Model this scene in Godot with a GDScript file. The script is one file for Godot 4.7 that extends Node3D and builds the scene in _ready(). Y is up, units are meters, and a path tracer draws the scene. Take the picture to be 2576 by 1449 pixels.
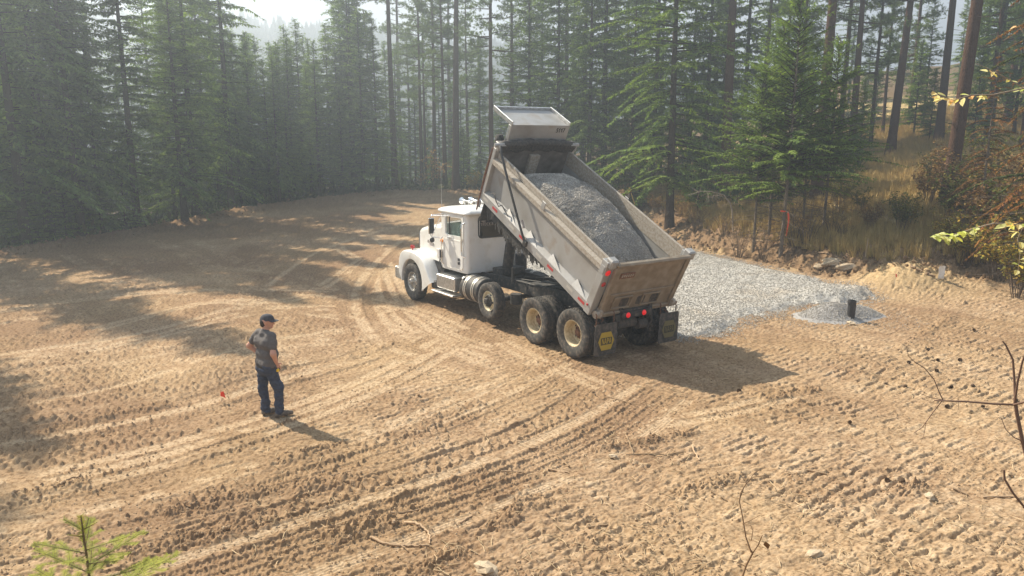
extends Node3D

# A clearing in a conifer forest: a dump truck tips gravel on a new dirt pad while a man watches.
# World: x right, y up, -z away from the camera. "zf" is the distance away (= -z).

const FOCAL := 1917.0            # in pixels of a 2576 x 1449 view of the photograph
const EYE := 4.6                 # camera height above the pad
const HORIZON := 351.0
var pc := 1.0
var ps := 0.0
var rng := RandomNumberGenerator.new()
var used_names := {}
var mats := {}

# ---------------------------------------------------------------- pixels to places
func ray(px: float, py: float) -> Vector3:
	var dx := (px - 1288.0) / FOCAL
	var dy := -(py - 724.5) / FOCAL
	return Vector3(dx, dy * pc - ps, -(pc + dy * ps))

func at_height(px: float, py: float, h := 0.0) -> Vector3:
	var r := ray(px, py)
	return Vector3(0, EYE, 0) + r * ((h - EYE) / r.y)

func at_depth(px: float, py: float, zf: float) -> Vector3:
	var r := ray(px, py)
	return Vector3(0, EYE, 0) + r * (zf / -r.z)

func on_ground(px: float, py: float) -> Vector3:      # where the sight line meets the terrain
	var r := ray(px, py)
	var d := 4.0
	var last := 4.0
	while d < 120.0:
		var p := Vector3(0, EYE, 0) + r * (d / -r.z)
		if p.y < terrain(p.x, d):
			for k in 12:
				var mid := (last + d) * 0.5
				var q := Vector3(0, EYE, 0) + r * (mid / -r.z)
				if q.y < terrain(q.x, mid): d = mid
				else: last = mid
			break
		last = d
		d *= 1.03
	var o := Vector3(0, EYE, 0) + r * (d / -r.z)
	o.y = terrain(o.x, d)
	return o

func lin(r: float, g: float, b: float) -> Color:     # a linear colour as the sRGB that albedo_color wants
	return Color(r, g, b).linear_to_srgb()

# ---------------------------------------------------------------- mesh builder
class MB:
	var v := PackedVector3Array()
	var c := PackedColorArray()
	var i := PackedInt32Array()
	var col := Color(1, 1, 1)
	var xf := Transform3D()
	func p(a: Vector3) -> int:
		v.append(xf * a)
		c.append(col)
		return v.size() - 1
	func t(a: int, b: int, d: int) -> void:
		i.append(a); i.append(b); i.append(d)
	func tri(a: Vector3, b: Vector3, d: Vector3) -> void:
		var k := p(a)
		p(b); p(d)
		t(k, k + 1, k + 2)
	func quad(a: Vector3, b: Vector3, d: Vector3, e: Vector3) -> void:
		var k := p(a)
		p(b); p(d); p(e)
		t(k, k + 1, k + 2)
		t(k, k + 2, k + 3)
	func box(lo: Vector3, hi: Vector3, bevel := 0.0) -> void:
		var m := (lo + hi) * 0.5
		var h := (hi - lo) * 0.5
		var b := minf(bevel, minf(h.x, minf(h.y, h.z)) * 0.9)
		var s := [-1.0, 1.0]
		# six faces
		for ax in 3:
			var a1 := (ax + 1) % 3
			var a2 := (ax + 2) % 3
			for sg in s:
				var q: Array[Vector3] = []
				for k in [[-1.0, -1.0], [1.0, -1.0], [1.0, 1.0], [-1.0, 1.0]]:
					var w := Vector3()
					w[ax] = sg * h[ax]
					w[a1] = k[0] * (h[a1] - b)
					w[a2] = k[1] * (h[a2] - b)
					q.append(m + w)
				if sg > 0.0: quad(q[3], q[2], q[1], q[0])
				else: quad(q[0], q[1], q[2], q[3])
		if b <= 0.0: return
		for ax in 3:
			var a1 := (ax + 1) % 3
			var a2 := (ax + 2) % 3
			for s1 in s:
				for s2 in s:
					var w1 := Vector3()
					var w2 := Vector3()
					w1[a1] = s1 * h[a1]; w1[a2] = s2 * (h[a2] - b)
					w2[a1] = s1 * (h[a1] - b); w2[a2] = s2 * h[a2]
					var e := Vector3()
					e[ax] = h[ax] - b
					if s1 * s2 > 0.0: quad(m + w1 + e, m + w2 + e, m + w2 - e, m + w1 - e)
					else: quad(m + w1 - e, m + w2 - e, m + w2 + e, m + w1 + e)
		for sx in s:
			for sy in s:
				for sz in s:
					var a := m + Vector3(sx * h.x, sy * (h.y - b), sz * (h.z - b))
					var d := m + Vector3(sx * (h.x - b), sy * h.y, sz * (h.z - b))
					var e := m + Vector3(sx * (h.x - b), sy * (h.y - b), sz * h.z)
					if sx * sy * sz > 0.0: tri(a, e, d)
					else: tri(a, d, e)
	func bar(a: Vector3, b: Vector3, w: float, h: float, up := Vector3.UP) -> void:   # a square bar from a to b
		var d := (b - a).normalized()
		var s := d.cross(up).normalized() * w * 0.5
		var u := s.cross(d).normalized() * h * 0.5
		var q := [a + s + u, a - s + u, a - s - u, a + s - u, b + s + u, b - s + u, b - s - u, b + s - u]
		quad(q[0], q[1], q[2], q[3]); quad(q[7], q[6], q[5], q[4])
		for k in 4: quad(q[k], q[k + 4], q[(k + 1) % 4 + 4], q[(k + 1) % 4])
	func prism(poly: PackedVector2Array, z0: float, z1: float) -> void:
		var n := poly.size()
		for k in n:
			var a := poly[k]
			var b := poly[(k + 1) % n]
			quad(Vector3(a.x, a.y, z0), Vector3(b.x, b.y, z0), Vector3(b.x, b.y, z1), Vector3(a.x, a.y, z1))
		cap(poly, z0)
		cap(poly, z1)
	func cap(poly: PackedVector2Array, z: float) -> void:
		var k0 := v.size()
		for a in poly: p(Vector3(a.x, a.y, z))
		var tr := Geometry2D.triangulate_polygon(poly)
		for k in range(0, tr.size(), 3): t(k0 + tr[k], k0 + tr[k + 1], k0 + tr[k + 2])
	func loft(loops: Array, closed := true, smooth := true) -> void:       # loops: arrays of points, all of one length
		var n: int = loops[0].size()
		var m := n if closed else n - 1
		if smooth:
			var k0 := v.size()
			for l in loops:
				for q in l: p(q)
			for r in loops.size() - 1:
				for k in m:
					var a := k0 + r * n + k
					var b := k0 + r * n + (k + 1) % n
					t(a, b, b + n); t(a, b + n, a + n)
		else:
			for r in loops.size() - 1:
				for k in m: quad(loops[r][k], loops[r][(k + 1) % n], loops[r + 1][(k + 1) % n], loops[r + 1][k])
	func fan(l: Array) -> void:
		var ctr := Vector3()
		for q in l: ctr += q
		ctr /= l.size()
		var k0 := p(ctr)
		for q in l: p(q)
		for k in l.size(): t(k0, k0 + 1 + k, k0 + 1 + (k + 1) % l.size())
	func tube(path: Array, radii: Array, sides := 6, caps := true) -> void:
		var n := path.size()
		var ref := Vector3.UP
		var k0 := v.size()
		for q in n:
			var d: Vector3 = (path[mini(q + 1, n - 1)] - path[maxi(q - 1, 0)]).normalized()
			if absf(d.dot(ref)) > 0.95: ref = Vector3.RIGHT if absf(d.x) < 0.9 else Vector3.BACK
			var s := d.cross(ref).normalized()
			var u := s.cross(d).normalized()
			ref = u
			var r: float = radii[mini(q, radii.size() - 1)]
			for k in sides:
				var a := TAU * k / sides
				p(path[q] + (s * cos(a) + u * sin(a)) * r)
		for q in n - 1:
			for k in sides:
				var a := k0 + q * sides + k
				var b := k0 + q * sides + (k + 1) % sides
				t(a, b, b + sides); t(a, b + sides, a + sides)
		if caps:
			for e in [0, n - 1]:
				var l := []
				for k in sides: l.append(xf.affine_inverse() * v[k0 + e * sides + k])
				fan(l)
	func lathe(prof: Array, sg := 24, sharp := true) -> void:         # profile of Vector2(radius, along z), turned about z
		if sharp:
			for q in prof.size() - 1: lathe([prof[q], prof[q + 1]], sg, false)
			return
		var k0 := v.size()
		for q in prof:
			for k in sg:
				var a := TAU * k / sg
				p(Vector3(cos(a) * q.x, sin(a) * q.x, q.y))
		for q in prof.size() - 1:
			for k in sg:
				var a := k0 + q * sg + k
				var b := k0 + q * sg + (k + 1) % sg
				t(a, a + sg, b + sg); t(a, b + sg, b)
	func ball(ctr: Vector3, rad: Vector3, sg := 10, rows := 7, rough := 0.0, rg: RandomNumberGenerator = null) -> void:
		var k0 := v.size()
		for r in rows + 1:
			for k in sg:
				var th := PI * r / rows
				var ph := TAU * k / sg
				var s := 1.0 + (rg.randf_range(-rough, rough) if rg and r > 0 and r < rows else 0.0)
				p(ctr + Vector3(sin(th) * cos(ph), cos(th), sin(th) * sin(ph)) * rad * s)
		for r in rows:
			for k in sg:
				var a := k0 + r * sg + k
				var b := k0 + r * sg + (k + 1) % sg
				t(a, b, b + sg); t(a, b + sg, a + sg)
	func mesh(smooth := true) -> ArrayMesh:
		var ar := []
		ar.resize(Mesh.ARRAY_MAX)
		ar[Mesh.ARRAY_VERTEX] = v
		ar[Mesh.ARRAY_COLOR] = c
		ar[Mesh.ARRAY_INDEX] = i
		if smooth:
			var nn := PackedVector3Array()
			nn.resize(v.size())
			for k in range(0, i.size(), 3):
				var a := v[i[k]]
				var f := (v[i[k + 2]] - a).cross(v[i[k + 1]] - a)
				nn[i[k]] += f; nn[i[k + 1]] += f; nn[i[k + 2]] += f
			for k in nn.size(): nn[k] = nn[k].normalized() if nn[k].length_squared() > 1e-20 else Vector3.UP
			ar[Mesh.ARRAY_NORMAL] = nn
		var m := ArrayMesh.new()
		m.add_surface_from_arrays(Mesh.PRIMITIVE_TRIANGLES, ar)
		return m

# ---------------------------------------------------------------- nodes
func numbered(called: String) -> String:
	var n: int = used_names.get(called, 0)
	used_names[called] = n + 1
	return called if n == 0 else "%s_%03d" % [called, n]

func tag(o: Node3D, label: String, category: String, group := "", kind := "") -> Node3D:
	if label: o.set_meta("label", label)
	if category: o.set_meta("category", category)
	if group: o.set_meta("group", group)
	if kind: o.set_meta("kind", kind)
	return o

func thing(called: String, label: String, category: String, at := Vector3.ZERO, turn := 0.0, group := "") -> Node3D:
	var o := Node3D.new()
	o.name = numbered(called)
	add_child(o)
	o.position = at
	o.rotation.y = turn
	return tag(o, label, category, group)

func part(called: String, m: Mesh, mat: Material, parent: Node3D) -> MeshInstance3D:
	var o := MeshInstance3D.new()
	o.name = called
	o.mesh = m
	o.material_override = mat
	parent.add_child(o, true)
	return o

func solo(called: String, m: Mesh, mat: Material, label: String, category: String, group := "", kind := "") -> MeshInstance3D:
	var o := MeshInstance3D.new()
	o.name = numbered(called)
	o.mesh = m
	o.material_override = mat
	add_child(o)
	tag(o, label, category, group, kind)
	return o

func copy_of(o: Node3D, called: String) -> Node3D:
	var r: Node3D = o.duplicate()
	r.name = numbered(called)
	add_child(r)
	return r

# ---------------------------------------------------------------- materials
func noise_tex(fr: float, seedling: int, ramp: Array, oct := 4, size := 256, kind := FastNoiseLite.TYPE_SIMPLEX_SMOOTH) -> NoiseTexture2D:
	var n := FastNoiseLite.new()
	n.noise_type = kind
	n.frequency = fr
	n.fractal_octaves = oct
	n.seed = seedling
	var t := NoiseTexture2D.new()
	t.width = size
	t.height = size
	t.seamless = true
	t.noise = n
	if ramp.size():
		var g := Gradient.new()
		var of := PackedFloat32Array()
		var cs := PackedColorArray()
		for k in ramp.size():
			of.append(ramp[k][0])
			cs.append(ramp[k][1])
		g.offsets = of
		g.colors = cs
		t.color_ramp = g
	return t

func plain(key: String, color: Color, rough := 0.8, metal := 0.0) -> StandardMaterial3D:
	if mats.has(key): return mats[key]
	var m := StandardMaterial3D.new()
	m.resource_name = key
	m.albedo_color = color
	m.roughness = rough
	m.metallic = metal
	mats[key] = m
	return m

func patchy(key: String, ramp: Array, scale: float, rough := 0.8, metal := 0.0, bump := 0.0, fr := 0.02) -> StandardMaterial3D:
	if mats.has(key): return mats[key]
	var m := plain(key, Color(1, 1, 1), rough, metal)
	m.albedo_texture = noise_tex(fr, key.hash() % 1000, ramp, 5)
	m.uv1_triplanar = true
	m.uv1_scale = Vector3.ONE * scale
	if bump > 0.0:
		m.heightmap_enabled = true
		m.heightmap_scale = bump
		m.heightmap_texture = noise_tex(fr * 2.0, key.hash() % 1000 + 7, [], 4)
	return m

func tinted(key: String, rough := 0.9, back := 0.0) -> StandardMaterial3D:     # colour from the mesh
	if mats.has(key): return mats[key]
	var m := plain(key, Color(1, 1, 1), rough)
	m.vertex_color_use_as_albedo = true
	m.specular_mode = BaseMaterial3D.SPECULAR_DISABLED
	return m

func leafy(key: String, back: Color) -> StandardMaterial3D:
	var m := tinted(key, 0.7)
	m.backlight_enabled = true
	m.backlight = back
	return m

# ---------------------------------------------------------------- terrain
var edge_line := PackedVector2Array()       # outer edge of the pad (x, zf), from the near shaded corner to the far end
var toe_line := PackedVector2Array()        # toe of the bank beyond the gravel
var n_big := FastNoiseLite.new()
var n_mid := FastNoiseLite.new()
var n_fine := FastNoiseLite.new()
var n_grit := FastNoiseLite.new()
var n_patch := FastNoiseLite.new()

func set_noises() -> void:
	var k := 0
	for a in [[n_big, 0.09, 3], [n_mid, 1.7, 3], [n_fine, 6.5, 3], [n_grit, 21.0, 2], [n_patch, 0.33, 4]]:
		k += 1
		var n: FastNoiseLite = a[0]
		n.noise_type = FastNoiseLite.TYPE_SIMPLEX_SMOOTH
		n.frequency = a[1]
		n.fractal_octaves = a[2]
		n.seed = 40 + k

func set_lines() -> void:
	for q in [[-900, 830], [-400, 715], [0, 640], [300, 591], [600, 531], [830, 497], [1000, 468], [1200, 466], [1330, 474]]:
		var p := Vector3()
		var h := 0.0
		for k in 6:                                       # the pad itself rises gently far out
			p = at_height(q[0], q[1], h)
			h = pad_rise(-p.z)
		edge_line.append(Vector2(p.x, -p.z))
	for q in [[1380, 482], [1500, 505], [1600, 553], [1740, 622], [1900, 655], [2050, 688], [2190, 712], [2320, 724], [2576, 722], [3100, 735], [3900, 760]]:
		var p := at_height(q[0], q[1], 0.0)
		toe_line.append(Vector2(p.x, -p.z))

func pad_rise(zf: float) -> float:
	return 0.045 * maxf(0.0, zf - 38.0)

func side_of(line: PackedVector2Array, x: float, z: float) -> float:   # signed distance, positive on the outer side
	var best := 1e9
	var sg := 1.0
	var q := Vector2(x, z)
	for k in line.size() - 1:
		var a := line[k]
		var d := line[k + 1] - a
		var t := clampf((q - a).dot(d) / d.length_squared(), 0.0, 1.0)
		var e := q - (a + d * t)
		var l := e.length_squared()
		if l < best:
			best = l
			sg = 1.0 if d.cross(q - a) > 0.0 else -1.0
	return sqrt(best) * sg

func smooth(a: float, b: float, x: float) -> float:
	var t := clampf((x - a) / (b - a), 0.0, 1.0)
	return t * t * (3.0 - 2.0 * t)

func terrain(x: float, z: float) -> float:               # the shape of the land without its small relief
	if z < 6.7: return (6.7 - z) * 0.47
	var y := pad_rise(z)
	if x < 0.4 * z and (x < -6.0 or z > 30.0):
		var e := side_of(edge_line, x, z)
		if e > -2.5:
			y += 0.22 * exp(-(e * e) / 0.7)
			if e > 0.0:
				var steep := lerpf(0.38, 0.1, smooth(-22.0, -13.0, x))
				y -= minf(e * steep, 7.0)
	if x > 0.5 and z > 14.0:
		var t := -side_of(toe_line, x, z)
		if t < 0.0:
			t = -t
			var up := 0.8 * smooth(0.0, 2.4, t) * (1.0 - 0.6 * smooth(18.0, 26.0, x) * smooth(40.0, 26.0, z))
			y = lerpf(y, maxf(y, 0.0), 1.0) + up + maxf(0.0, t - 2.0) * (0.035 + 0.1 * smooth(9.0, 20.0, x))
	y += mound(x, z)
	if z > 120.0:                                          # the valley and the wooded ridge across it
		var ridge := far_ridge(x / z)
		y = lerpf(y, -9.0, smooth(110.0, 190.0, z))
		y += (ridge + 9.0) * smooth(170.0, 330.0, z)
	return y

func far_ridge(u: float) -> float:
	var px := 1288.0 + FOCAL * u
	var k := [[-2500.0, 40.0], [0.0, 40.0], [600.0, 46.0], [840.0, 74.0], [1200.0, 108.0], [1700.0, 170.0], [2200.0, 205.0], [2576.0, 225.0], [5000.0, 240.0]]
	var py := 240.0
	for i in k.size() - 1:
		if px >= k[i][0] and px < k[i + 1][0]:
			py = lerpf(k[i][1], k[i + 1][1], (px - k[i][0]) / (k[i + 1][0] - k[i][0]))
	py += n_big.get_noise_1d(u * 400.0) * 14.0
	return at_depth(px, py, 330.0).y - 5.0

var mounds := []
func mound(x: float, z: float) -> float:
	var y := 0.0
	for m in mounds:
		var dx: float = (x - m[0]) / m[2]
		var dz: float = (z - m[1]) / m[3]
		var d := dx * dx + dz * dz
		if d < 4.0: y += m[4] * exp(-d * 1.4)
	return y

# ---------------------------------------------------------------- wheel and crawler tracks, kept as a map of (track, along, across)
const CELL := 0.05
const MX0 := -27.0
const MZ0 := 5.0
const MW := 1060
const MH := 1140
var map_id := PackedByteArray()
var map_s := PackedFloat32Array()
var map_w := PackedFloat32Array()
var map_dx := PackedFloat32Array()
var map_dz := PackedFloat32Array()
var tracks := []

func stamp(kind: int, hw: float, pts: Array, wear := 0.0) -> void:    # pts: Vector2(x, zf)
	tracks.append([kind, hw, wear])
	var id := tracks.size()
	var s := 0.0
	for k in pts.size() - 1:
		var p0: Vector2 = pts[maxi(k - 1, 0)]
		var p1: Vector2 = pts[k]
		var p2: Vector2 = pts[k + 1]
		var p3: Vector2 = pts[mini(k + 2, pts.size() - 1)]
		var n := maxi(2, int(p1.distance_to(p2) / 0.045))
		for j in n:
			var t := float(j) / n
			var c := p1.cubic_interpolate(p2, p0, p3, t)
			var d := p1.cubic_interpolate(p2, p0, p3, minf(t + 0.02, 1.02)) - p1.cubic_interpolate(p2, p0, p3, t - 0.02)
			d = d.normalized()
			s += p1.distance_to(p2) / n
			var w := -hw
			while w <= hw:
				var q := c + Vector2(-d.y, d.x) * w
				var ix := int((q.x - MX0) / CELL)
				var iz := int((q.y - MZ0) / CELL)
				if ix >= 0 and iz >= 0 and ix < MW and iz < MH:
					var at := iz * MW + ix
					var cx := MX0 + (ix + 0.5) * CELL - c.x
					var cz := MZ0 + (iz + 0.5) * CELL - c.y
					map_id[at] = id
					map_s[at] = s + cx * d.x + cz * d.y
					map_w[at] = -cx * d.y + cz * d.x
					map_dx[at] = d.x
					map_dz[at] = d.y
				w += 0.04

func pxl(a: Array) -> Array:           # pixel pairs to places on the pad
	var o := []
	for q in a:
		var p := at_height(q[0], q[1], 0.0)
		if -p.z > 38.0:
			for k in 4: p = at_height(q[0], q[1], pad_rise(-p.z))
		o.append(Vector2(p.x, -p.z))
	return o

func beside(line: Array, off: float) -> Array:
	var o := []
	for k in line.size():
		var d: Vector2 = (line[mini(k + 1, line.size() - 1)] - line[maxi(k - 1, 0)]).normalized()
		o.append(line[k] + Vector2(-d.y, d.x) * off)
	return o

func lay_tracks() -> void:
	map_id.resize(MW * MH)
	map_s.resize(MW * MH)
	map_w.resize(MW * MH)
	map_dx.resize(MW * MH)
	map_dz.resize(MW * MH)
	rng.seed = 11
	# crawler passes along the pad
	var dir := Vector2(-0.575, 0.818)
	var side := Vector2(0.818, 0.575)
	var order := range(-24, 34)
	for k in 60:                                          # shuffled, so later passes cut the earlier ones
		var a := rng.randi_range(0, order.size() - 1)
		var b := rng.randi_range(0, order.size() - 1)
		var h = order[a]
		order[a] = order[b]
		order[b] = h
	for k in order:
		var c: Vector2 = Vector2(1.2, 13.0) + side * (float(k) * 0.58 + rng.randf_range(-0.16, 0.16))
		var tilt := rng.randf_range(-0.12, 0.12)
		var d := dir.rotated(tilt)
		var a := rng.randf_range(-14.0, -6.0) - (4.0 if k < -4 else 0.0)
		var b := rng.randf_range(4.0, 30.0)
		var line := []
		for j in 5:
			var t := lerpf(a, b, j / 4.0)
			line.append(c + d * t + side * rng.randf_range(-0.22, 0.22))
		stamp(1, rng.randf_range(0.23, 0.3), line, rng.randf_range(-0.1, 0.5))
	# passes across the shaded side, roughly level in the picture
	for q in [[[-200, 760], [200, 742], [520, 700], [800, 660]], [[-200, 820], [150, 800], [450, 765], [760, 745], [980, 770]], [[-200, 880], [180, 850], [470, 800], [640, 760]],
			[[-250, 930], [100, 915], [420, 880], [640, 830], [900, 790]], [[-250, 985], [120, 960], [400, 935], [600, 880]], [[-250, 1045], [100, 1020], [380, 990], [560, 960], [640, 905]],
			[[-300, 1110], [100, 1085], [400, 1050], [620, 1010]], [[-300, 1175], [120, 1140], [380, 1105], [650, 1080]], [[-300, 1245], [100, 1205], [330, 1170]], [[-250, 700], [150, 690], [420, 655]]]:
		var line := pxl(q)
		stamp(5, 0.27, line, rng.randf_range(-0.2, 0.15))
		stamp(5, 0.27, beside(line, 0.62), rng.randf_range(-0.1, 0.3))
	# tyre tracks
	for q in [[[1470, 905], [1330, 985], [1120, 1080], [850, 1170], [500, 1265], [100, 1355], [-300, 1430]],
			[[1200, 800], [1120, 880], [1000, 955], [820, 1030], [650, 1100], [300, 1215], [-200, 1330]],
			[[1530, 935], [1450, 1010], [1290, 1100], [1000, 1200], [650, 1310], [250, 1420]]]:
		var line := pxl(q)
		stamp(2, 0.31, line)
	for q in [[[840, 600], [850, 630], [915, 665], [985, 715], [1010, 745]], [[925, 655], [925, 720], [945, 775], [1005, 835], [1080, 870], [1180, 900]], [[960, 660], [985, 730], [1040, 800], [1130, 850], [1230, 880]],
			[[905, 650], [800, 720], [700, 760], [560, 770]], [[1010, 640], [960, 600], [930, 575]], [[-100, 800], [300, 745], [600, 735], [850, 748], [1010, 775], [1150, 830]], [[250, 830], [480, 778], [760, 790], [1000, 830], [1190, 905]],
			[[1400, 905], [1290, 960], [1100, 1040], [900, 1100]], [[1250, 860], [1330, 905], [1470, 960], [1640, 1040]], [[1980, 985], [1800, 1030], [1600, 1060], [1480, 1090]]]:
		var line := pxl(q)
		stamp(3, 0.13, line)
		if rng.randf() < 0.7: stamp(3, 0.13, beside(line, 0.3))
	# sheaves of fine arcs swept by the truck as it turned
	for q in [[[1350, 900], [1180, 985], [950, 1075], [650, 1165], [250, 1275], [-300, 1400]], [[1560, 960], [1400, 1050], [1150, 1150], [800, 1260], [400, 1380], [100, 1460]], [[1100, 850], [960, 930], [760, 1010], [500, 1095], [150, 1180], [-300, 1270]],
			[[1010, 835], [880, 890], [700, 940], [450, 1010], [150, 1070], [-300, 1150]], [[930, 800], [760, 830], [560, 880], [300, 950], [0, 1010], [-300, 1060]], [[1000, 770], [800, 770], [560, 790], [300, 850], [0, 890], [-300, 930]],
			[[960, 735], [760, 725], [520, 735], [250, 775], [-200, 830]], [[900, 690], [700, 690], [450, 700], [150, 735], [-200, 770]], [[1640, 990], [1500, 1090], [1250, 1200], [900, 1320], [500, 1450]],
			[[1090, 560], [1000, 600], [900, 680], [860, 760], [900, 850], [1000, 900]], [[1040, 555], [900, 590], [760, 640], [640, 720]], [[980, 545], [840, 585], [700, 620], [560, 690]]]:
		var line := pxl(q)
		var off := 0.0
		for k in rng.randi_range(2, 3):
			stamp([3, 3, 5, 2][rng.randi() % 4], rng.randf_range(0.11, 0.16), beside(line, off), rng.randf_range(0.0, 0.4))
			off += rng.randf_range(0.3, 0.5)
	# loose soil turned up beside the wheels and blade
	for q in [[[270, 905], [420, 880], [560, 845], [640, 880]], [[700, 1160], [780, 1140], [870, 1118]], [[560, 1250], [700, 1232], [900, 1200]], [[330, 1390], [500, 1350], [640, 1320]], [[820, 1355], [930, 1320], [985, 1300]],
			[[1240, 1330], [1310, 1280], [1370, 1250]], [[0, 1260], [120, 1230], [230, 1210]], [[1030, 1440], [1180, 1380]], [[2260, 880], [2330, 835], [2400, 800]], [[1920, 1000], [2000, 985], [2060, 980]], [[420, 1290], [640, 1240]], [[880, 900], [1000, 860]],
			[[60, 1100], [300, 1040], [480, 1010]], [[1500, 1130], [1680, 1100], [1750, 1080]], [[1700, 1240], [1880, 1200]], [[2260, 1240], [2330, 1215]]]:
		stamp(4, 0.16, pxl(q))

func hash1(k: int) -> float:
	var h := (k * 374761393) ^ (k >> 3)
	h = ((h ^ (h >> 13)) * 1274126177) & 0x7fffffff
	return float(h & 0xffff) / 65535.0

const C_DRY := Color(0.46, 0.355, 0.246)        # pressed, dried crust
const C_SOIL := Color(0.34, 0.242, 0.157)       # loose soil
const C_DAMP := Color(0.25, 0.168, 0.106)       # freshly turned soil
const C_CLAY := Color(0.44, 0.325, 0.185)        # yellow subsoil
const C_BANK := Color(0.22, 0.15, 0.094)
const C_LITTER := Color(0.17, 0.118, 0.068)
const C_STRAW := Color(0.47, 0.36, 0.18)

func relief(x: float, z: float, out: Array) -> void:       # out: [height, colour]
	var big := n_big.get_noise_2d(x * 2.2, z * 2.2)
	var mid := n_mid.get_noise_2d(x, z)
	var fine := n_fine.get_noise_2d(x, z)
	var grit := n_grit.get_noise_2d(x, z)
	var patch := n_patch.get_noise_2d(x, z)
	var loose := smooth(-0.05, 0.4, patch + 0.25 * mid)
	var h := big * 0.05 + mid * 0.022 + fine * (0.007 + 0.012 * loose) + grit * (0.005 + 0.006 * loose)
	# flaky crust: small stepped plates, drawn out across the way the machines went
	var turned := smooth(-1.0, -6.0, x)
	var pa := x * lerpf(0.818, 0.98, turned) + z * lerpf(0.575, 0.2, turned)
	var pb := -x * lerpf(0.575, 0.2, turned) + z * lerpf(0.818, 0.98, turned)
	var veer := big * 1.6 + patch * 0.5
	var qa := pa + pb * veer * 0.25
	var qb := pb - pa * veer * 0.06
	var fl := n_fine.get_noise_2d(qa * 0.36, qb * 0.95 + 50.0) * 3.6 + mid * 0.7
	var fb := floorf(fl)
	var plate := fb + smooth(0.42, 0.58, fl - fb)
	var crust := smooth(-0.3, 0.25, n_patch.get_noise_2d(x * 0.55 + 60.0, z * 0.55)) * smooth(30.0, 14.0, z)
	h += plate * (0.003 + 0.0055 * crust)
	if loose > 0.4: h += maxf(0.0, fine - 0.3) * 0.08 * loose
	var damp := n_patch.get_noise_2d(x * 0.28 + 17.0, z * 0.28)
	var dry := 0.45 - 0.3 * loose + 0.4 * mid + 0.2 * fine - 0.55 * smooth(0.0, 0.3, damp + (0.22 if x < -3.0 + 4.0 * big else 0.0) + 0.25 * mid)  # browner on the left: fresh soil, plus some shade put into the colour
	var ix := int((x - MX0) / CELL)
	var iz := int((z - MZ0) / CELL)
	if x > MX0 and z > MZ0 and ix < MW and iz < MH:
		var at := iz * MW + ix
		var id := map_id[at]
		if id > 0:
			var tr: Array = tracks[id - 1]
			var kind: int = tr[0]
			var hw: float = tr[1]
			var cx := x - (MX0 + (ix + 0.5) * CELL)
			var cz := z - (MZ0 + (iz + 0.5) * CELL)
			var s := map_s[at] + cx * map_dx[at] + cz * map_dz[at]
			var w := map_w[at] - cx * map_dz[at] + cz * map_dx[at]
			s += fine * 0.02 + mid * 0.035
			var keep := smooth(float(tr[2]) - 0.62, float(tr[2]) - 0.1, patch * 0.7 + mid * 0.55 + 0.12)
			keep *= smooth(hw + 0.03, hw - 0.05, absf(w))
			if kind == 1:
				var k := s / 0.185
				var b := int(floor(k))
				var ph: float = k - b + (w / hw) * (hash1(b + id * 57) - 0.5) * 0.3
				var r := hash1(b * 3 + id * 131)
				ph += 0.22 * n_fine.get_noise_2d(w * 0.9 + b * 3.7, id * 2.1)
				var g := exp(-pow((ph - 0.5) / (0.055 + 0.035 * r), 2.0)) * smooth(0.05, 0.3, r + 0.3 * fine)
				var lip := exp(-pow((ph - 0.8) / 0.11, 2.0))
				h = lerpf(h, h * 0.35 - 0.010 + plate * 0.002 - 0.05 * g * (0.25 + 0.75 * r) * (0.35 + 0.65 * crust) + 0.018 * lip * (0.2 + hash1(b + 9)) + 0.012 * (ph - 0.5) + fine * 0.008, keep)
				dry = lerpf(dry, 0.5 * dry + 0.36 + 0.2 * mid + 0.2 * fine + 0.3 * (r - 0.5), keep)
			elif kind == 5:
				var k := s / 0.2
				var b := int(floor(k))
				var row := int(floor((w + hw) / 0.18))
				var ph := fposmod(k + 0.5 * (row % 2), 1.0)
				var g := smooth(0.3, 0.42, absf(ph - 0.5))
				var e := smooth(0.05, 0.025, absf(fposmod((w + hw) / 0.18, 1.0) - 0.5) * 0.18 - 0.02 + 0.02)
				h = lerpf(h, h * 0.4 - 0.02 + 0.036 * g * (0.3 + hash1(b * 7 + row + id)) + 0.02 * e * g + fine * 0.015, keep)
				dry = lerpf(dry, 0.6 * dry + 0.2 + 0.2 * mid + 0.2 * fine + 0.4 * (hash1(b * 7 + row) - 0.5), keep)
			elif kind == 2:
				var a := absf(absf(w) - hw * 0.5) / (hw * 0.5)          # the two tyres of a dual
				var k := s / 0.075 + absf(w) * 5.0
				var ph := k - floorf(k)
				var lug := smooth(0.25, 0.4, absf(ph - 0.5)) * smooth(0.95, 0.75, a)
				h = lerpf(h, h * 0.2 - 0.036 + 0.016 * lug + 0.032 * smooth(0.8, 1.0, a) + grit * 0.005, smooth(hw + 0.03, hw - 0.04, absf(w)))
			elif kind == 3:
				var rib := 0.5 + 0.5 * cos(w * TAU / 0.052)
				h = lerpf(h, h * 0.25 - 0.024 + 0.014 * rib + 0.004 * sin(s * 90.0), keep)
				dry = lerpf(dry, 0.2 * dry + 0.76 + 0.15 * fine + 0.1 * mid, keep)  # pressed soil, lightened further to imitate how smooth tracks catch light
			elif kind == 4:
				var e := 1.0 - pow(w / hw, 2.0)
				if e > 0.0:
					h += e * (0.01 + 0.045 * maxf(0.0, mid + 0.1) + 0.045 * maxf(0.0, fine) + 0.03 * grit)
	out[0] = h
	out[1] = dry

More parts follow.
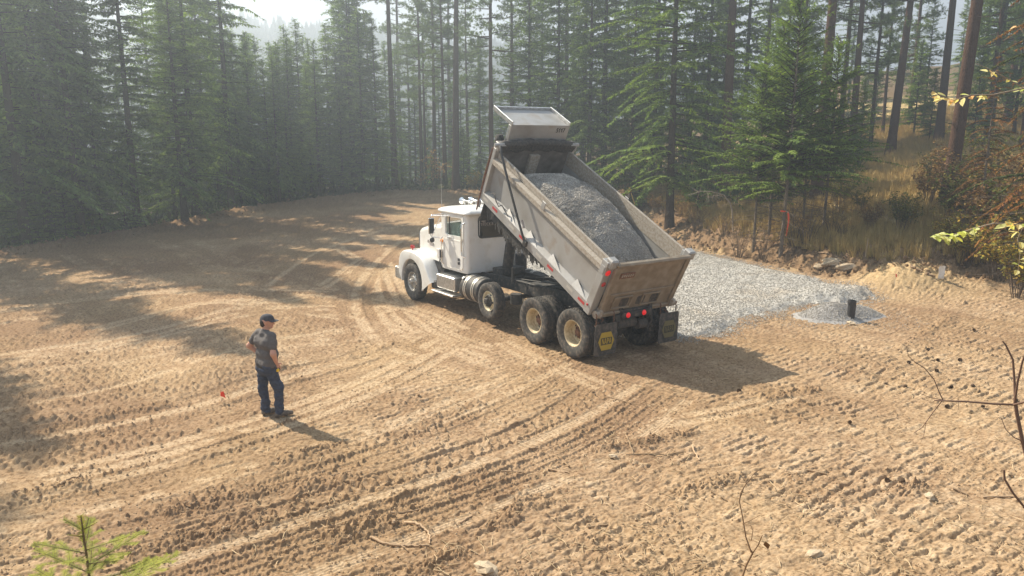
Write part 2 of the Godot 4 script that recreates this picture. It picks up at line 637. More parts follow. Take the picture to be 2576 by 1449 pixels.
func build_ground() -> void:
	var us := PackedFloat32Array()
	var u := -2.4
	while u < 2.4:
		us.append(u)
		var a := absf(u)
		u += 0.00168 if a < 0.755 else 0.02 if a < 1.1 else 0.06
	var zs := PackedFloat32Array()
	var z := 1.0
	while z < 6.4:
		zs.append(z)
		z += 0.3
	var inv := 1.0 / 6.4
	while inv > 1.0 / 85.0:
		zs.append(1.0 / inv)
		inv -= 0.00026
	z = 85.0
	while z < 1500.0:
		zs.append(z)
		z *= 1.045
	var nc := us.size()
	var nr := zs.size()
	var v := PackedVector3Array()
	var c := PackedColorArray()
	v.resize(nc * nr)
	c.resize(nc * nr)
	var o := [0.0, 0.0]
	for r in nr:
		var zf := zs[r]
		for k in nc:
			var x := us[k] * zf
			var y := terrain(x, zf)
			var col: Color
			var inside := absf(us[k]) < 0.9 and zf < 90.0
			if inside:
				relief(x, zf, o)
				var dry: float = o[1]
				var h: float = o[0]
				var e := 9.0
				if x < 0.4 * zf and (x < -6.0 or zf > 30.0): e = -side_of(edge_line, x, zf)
				var t := 9.0
				if x > 0.5 and zf > 14.0: t = -side_of(toe_line, x, zf)
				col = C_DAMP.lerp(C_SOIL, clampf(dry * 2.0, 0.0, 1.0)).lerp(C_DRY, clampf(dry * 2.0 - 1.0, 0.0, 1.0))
				var pa := n_patch.get_noise_2d(x * 0.7 + 90.0, zf * 0.7)
				col = col.lerp(C_CLAY, clampf(0.3 * pa + 0.1, 0.0, 0.35))
				if e < 2.0:                                   # rough pushed-up edge, then forest floor
					var f := smooth(2.0, 0.2, e)
					h += f * (n_mid.get_noise_2d(x * 1.7, zf * 1.7) * 0.12 + n_fine.get_noise_2d(x * 0.7, zf * 0.7) * 0.06)
					col = col.lerp(C_BANK, f * 0.75).lerp(C_LITTER, smooth(0.0, -1.5, e))
				if t < 0.6:
					var f := smooth(0.6, -0.4, t) * smooth(-6.5, -2.5, t)
					h += f * (n_mid.get_noise_2d(x * 1.1, zf * 1.1) * 0.2 + n_fine.get_noise_2d(x * 0.45, zf * 0.45) * 0.09)
					var bank := C_BANK.lerp(C_CLAY, 0.8 * smooth(0.25, 0.6, pa + 0.4 * n_mid.get_noise_2d(x * 0.6, zf * 0.6)) * smooth(-1.6, -0.2, t))
					var floor_col := C_LITTER.lerp(C_STRAW, smooth(-0.25, 0.35, pa + 0.5 * n_patch.get_noise_2d(x * 2.0, zf * 2.0) + (0.35 if x > 20.0 else 0.0)))
					col = col.lerp(bank.lerp(floor_col, smooth(-2.2, -3.6, t)), smooth(0.6, -0.2, t))
				var md := 0.0
				if mounds.size():
					var m: Array = mounds[0]
					md = exp(-(pow((x - m[0]) / m[2], 2.0) + pow((zf - m[1]) / m[3], 2.0)) * 0.9)
					col = col.lerp(C_CLAY, clampf(md * 1.3, 0.0, 0.9))
					h += md * (n_mid.get_noise_2d(x * 1.1 + 7.0, zf * 1.1) * 0.05 + n_mid.get_noise_2d(x * 1.8, zf * 1.8) * 0.05)
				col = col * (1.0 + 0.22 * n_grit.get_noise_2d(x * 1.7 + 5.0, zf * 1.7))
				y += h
			else:
				col = C_LITTER if zf < 110.0 else C_LITTER
				y += n_big.get_noise_2d(x * 0.4, zf * 0.4) * (0.3 if zf < 110.0 else 3.0)
			v[r * nc + k] = Vector3(x, y, -zf)
			col.a = 1.0
			c[r * nc + k] = col
	var nn := PackedVector3Array()
	nn.resize(nc * nr)
	for r in nr:
		for k in nc:
			var a := v[r * nc + mini(k + 1, nc - 1)] - v[r * nc + maxi(k - 1, 0)]
			var b := v[mini(r + 1, nr - 1) * nc + k] - v[maxi(r - 1, 0) * nc + k]
			nn[r * nc + k] = a.cross(b).normalized()
	var ix := PackedInt32Array()
	ix.resize((nc - 1) * (nr - 1) * 6)
	var w := 0
	for r in nr - 1:
		for k in nc - 1:
			var a := r * nc + k
			ix[w] = a; ix[w + 1] = a + nc; ix[w + 2] = a + nc + 1
			ix[w + 3] = a; ix[w + 4] = a + nc + 1; ix[w + 5] = a + 1
			w += 6
	var ar := []
	ar.resize(Mesh.ARRAY_MAX)
	ar[Mesh.ARRAY_VERTEX] = v
	ar[Mesh.ARRAY_NORMAL] = nn
	ar[Mesh.ARRAY_COLOR] = c
	ar[Mesh.ARRAY_INDEX] = ix
	var m := ArrayMesh.new()
	m.add_surface_from_arrays(Mesh.PRIMITIVE_TRIANGLES, ar)
	print("ground ", nc, " x ", nr)
	var dirt := tinted("dirt", 1.0)                           # fine grain of the soil
	dirt.uv1_triplanar = true
	dirt.uv1_world_triplanar = true
	dirt.uv1_scale = Vector3.ONE * 0.71
	dirt.albedo_texture = noise_tex(0.03, 81, [[0.15, Color(0.74, 0.70, 0.66)], [0.4, Color(0.93, 0.92, 0.90)], [0.62, Color(1, 1, 1)], [0.9, Color(0.97, 0.95, 0.92)]], 5, 512)
	dirt.heightmap_enabled = true
	dirt.heightmap_scale = 0.8
	dirt.heightmap_texture = noise_tex(0.035, 82, [], 5, 512)
	solo("ground", m, dirt, "tan bulldozed dirt pad printed with crawler and tyre tracks, forest floor beyond", "ground", "", "structure")

# ---------------------------------------------------------------- dump truck (own axes: x forward, y up, z to its right; origin under the rearmost axle)
func rrect(cx: float, cy: float, hx: float, hy: float, r: float, n := 4) -> PackedVector2Array:
	var o := PackedVector2Array()
	for q in [[1, 1, 0.0], [-1, 1, 90.0], [-1, -1, 180.0], [1, -1, 270.0]]:
		for k in n + 1:
			var a := deg_to_rad(q[2] + 90.0 * k / n)
			o.append(Vector2(cx + q[0] * (hx - r) + cos(a) * r, cy + q[1] * (hy - r) + sin(a) * r))
	return o

func in_plane(l: PackedVector2Array, z: float) -> Array:
	var o := []
	for q in l: o.append(Vector3(q.x, q.y, z))
	return o

func ring_plate(m: MB, outer: PackedVector2Array, inner: PackedVector2Array, z0: float, z1: float) -> void:   # a plate with a hole
	m.loft([in_plane(inner, z0), in_plane(outer, z0), in_plane(outer, z1), in_plane(inner, z1), in_plane(inner, z0)], true, false)

func truck_materials() -> void:
	var w := plain("white_paint", lin(0.80, 0.80, 0.78), 0.32)
	w.clearcoat_enabled = true
	w.clearcoat = 0.6
	w.clearcoat_roughness = 0.15
	w.albedo_texture = noise_tex(0.012, 5, [[0.0, Color(0.93, 0.915, 0.89)], [0.4, Color(0.985, 0.98, 0.97)], [1.0, Color(1, 1, 1)]], 5)
	w.uv1_triplanar = true
	w.uv1_scale = Vector3.ONE * 0.7
	patchy("tyre_rubber", [[0.25, lin(0.035, 0.033, 0.031)], [0.6, lin(0.07, 0.064, 0.057)], [0.85, lin(0.17, 0.14, 0.108)]], 1.6, 0.9)
	patchy("cream_rim", [[0.2, lin(0.38, 0.30, 0.18)], [0.5, lin(0.54, 0.45, 0.28)], [0.9, lin(0.62, 0.55, 0.40)]], 2.5, 0.6)
	patchy("pale_rim", [[0.2, lin(0.45, 0.38, 0.22)], [0.55, lin(0.66, 0.60, 0.42)], [0.9, lin(0.72, 0.68, 0.56)]], 2.5, 0.55)
	patchy("alloy_rim", [[0.2, lin(0.42, 0.39, 0.34)], [0.8, lin(0.66, 0.64, 0.60)]], 2.5, 0.42, 0.6)
	patchy("black_steel", [[0.25, lin(0.018, 0.018, 0.018)], [0.6, lin(0.035, 0.033, 0.031)], [0.9, lin(0.12, 0.10, 0.08)]], 1.3, 0.65)
	patchy("bed_steel", [[0.1, lin(0.27, 0.255, 0.23)], [0.45, lin(0.325, 0.318, 0.305)], [0.75, lin(0.355, 0.352, 0.345)], [0.95, lin(0.31, 0.28, 0.245)]], 0.35, 0.5, 0.25, 0.0, 0.012)
	patchy("dusty_steel", [[0.2, lin(0.25, 0.21, 0.165)], [0.5, lin(0.31, 0.27, 0.22)], [0.75, lin(0.35, 0.315, 0.265)], [0.95, lin(0.39, 0.365, 0.325)]], 0.9, 0.75, 0.0, 0.0, 0.05)
	patchy("worn_inside", [[0.2, lin(0.10, 0.085, 0.072)], [0.6, lin(0.15, 0.133, 0.118)], [0.9, lin(0.21, 0.185, 0.16)]], 0.5, 0.55, 0.2)
	patchy("tailgate_steel", [[0.2, lin(0.21, 0.165, 0.115)], [0.55, lin(0.26, 0.212, 0.155)], [0.9, lin(0.305, 0.26, 0.2)]], 0.6, 0.6, 0.2)
	patchy("bright_aluminium", [[0.2, lin(0.50, 0.50, 0.49)], [0.8, lin(0.72, 0.72, 0.71)]], 1.5, 0.34, 0.8)
	patchy("soot_rubber", [[0.3, lin(0.02, 0.02, 0.02)], [0.8, lin(0.06, 0.055, 0.05)]], 2.0, 0.9)
	patchy("flap_rubber", [[0.3, lin(0.05, 0.046, 0.042)], [0.8, lin(0.12, 0.10, 0.082)]], 1.6, 0.9)
	patchy("rust", [[0.2, lin(0.10, 0.05, 0.03)], [0.8, lin(0.24, 0.12, 0.07)]], 3.0, 0.9)
	patchy("tarp_cloth", [[0.2, lin(0.03, 0.028, 0.027)], [0.8, lin(0.10, 0.09, 0.08)]], 3.0, 0.95, 0.0, 1.0)
	plain("chrome", lin(0.78, 0.78, 0.78), 0.14, 1.0)
	plain("dark_trim", lin(0.03, 0.03, 0.032), 0.5)
	plain("red_lens", lin(0.42, 0.02, 0.02), 0.2)
	plain("amber_lens", lin(0.85, 0.28, 0.02), 0.2)
	plain("red_tape", lin(0.42, 0.035, 0.035), 0.4)
	plain("white_tape", lin(0.40, 0.38, 0.345), 0.5)
	plain("sign_yellow", lin(0.40, 0.275, 0.03), 0.8)
	plain("sign_faded", lin(0.15, 0.125, 0.055), 0.85)
	plain("sign_black", lin(0.025, 0.023, 0.02), 0.8)
	plain("faded_grey", lin(0.30, 0.27, 0.25), 0.8)
	var lit := plain("lit_lens", lin(0.7, 0.02, 0.03), 0.3)
	lit.emission_enabled = true
	lit.emission = Color(1.0, 0.06, 0.08)
	lit.emission_energy_multiplier = 0.14
	var g := plain("cab_glass", Color(0.75, 0.9, 0.86, 0.16), 0.03)
	g.transparency = BaseMaterial3D.TRANSPARENCY_ALPHA
	var bg := plain("rear_glass", Color(0.09, 0.10, 0.10), 0.08)
	bg.metallic_specular = 0.6

func lettering(called: String, words: String, height: float, mat: Material, parent: Node3D, where: Transform3D, stretch := 1.0, bold := 0) -> void:
	var f := SystemFont.new()
	f.font_names = PackedStringArray(["Droid Sans"])
	f.font_weight = 700
	var t := TextMesh.new()
	t.text = words
	t.font = f
	t.font_size = 64
	t.pixel_size = height / 46.0
	t.depth = 0.006
	t.curve_step = 4.0
	var o := part(called, t, mat, parent)
	o.transform = where * Transform3D(Basis.from_scale(Vector3(stretch, 1, 1)), Vector3.ZERO)

func tyre(m: MB, rad: float, width: float, hole: float, lugs: int) -> void:       # turned about z, centred
	var h := width * 0.5
	var prof := []
	prof.append(Vector2(hole, -h * 0.62))
	prof.append(Vector2(hole + 0.035, -h * 0.86))
	prof.append(Vector2(lerpf(hole, rad, 0.5), -h))
	prof.append(Vector2(rad - 0.055, -h * 0.97))
	prof.append(Vector2(rad - 0.028, -h * 0.9))
	prof.append(Vector2(rad - 0.012, -h * 0.82))
	for k in range(1, 5): prof.append(Vector2(hole * 0.0 + rad - 0.012, lerpf(-h * 0.82, h * 0.82, k / 5.0)))
	var q := prof.duplicate()
	for k in 6: q.append(Vector2(prof[5 - k].x, -prof[5 - k].y))
	m.lathe(q, 48, false)
	# tread blocks
	for row in 4:
		for k in lugs:
			var a := TAU * (k + 0.25 * (row % 2)) / lugs
			var b := a + TAU / lugs * 0.68
			var z0 := lerpf(-h * 0.84, h * 0.84, row / 4.0) + 0.006
			var z1 := lerpf(-h * 0.84, h * 0.84, (row + 1) / 4.0) - 0.006
			var sk := TAU / lugs * 0.3 * (1.0 if row < 2 else -1.0)
			var p := []
			for e in [[a, z0], [b, z0], [b + sk, z1], [a + sk, z1]]:
				p.append(Vector3(cos(e[0]) * rad, sin(e[0]) * rad, e[1]))
			for e in [[a, z0], [b, z0], [b + sk, z1], [a + sk, z1]]:
				p.append(Vector3(cos(e[0]), sin(e[0]), 0) * (rad - 0.02) + Vector3(0, 0, e[1]))
			m.quad(p[0], p[1], p[2], p[3])
			for j in 4: m.quad(p[j], p[(j + 1) % 4], p[(j + 1) % 4 + 4], p[j + 4])

func wheel(parent: Node3D, at: Vector3, rad: float, width: float, side: float, style: String, lugs: int) -> void:
	# outer face towards side * z
	var w := Node3D.new()
	w.name = "wheel"
	parent.add_child(w, true)
	w.position = at
	w.rotation.y = 0.0 if side > 0.0 else PI
	w.rotation.z = 0.35 * at.x
	var hole := rad * 0.535
	var h := width * 0.5
	var m := MB.new()
	tyre(m, rad, width, hole, lugs)
	if style == "dual":
		m.xf = Transform3D(Basis(), Vector3(0, 0, -width - 0.05))
		tyre(m, rad, width, hole, lugs)
	part("tyre", m.mesh(), mats.tyre_rubber, w)
	m = MB.new()
	var rm: Material
	if style == "dual":                                   # deep dished rim, disc far in
		rm = mats.cream_rim
		m.lathe([Vector2(hole + 0.012, h * 0.66), Vector2(hole, h * 0.74), Vector2(hole - 0.02, h * 0.66), Vector2(hole - 0.035, h * 0.3), Vector2(hole - 0.045, -h * 0.75), Vector2(hole - 0.08, -h * 0.95), Vector2(0.15, -h * 0.95), Vector2(0.02, -h * 0.95)], 40)
	else:                                                 # disc bulging out
		rm = mats.alloy_rim if style == "front" else mats.pale_rim
		m.lathe([Vector2(hole + 0.01, h * 0.66), Vector2(hole, h * 0.76), Vector2(hole - 0.022, h * 0.66), Vector2(hole - 0.03, h * 0.35), Vector2(hole - 0.06, h * 0.3), Vector2(0.16, h * 0.62), Vector2(0.13, h * 0.62), Vector2(0.02, h * 0.62)], 40)
	part("rim", m.mesh(), rm, w)
	# hand holes: dark discs set on the disc
	var zd := -h * 0.95 + 0.004 if style == "dual" else h * 0.43
	var rr := hole * 0.7 if style == "dual" else hole * 0.72
	for k in (5 if style != "front" else 10):
		var a := TAU * k / (5 if style != "front" else 10)
		m = MB.new()
		var l := []
		for j in 12:
			var b := TAU * j / 12
			var rq := 0.034 if style != "front" else 0.024
			var e := Vector2(rr + cos(b) * rq, sin(b) * rq)
			var zz := zd
			if style != "dual": zz = lerpf(h * 0.3, h * 0.62, (hole - 0.06 - e.length()) / (hole - 0.22)) + 0.004
			l.append(Vector3(e.x * cos(a) - e.y * sin(a), e.x * sin(a) + e.y * cos(a), zz))
		m.fan(l)
		part("hand_hole", m.mesh(), mats.dark_trim, w)
	# hub, studs
	m = MB.new()
	var z0 := -h * 0.95 if style == "dual" else h * 0.6
	m.lathe([Vector2(0.155, z0 + 0.002), Vector2(0.15, z0 + 0.02), Vector2(0.085, z0 + 0.025), Vector2(0.08, z0 + 0.09), Vector2(0.065, z0 + 0.105), Vector2(0.0, z0 + 0.107)], 20)
	for k in 10:
		var a := TAU * k / 10
		m.xf = Transform3D(Basis(), Vector3(cos(a) * 0.125, sin(a) * 0.125, z0 + 0.02))
		m.lathe([Vector2(0.017, 0), Vector2(0.015, 0.032), Vector2(0.0, 0.034)], 6)
	part("hub", m.mesh(), mats.rust if style == "dual" else mats.alloy_rim if style == "front" else mats.black_steel, w)

func cab_loop(inset: float, y: float) -> Array:           # plan of the cab, rounded at the back
	var o := []
	for q in rrect(5.38, 0.0, 0.70 - inset, 0.98 - inset, 0.13, 5): o.append(Vector3(q.x, y, q.y))
	return o

func build_truck() -> void:
	truck_materials()
	var T := thing("dump_truck", "white cab dump truck with raised grey steel bed tipping gravel", "truck", Vector3(2.264, 0, -16.463), deg_to_rad(124.62))
	var m := MB.new()
	# ---- chassis
	for s in [-1.0, 1.0]:
		m = MB.new()
		var z: float = s * 0.43
		m.box(Vector3(-0.7, 0.86, z - 0.045), Vector3(7.7, 1.12, z + 0.045), 0.012)
		m.box(Vector3(-0.7, 1.122, z - 0.06), Vector3(4.3, 1.15, z + 0.06), 0.006)
		part("frame_rail", m.mesh(), mats.black_steel, T)
	for x in [-0.66, 0.72, 2.1, 2.9, 4.0, 5.0, 6.4]:
		m = MB.new()
		m.box(Vector3(x - 0.05, 0.9, -0.384), Vector3(x + 0.05, 1.08, 0.384), 0.01)
		part("cross_member", m.mesh(), mats.black_steel, T)
	m = MB.new()
	m.box(Vector3(2.2, 1.02, -0.3), Vector3(2.8, 1.10, 0.3), 0.02)
	part("valve_box", m.mesh(), mats.black_steel, T)
	m = MB.new()
	m.tube([Vector3(2.6, 1.05, -0.3), Vector3(1.9, 1.16, -0.25), Vector3(1.0, 1.12, -0.12), Vector3(0.2, 1.06, 0.1)], [0.02], 6)
	part("air_line", m.mesh(), mats.black_steel, T)
	m = MB.new()
	m.tube([Vector3(3.6, 1.1, 0.1), Vector3(2.6, 1.2, 0.2), Vector3(1.5, 1.1, 0.25)], [0.018], 6)
	part("air_line", m.mesh(), mats.black_steel, T)
	m = MB.new()
	m.tube([Vector3(3.5, 1.14, -0.36), Vector3(2.5, 1.19, -0.3), Vector3(1.2, 1.17, 0.3)], [0.016], 6)
	part("air_line", m.mesh(), mats.black_steel, T)
	for x in [0.0, 1.4]:                                    # axles, differentials, suspension
		m = MB.new()
		m.tube([Vector3(x, 0.52, -1.0), Vector3(x, 0.52, 1.0)], [0.075], 10)
		m.ball(Vector3(x - 0.05, 0.54, 0), Vector3(0.24, 0.22, 0.22), 14, 9)
		for s in [-1.0, 1.0]:
			m.box(Vector3(x - 0.12, 0.58, s * 0.43 - 0.07), Vector3(x + 0.12, 0.86, s * 0.43 + 0.07), 0.03)
		var ax := part("axle", m.mesh(), mats.black_steel, T)
		for s in [-1.0, 1.0]:
			m = MB.new()
			m.tube([Vector3(x - 0.1, 0.5, s * 0.62), Vector3(x - 0.45, 0.52, s * 0.62)], [0.09, 0.08], 10)
			part("brake_chamber", m.mesh(), mats.black_steel, ax)
	for x in [3.31, 7.38]:
		m = MB.new()
		m.tube([Vector3(x, 0.66 if x < 5.0 else 0.52, -0.95), Vector3(x, 0.66 if x < 5.0 else 0.52, 0.95)], [0.06], 8)
		part("axle", m.mesh(), mats.black_steel, T)
	for s in [-1.0, 1.0]:
		m = MB.new()
		m.box(Vector3(-0.2, 0.55, s * 0.5 - 0.04), Vector3(1.6, 0.66, s * 0.5 + 0.04), 0.03)
		part("walking_beam", m.mesh(), mats.black_steel, T)
		m = MB.new()
		m.tube([Vector3(2.9, 0.6, s * 0.62), Vector3(2.9, 0.85, s * 0.62)], [0.15], 12)
		part("air_spring", m.mesh(), mats.black_steel, T)
	m = MB.new()                                           # driveline and air tanks seen under the tailgate
	m.tube([Vector3(1.3, 0.6, 0), Vector3(4.6, 0.82, 0)], [0.05], 8)
	part("drive_shaft", m.mesh(), mats.black_steel, T)
	m = MB.new()
	m.tube([Vector3(-0.5, 0.74, -0.42), Vector3(-0.5, 0.74, 0.1)], [0.12], 14)
	part("air_tank", m.mesh(), mats.flap_rubber, T)
	m = MB.new()
	m.tube([Vector3(-0.52, 0.66, 0.18), Vector3(-0.52, 0.66, 0.44)], [0.11], 14)
	part("air_tank", m.mesh(), mats.flap_rubber, T)
	m = MB.new()
	m.box(Vector3(-0.66, 0.5, -0.62), Vector3(-0.5, 0.62, -0.46), 0.03)
	part("junction_box", m.mesh(), mats.flap_rubber, T)
	m = MB.new()
	m.tube([Vector3(-0.6, 0.55, 0.42), Vector3(-0.66, 0.72, 0.5), Vector3(-0.62, 0.86, 0.5)], [0.02], 6)
	part("air_line", m.mesh(), mats.flap_rubber, T)
	# ---- wheels
	for s in [-1.0, 1.0]:
		wheel(T, Vector3(7.38, 0.535, s * 1.08), 0.535, 0.285, s, "front", 40)
		wheel(T, Vector3(3.31, 0.66, s * 1.085), 0.465, 0.27, s, "single", 44)
		wheel(T, Vector3(1.4, 0.535, s * 1.085), 0.54, 0.27, s, "dual", 42)
		wheel(T, Vector3(0.0, 0.535, s * 1.085), 0.54, 0.27, s, "dual", 42)
	# ---- cab shell: walls with openings for the windows
	m = MB.new()
	var lower := MB.new()
	var ys := [1.13, 1.17, 1.3, 2.06, 2.58, 2.70]
	var xs_side := [4.86, 5.84]
	var plan := PackedVector2Array()
	for q in [Vector2(6.08, -0.90), Vector2(6.04, -0.97), Vector2(5.84, -0.98), Vector2(4.86, -0.98)]: plan.append(q)
	for k in 7:
		var a := PI * 1.5 - PI * 0.5 * k / 6.0
		plan.append(Vector2(4.81 + 0.13 * cos(a), -0.85 + 0.13 * sin(a)))
	for z in [-0.55, 0.55]: plan.append(Vector2(4.68, z))
	for k in 7:
		var a := PI - PI * 0.5 * k / 6.0
		plan.append(Vector2(4.81 + 0.13 * cos(a), 0.85 + 0.13 * sin(a)))
	for q in [Vector2(4.86, 0.98), Vector2(5.84, 0.98), Vector2(6.04, 0.97), Vector2(6.08, 0.90), Vector2(6.08, 0.0)]: plan.append(q)
	var n := plan.size()
	for layer in 2:
		var mm := m if layer == 0 else lower
		var ins := 0.0 if layer == 0 else 0.05
		for r in ys.size() - 1:
			for k in n:
				var a := plan[k]
				var b := plan[(k + 1) % n]
				var opening: bool = r == 3 and ((k == 2) or (a.x > 4.85 and a.x < 4.87 and b.x > 5.8) or (absf(a.y) < 0.6 and absf(b.y) < 0.6 and a.x < 4.7 and b.x < 4.7) or (a.x > 6.06 and b.x > 6.06))
				if opening: continue
				var f := func(q: Vector2, y: float) -> Vector3:
					var sh := 1.0 - 0.028 * maxf(0.0, y - 1.6)
					return Vector3(5.38 + (q.x - 5.38) * (sh - ins * 1.3), y, q.y * (sh - ins))
				mm.quad(f.call(a, ys[r]), f.call(b, ys[r]), f.call(b, ys[r + 1]), f.call(a, ys[r + 1]))
	m.box(Vector3(4.75, 1.09, -0.9), Vector3(6.0, 1.13, 0.9), 0.01)
	part("cab", m.mesh(), mats.white_paint, T)
	part("cab_lining", lower.mesh(), mats.dark_trim, T)
	# roof: a lid with an overhanging brow
	m = MB.new()
	var loops := []
	for q in [[-0.01, 2.655, 0.0], [-0.055, 2.665, 0.05], [-0.06, 2.70, 0.10], [-0.03, 2.745, 0.11], [0.06, 2.79, 0.08], [0.2, 2.825, 0.04], [0.42, 2.845, 0.0], [0.62, 2.85, 0.0]]:
		var l := []
		for e in cab_loop(q[0], q[1]):
			var x: float = e.x
			if x > 5.9: x += q[2] * (1.3 - 0.5 * e.z * e.z)
			l.append(Vector3(x, e.y, e.z * 0.965))
		loops.append(l)
	m.loft(loops)
	m.fan(loops[-1])
	part("cab_roof", m.mesh(), mats.white_paint, T)
	# doors with their windows
	for s in [-1.0, 1.0]:
		m = MB.new()
		var z := 0.983
		var frame_up := rrect(5.34, 2.31, 0.515, 0.36, 0.12, 4)
		var hole := rrect(5.33, 2.32, 0.43, 0.245, 0.07, 4)
		var low := rrect(5.34, 1.575, 0.515, 0.385, 0.12, 4)
		var tilt := func(q: Vector3) -> Vector3: return Vector3(q.x, q.y, s * (q.z - 0.0265 * maxf(0.0, q.y - 1.6)))
		var lp := []
		for e in [[hole, z - 0.05], [hole, z + 0.016], [frame_up, z + 0.018], [frame_up, z - 0.02]]:
			var l := []
			for q in in_plane(e[0], e[1]): l.append(tilt.call(q))
			lp.append(l)
		m.loft(lp, true, false)
		var lp2 := []
		for e in [[low, z - 0.01], [low, z + 0.014], [rrect(5.34, 1.575, 0.505, 0.375, 0.115, 4), z + 0.02]]:
			var l := []
			for q in in_plane(e[0], e[1]): l.append(tilt.call(q))
			lp2.append(l)
		m.loft(lp2, true, false)
		m.fan(lp2[-1])
		for e in [[4.835, 5.845, 1.93, 1.975]]: m.box(Vector3(e[0] + 0.03, e[2], minf(s * 0.97, s * 0.996)), Vector3(e[1] - 0.03, e[3], maxf(s * 0.97, s * 0.996)), 0.004)
		var door := part("door", m.mesh(), mats.white_paint, T)
		m = MB.new()
		var pane := []
		for q in in_plane(rrect(5.33, 2.32, 0.44, 0.255, 0.07, 4), z - 0.03): pane.append(tilt.call(q))
		m.fan(pane)
		part("window_pane", m.mesh(), mats.cab_glass, door)
		m = MB.new()
		m.box(Vector3(5.56, 2.05, s * 0.955 - 0.012), Vector3(5.585, 2.56, s * 0.955 + 0.012))
		part("vent_bar", m.mesh(), mats.dark_trim, door)
		m = MB.new()                                       # handle and vent
		m.box(Vector3(5.40, 1.99, s * 1.0 - 0.02), Vector3(5.6, 2.025, s * 1.0 + 0.025), 0.01)
		part("door_handle", m.mesh(), mats.chrome, door)
		m = MB.new()
		m.box(Vector3(4.97, 1.33, s * 1.004 - 0.012), Vector3(5.06, 1.40, s * 1.004 + 0.012))
		m.box(Vector3(4.97, 1.43, s * 1.004 - 0.012), Vector3(5.06, 1.5, s * 1.004 + 0.012))
		part("door_vent", m.mesh(), mats.dark_trim, door)
		m = MB.new()                                       # grab bar behind the door
		var zz: float = s * 1.03
		m.tube([Vector3(4.78, 2.46, s * 0.94), Vector3(4.82, 2.42, zz), Vector3(4.84, 2.3, zz), Vector3(4.84, 1.7, zz), Vector3(4.82, 1.6, zz), Vector3(4.76, 1.55, s * 0.95)], [0.017], 7)
		part("grab_handle", m.mesh(), mats.chrome, T)
		m = MB.new()
		m.tube([Vector3(5.88, 2.0, s * 0.98), Vector3(5.9, 1.96, s * 1.03), Vector3(5.9, 1.3, s * 1.03), Vector3(5.88, 1.25, s * 0.98)], [0.013], 6)
		part("grab_handle", m.mesh(), mats.chrome, T)
		# west-coast mirror
		m = MB.new()
		var mz: float = s * 1.24
		m.tube([Vector3(5.86, 2.62, s * 0.95), Vector3(6.04, 2.58, mz), Vector3(6.1, 2.52, mz), Vector3(6.1, 2.02, mz), Vector3(6.04, 1.98, mz), Vector3(5.88, 1.96, s * 0.98)], [0.014], 6)
		m.tube([Vector3(5.5, 2.6, s * 0.97), Vector3(6.06, 2.56, mz)], [0.012], 6)
		m.tube([Vector3(6.05, 2.0, mz), Vector3(5.93, 2.55, s * 1.02)], [0.012], 6)
		var mir := part("mirror", m.mesh(), mats.chrome, T)
		m = MB.new()
		m.box(Vector3(6.045, 2.06, mz - 0.085), Vector3(6.085, 2.5, mz + 0.085), 0.012)
		part("mirror_shell", m.mesh(), mats.chrome, mir)
		m = MB.new()
		m.box(Vector3(6.036, 2.08, mz - 0.072), Vector3(6.043, 2.48, mz + 0.072))
		m.xf = Transform3D(Basis(Vector3.UP, PI / 2), Vector3(6.03, 1.9, mz))
		m.lathe([Vector2(0.0, 0.03), Vector2(0.07, 0.02), Vector2(0.075, 0.0), Vector2(0.05, -0.03), Vector2(0.0, -0.045)], 16, false)
		part("mirror_glass", m.mesh(), mats.dark_trim, mir)
	# other panes
	m = MB.new()
	m.quad(Vector3(6.075, 2.05, -0.86), Vector3(6.075, 2.05, 0.86), Vector3(6.06, 2.6, 0.86), Vector3(6.06, 2.6, -0.86))
	part("windshield", m.mesh(), mats.cab_glass, T)
	m = MB.new()
	var rl := []
	for q in rrect(0.0, 2.33, 0.57, 0.275, 0.09, 4): rl.append(Vector3(4.700, q.y, q.x))
	m.fan(rl)
	var rw := part("rear_window", m.mesh(), mats.rear_glass, T)
	m = MB.new()
	var o1 := []; var o2 := []; var o3 := []
	for q in rrect(0.0, 2.33, 0.6, 0.3, 0.11, 4): o1.append(Vector3(4.683, q.y, q.x)); o3.append(Vector3(4.705, q.y, q.x))
	for q in rrect(0.0, 2.33, 0.565, 0.265, 0.09, 4): o2.append(Vector3(4.683, q.y, q.x))
	m.loft([o3, o1, o2], true, false)
	part("window_seal", m.mesh(), mats.dark_trim, rw)
	var back := Transform3D(Basis(Vector3(0, 0, 1), Vector3(0, 1, 0), Vector3(-1, 0, 0)), Vector3.ZERO)   # lettering that faces the rear
	lettering("window_lettering", "TRUCK & E", 0.075, mats.faded_grey, rw, Transform3D(back.basis, Vector3(4.694, 2.40, -0.27)), 0.95)
	m = MB.new()                                           # small emblem above the lettering
	for e in [[-0.40, 2.50, 0.05, 0.03], [-0.34, 2.53, 0.045, 0.035], [-0.46, 2.485, 0.035, 0.02], [-0.30, 2.56, 0.02, 0.02], [-0.38, 2.46, 0.014, 0.03], [-0.43, 2.46, 0.012, 0.025]]:
		var l := []
		for j in 10: l.append(Vector3(4.694, e[1] + sin(TAU * j / 10) * e[3], e[0] + cos(TAU * j / 10) * e[2]))
		m.fan(l)
	part("window_emblem", m.mesh(), mats.faded_grey, rw)
	# inside: seats, dash, steering wheel
	m = MB.new()
	m.box(Vector3(5.75, 1.5, -0.88), Vector3(6.0, 2.08, 0.88), 0.05)
	part("dashboard", m.mesh(), mats.dark_trim, T)
	m = MB.new()
	for z in [-0.48, 0.48]:
		m.box(Vector3(4.9, 1.5, z - 0.25), Vector3(5.35, 1.68, z + 0.25), 0.05)
		m.box(Vector3(4.84, 1.66, z - 0.24), Vector3(4.98, 2.2, z + 0.24), 0.05)
	part("seat", m.mesh(), mats.dark_trim, T)
	m = MB.new()
	var ring := []
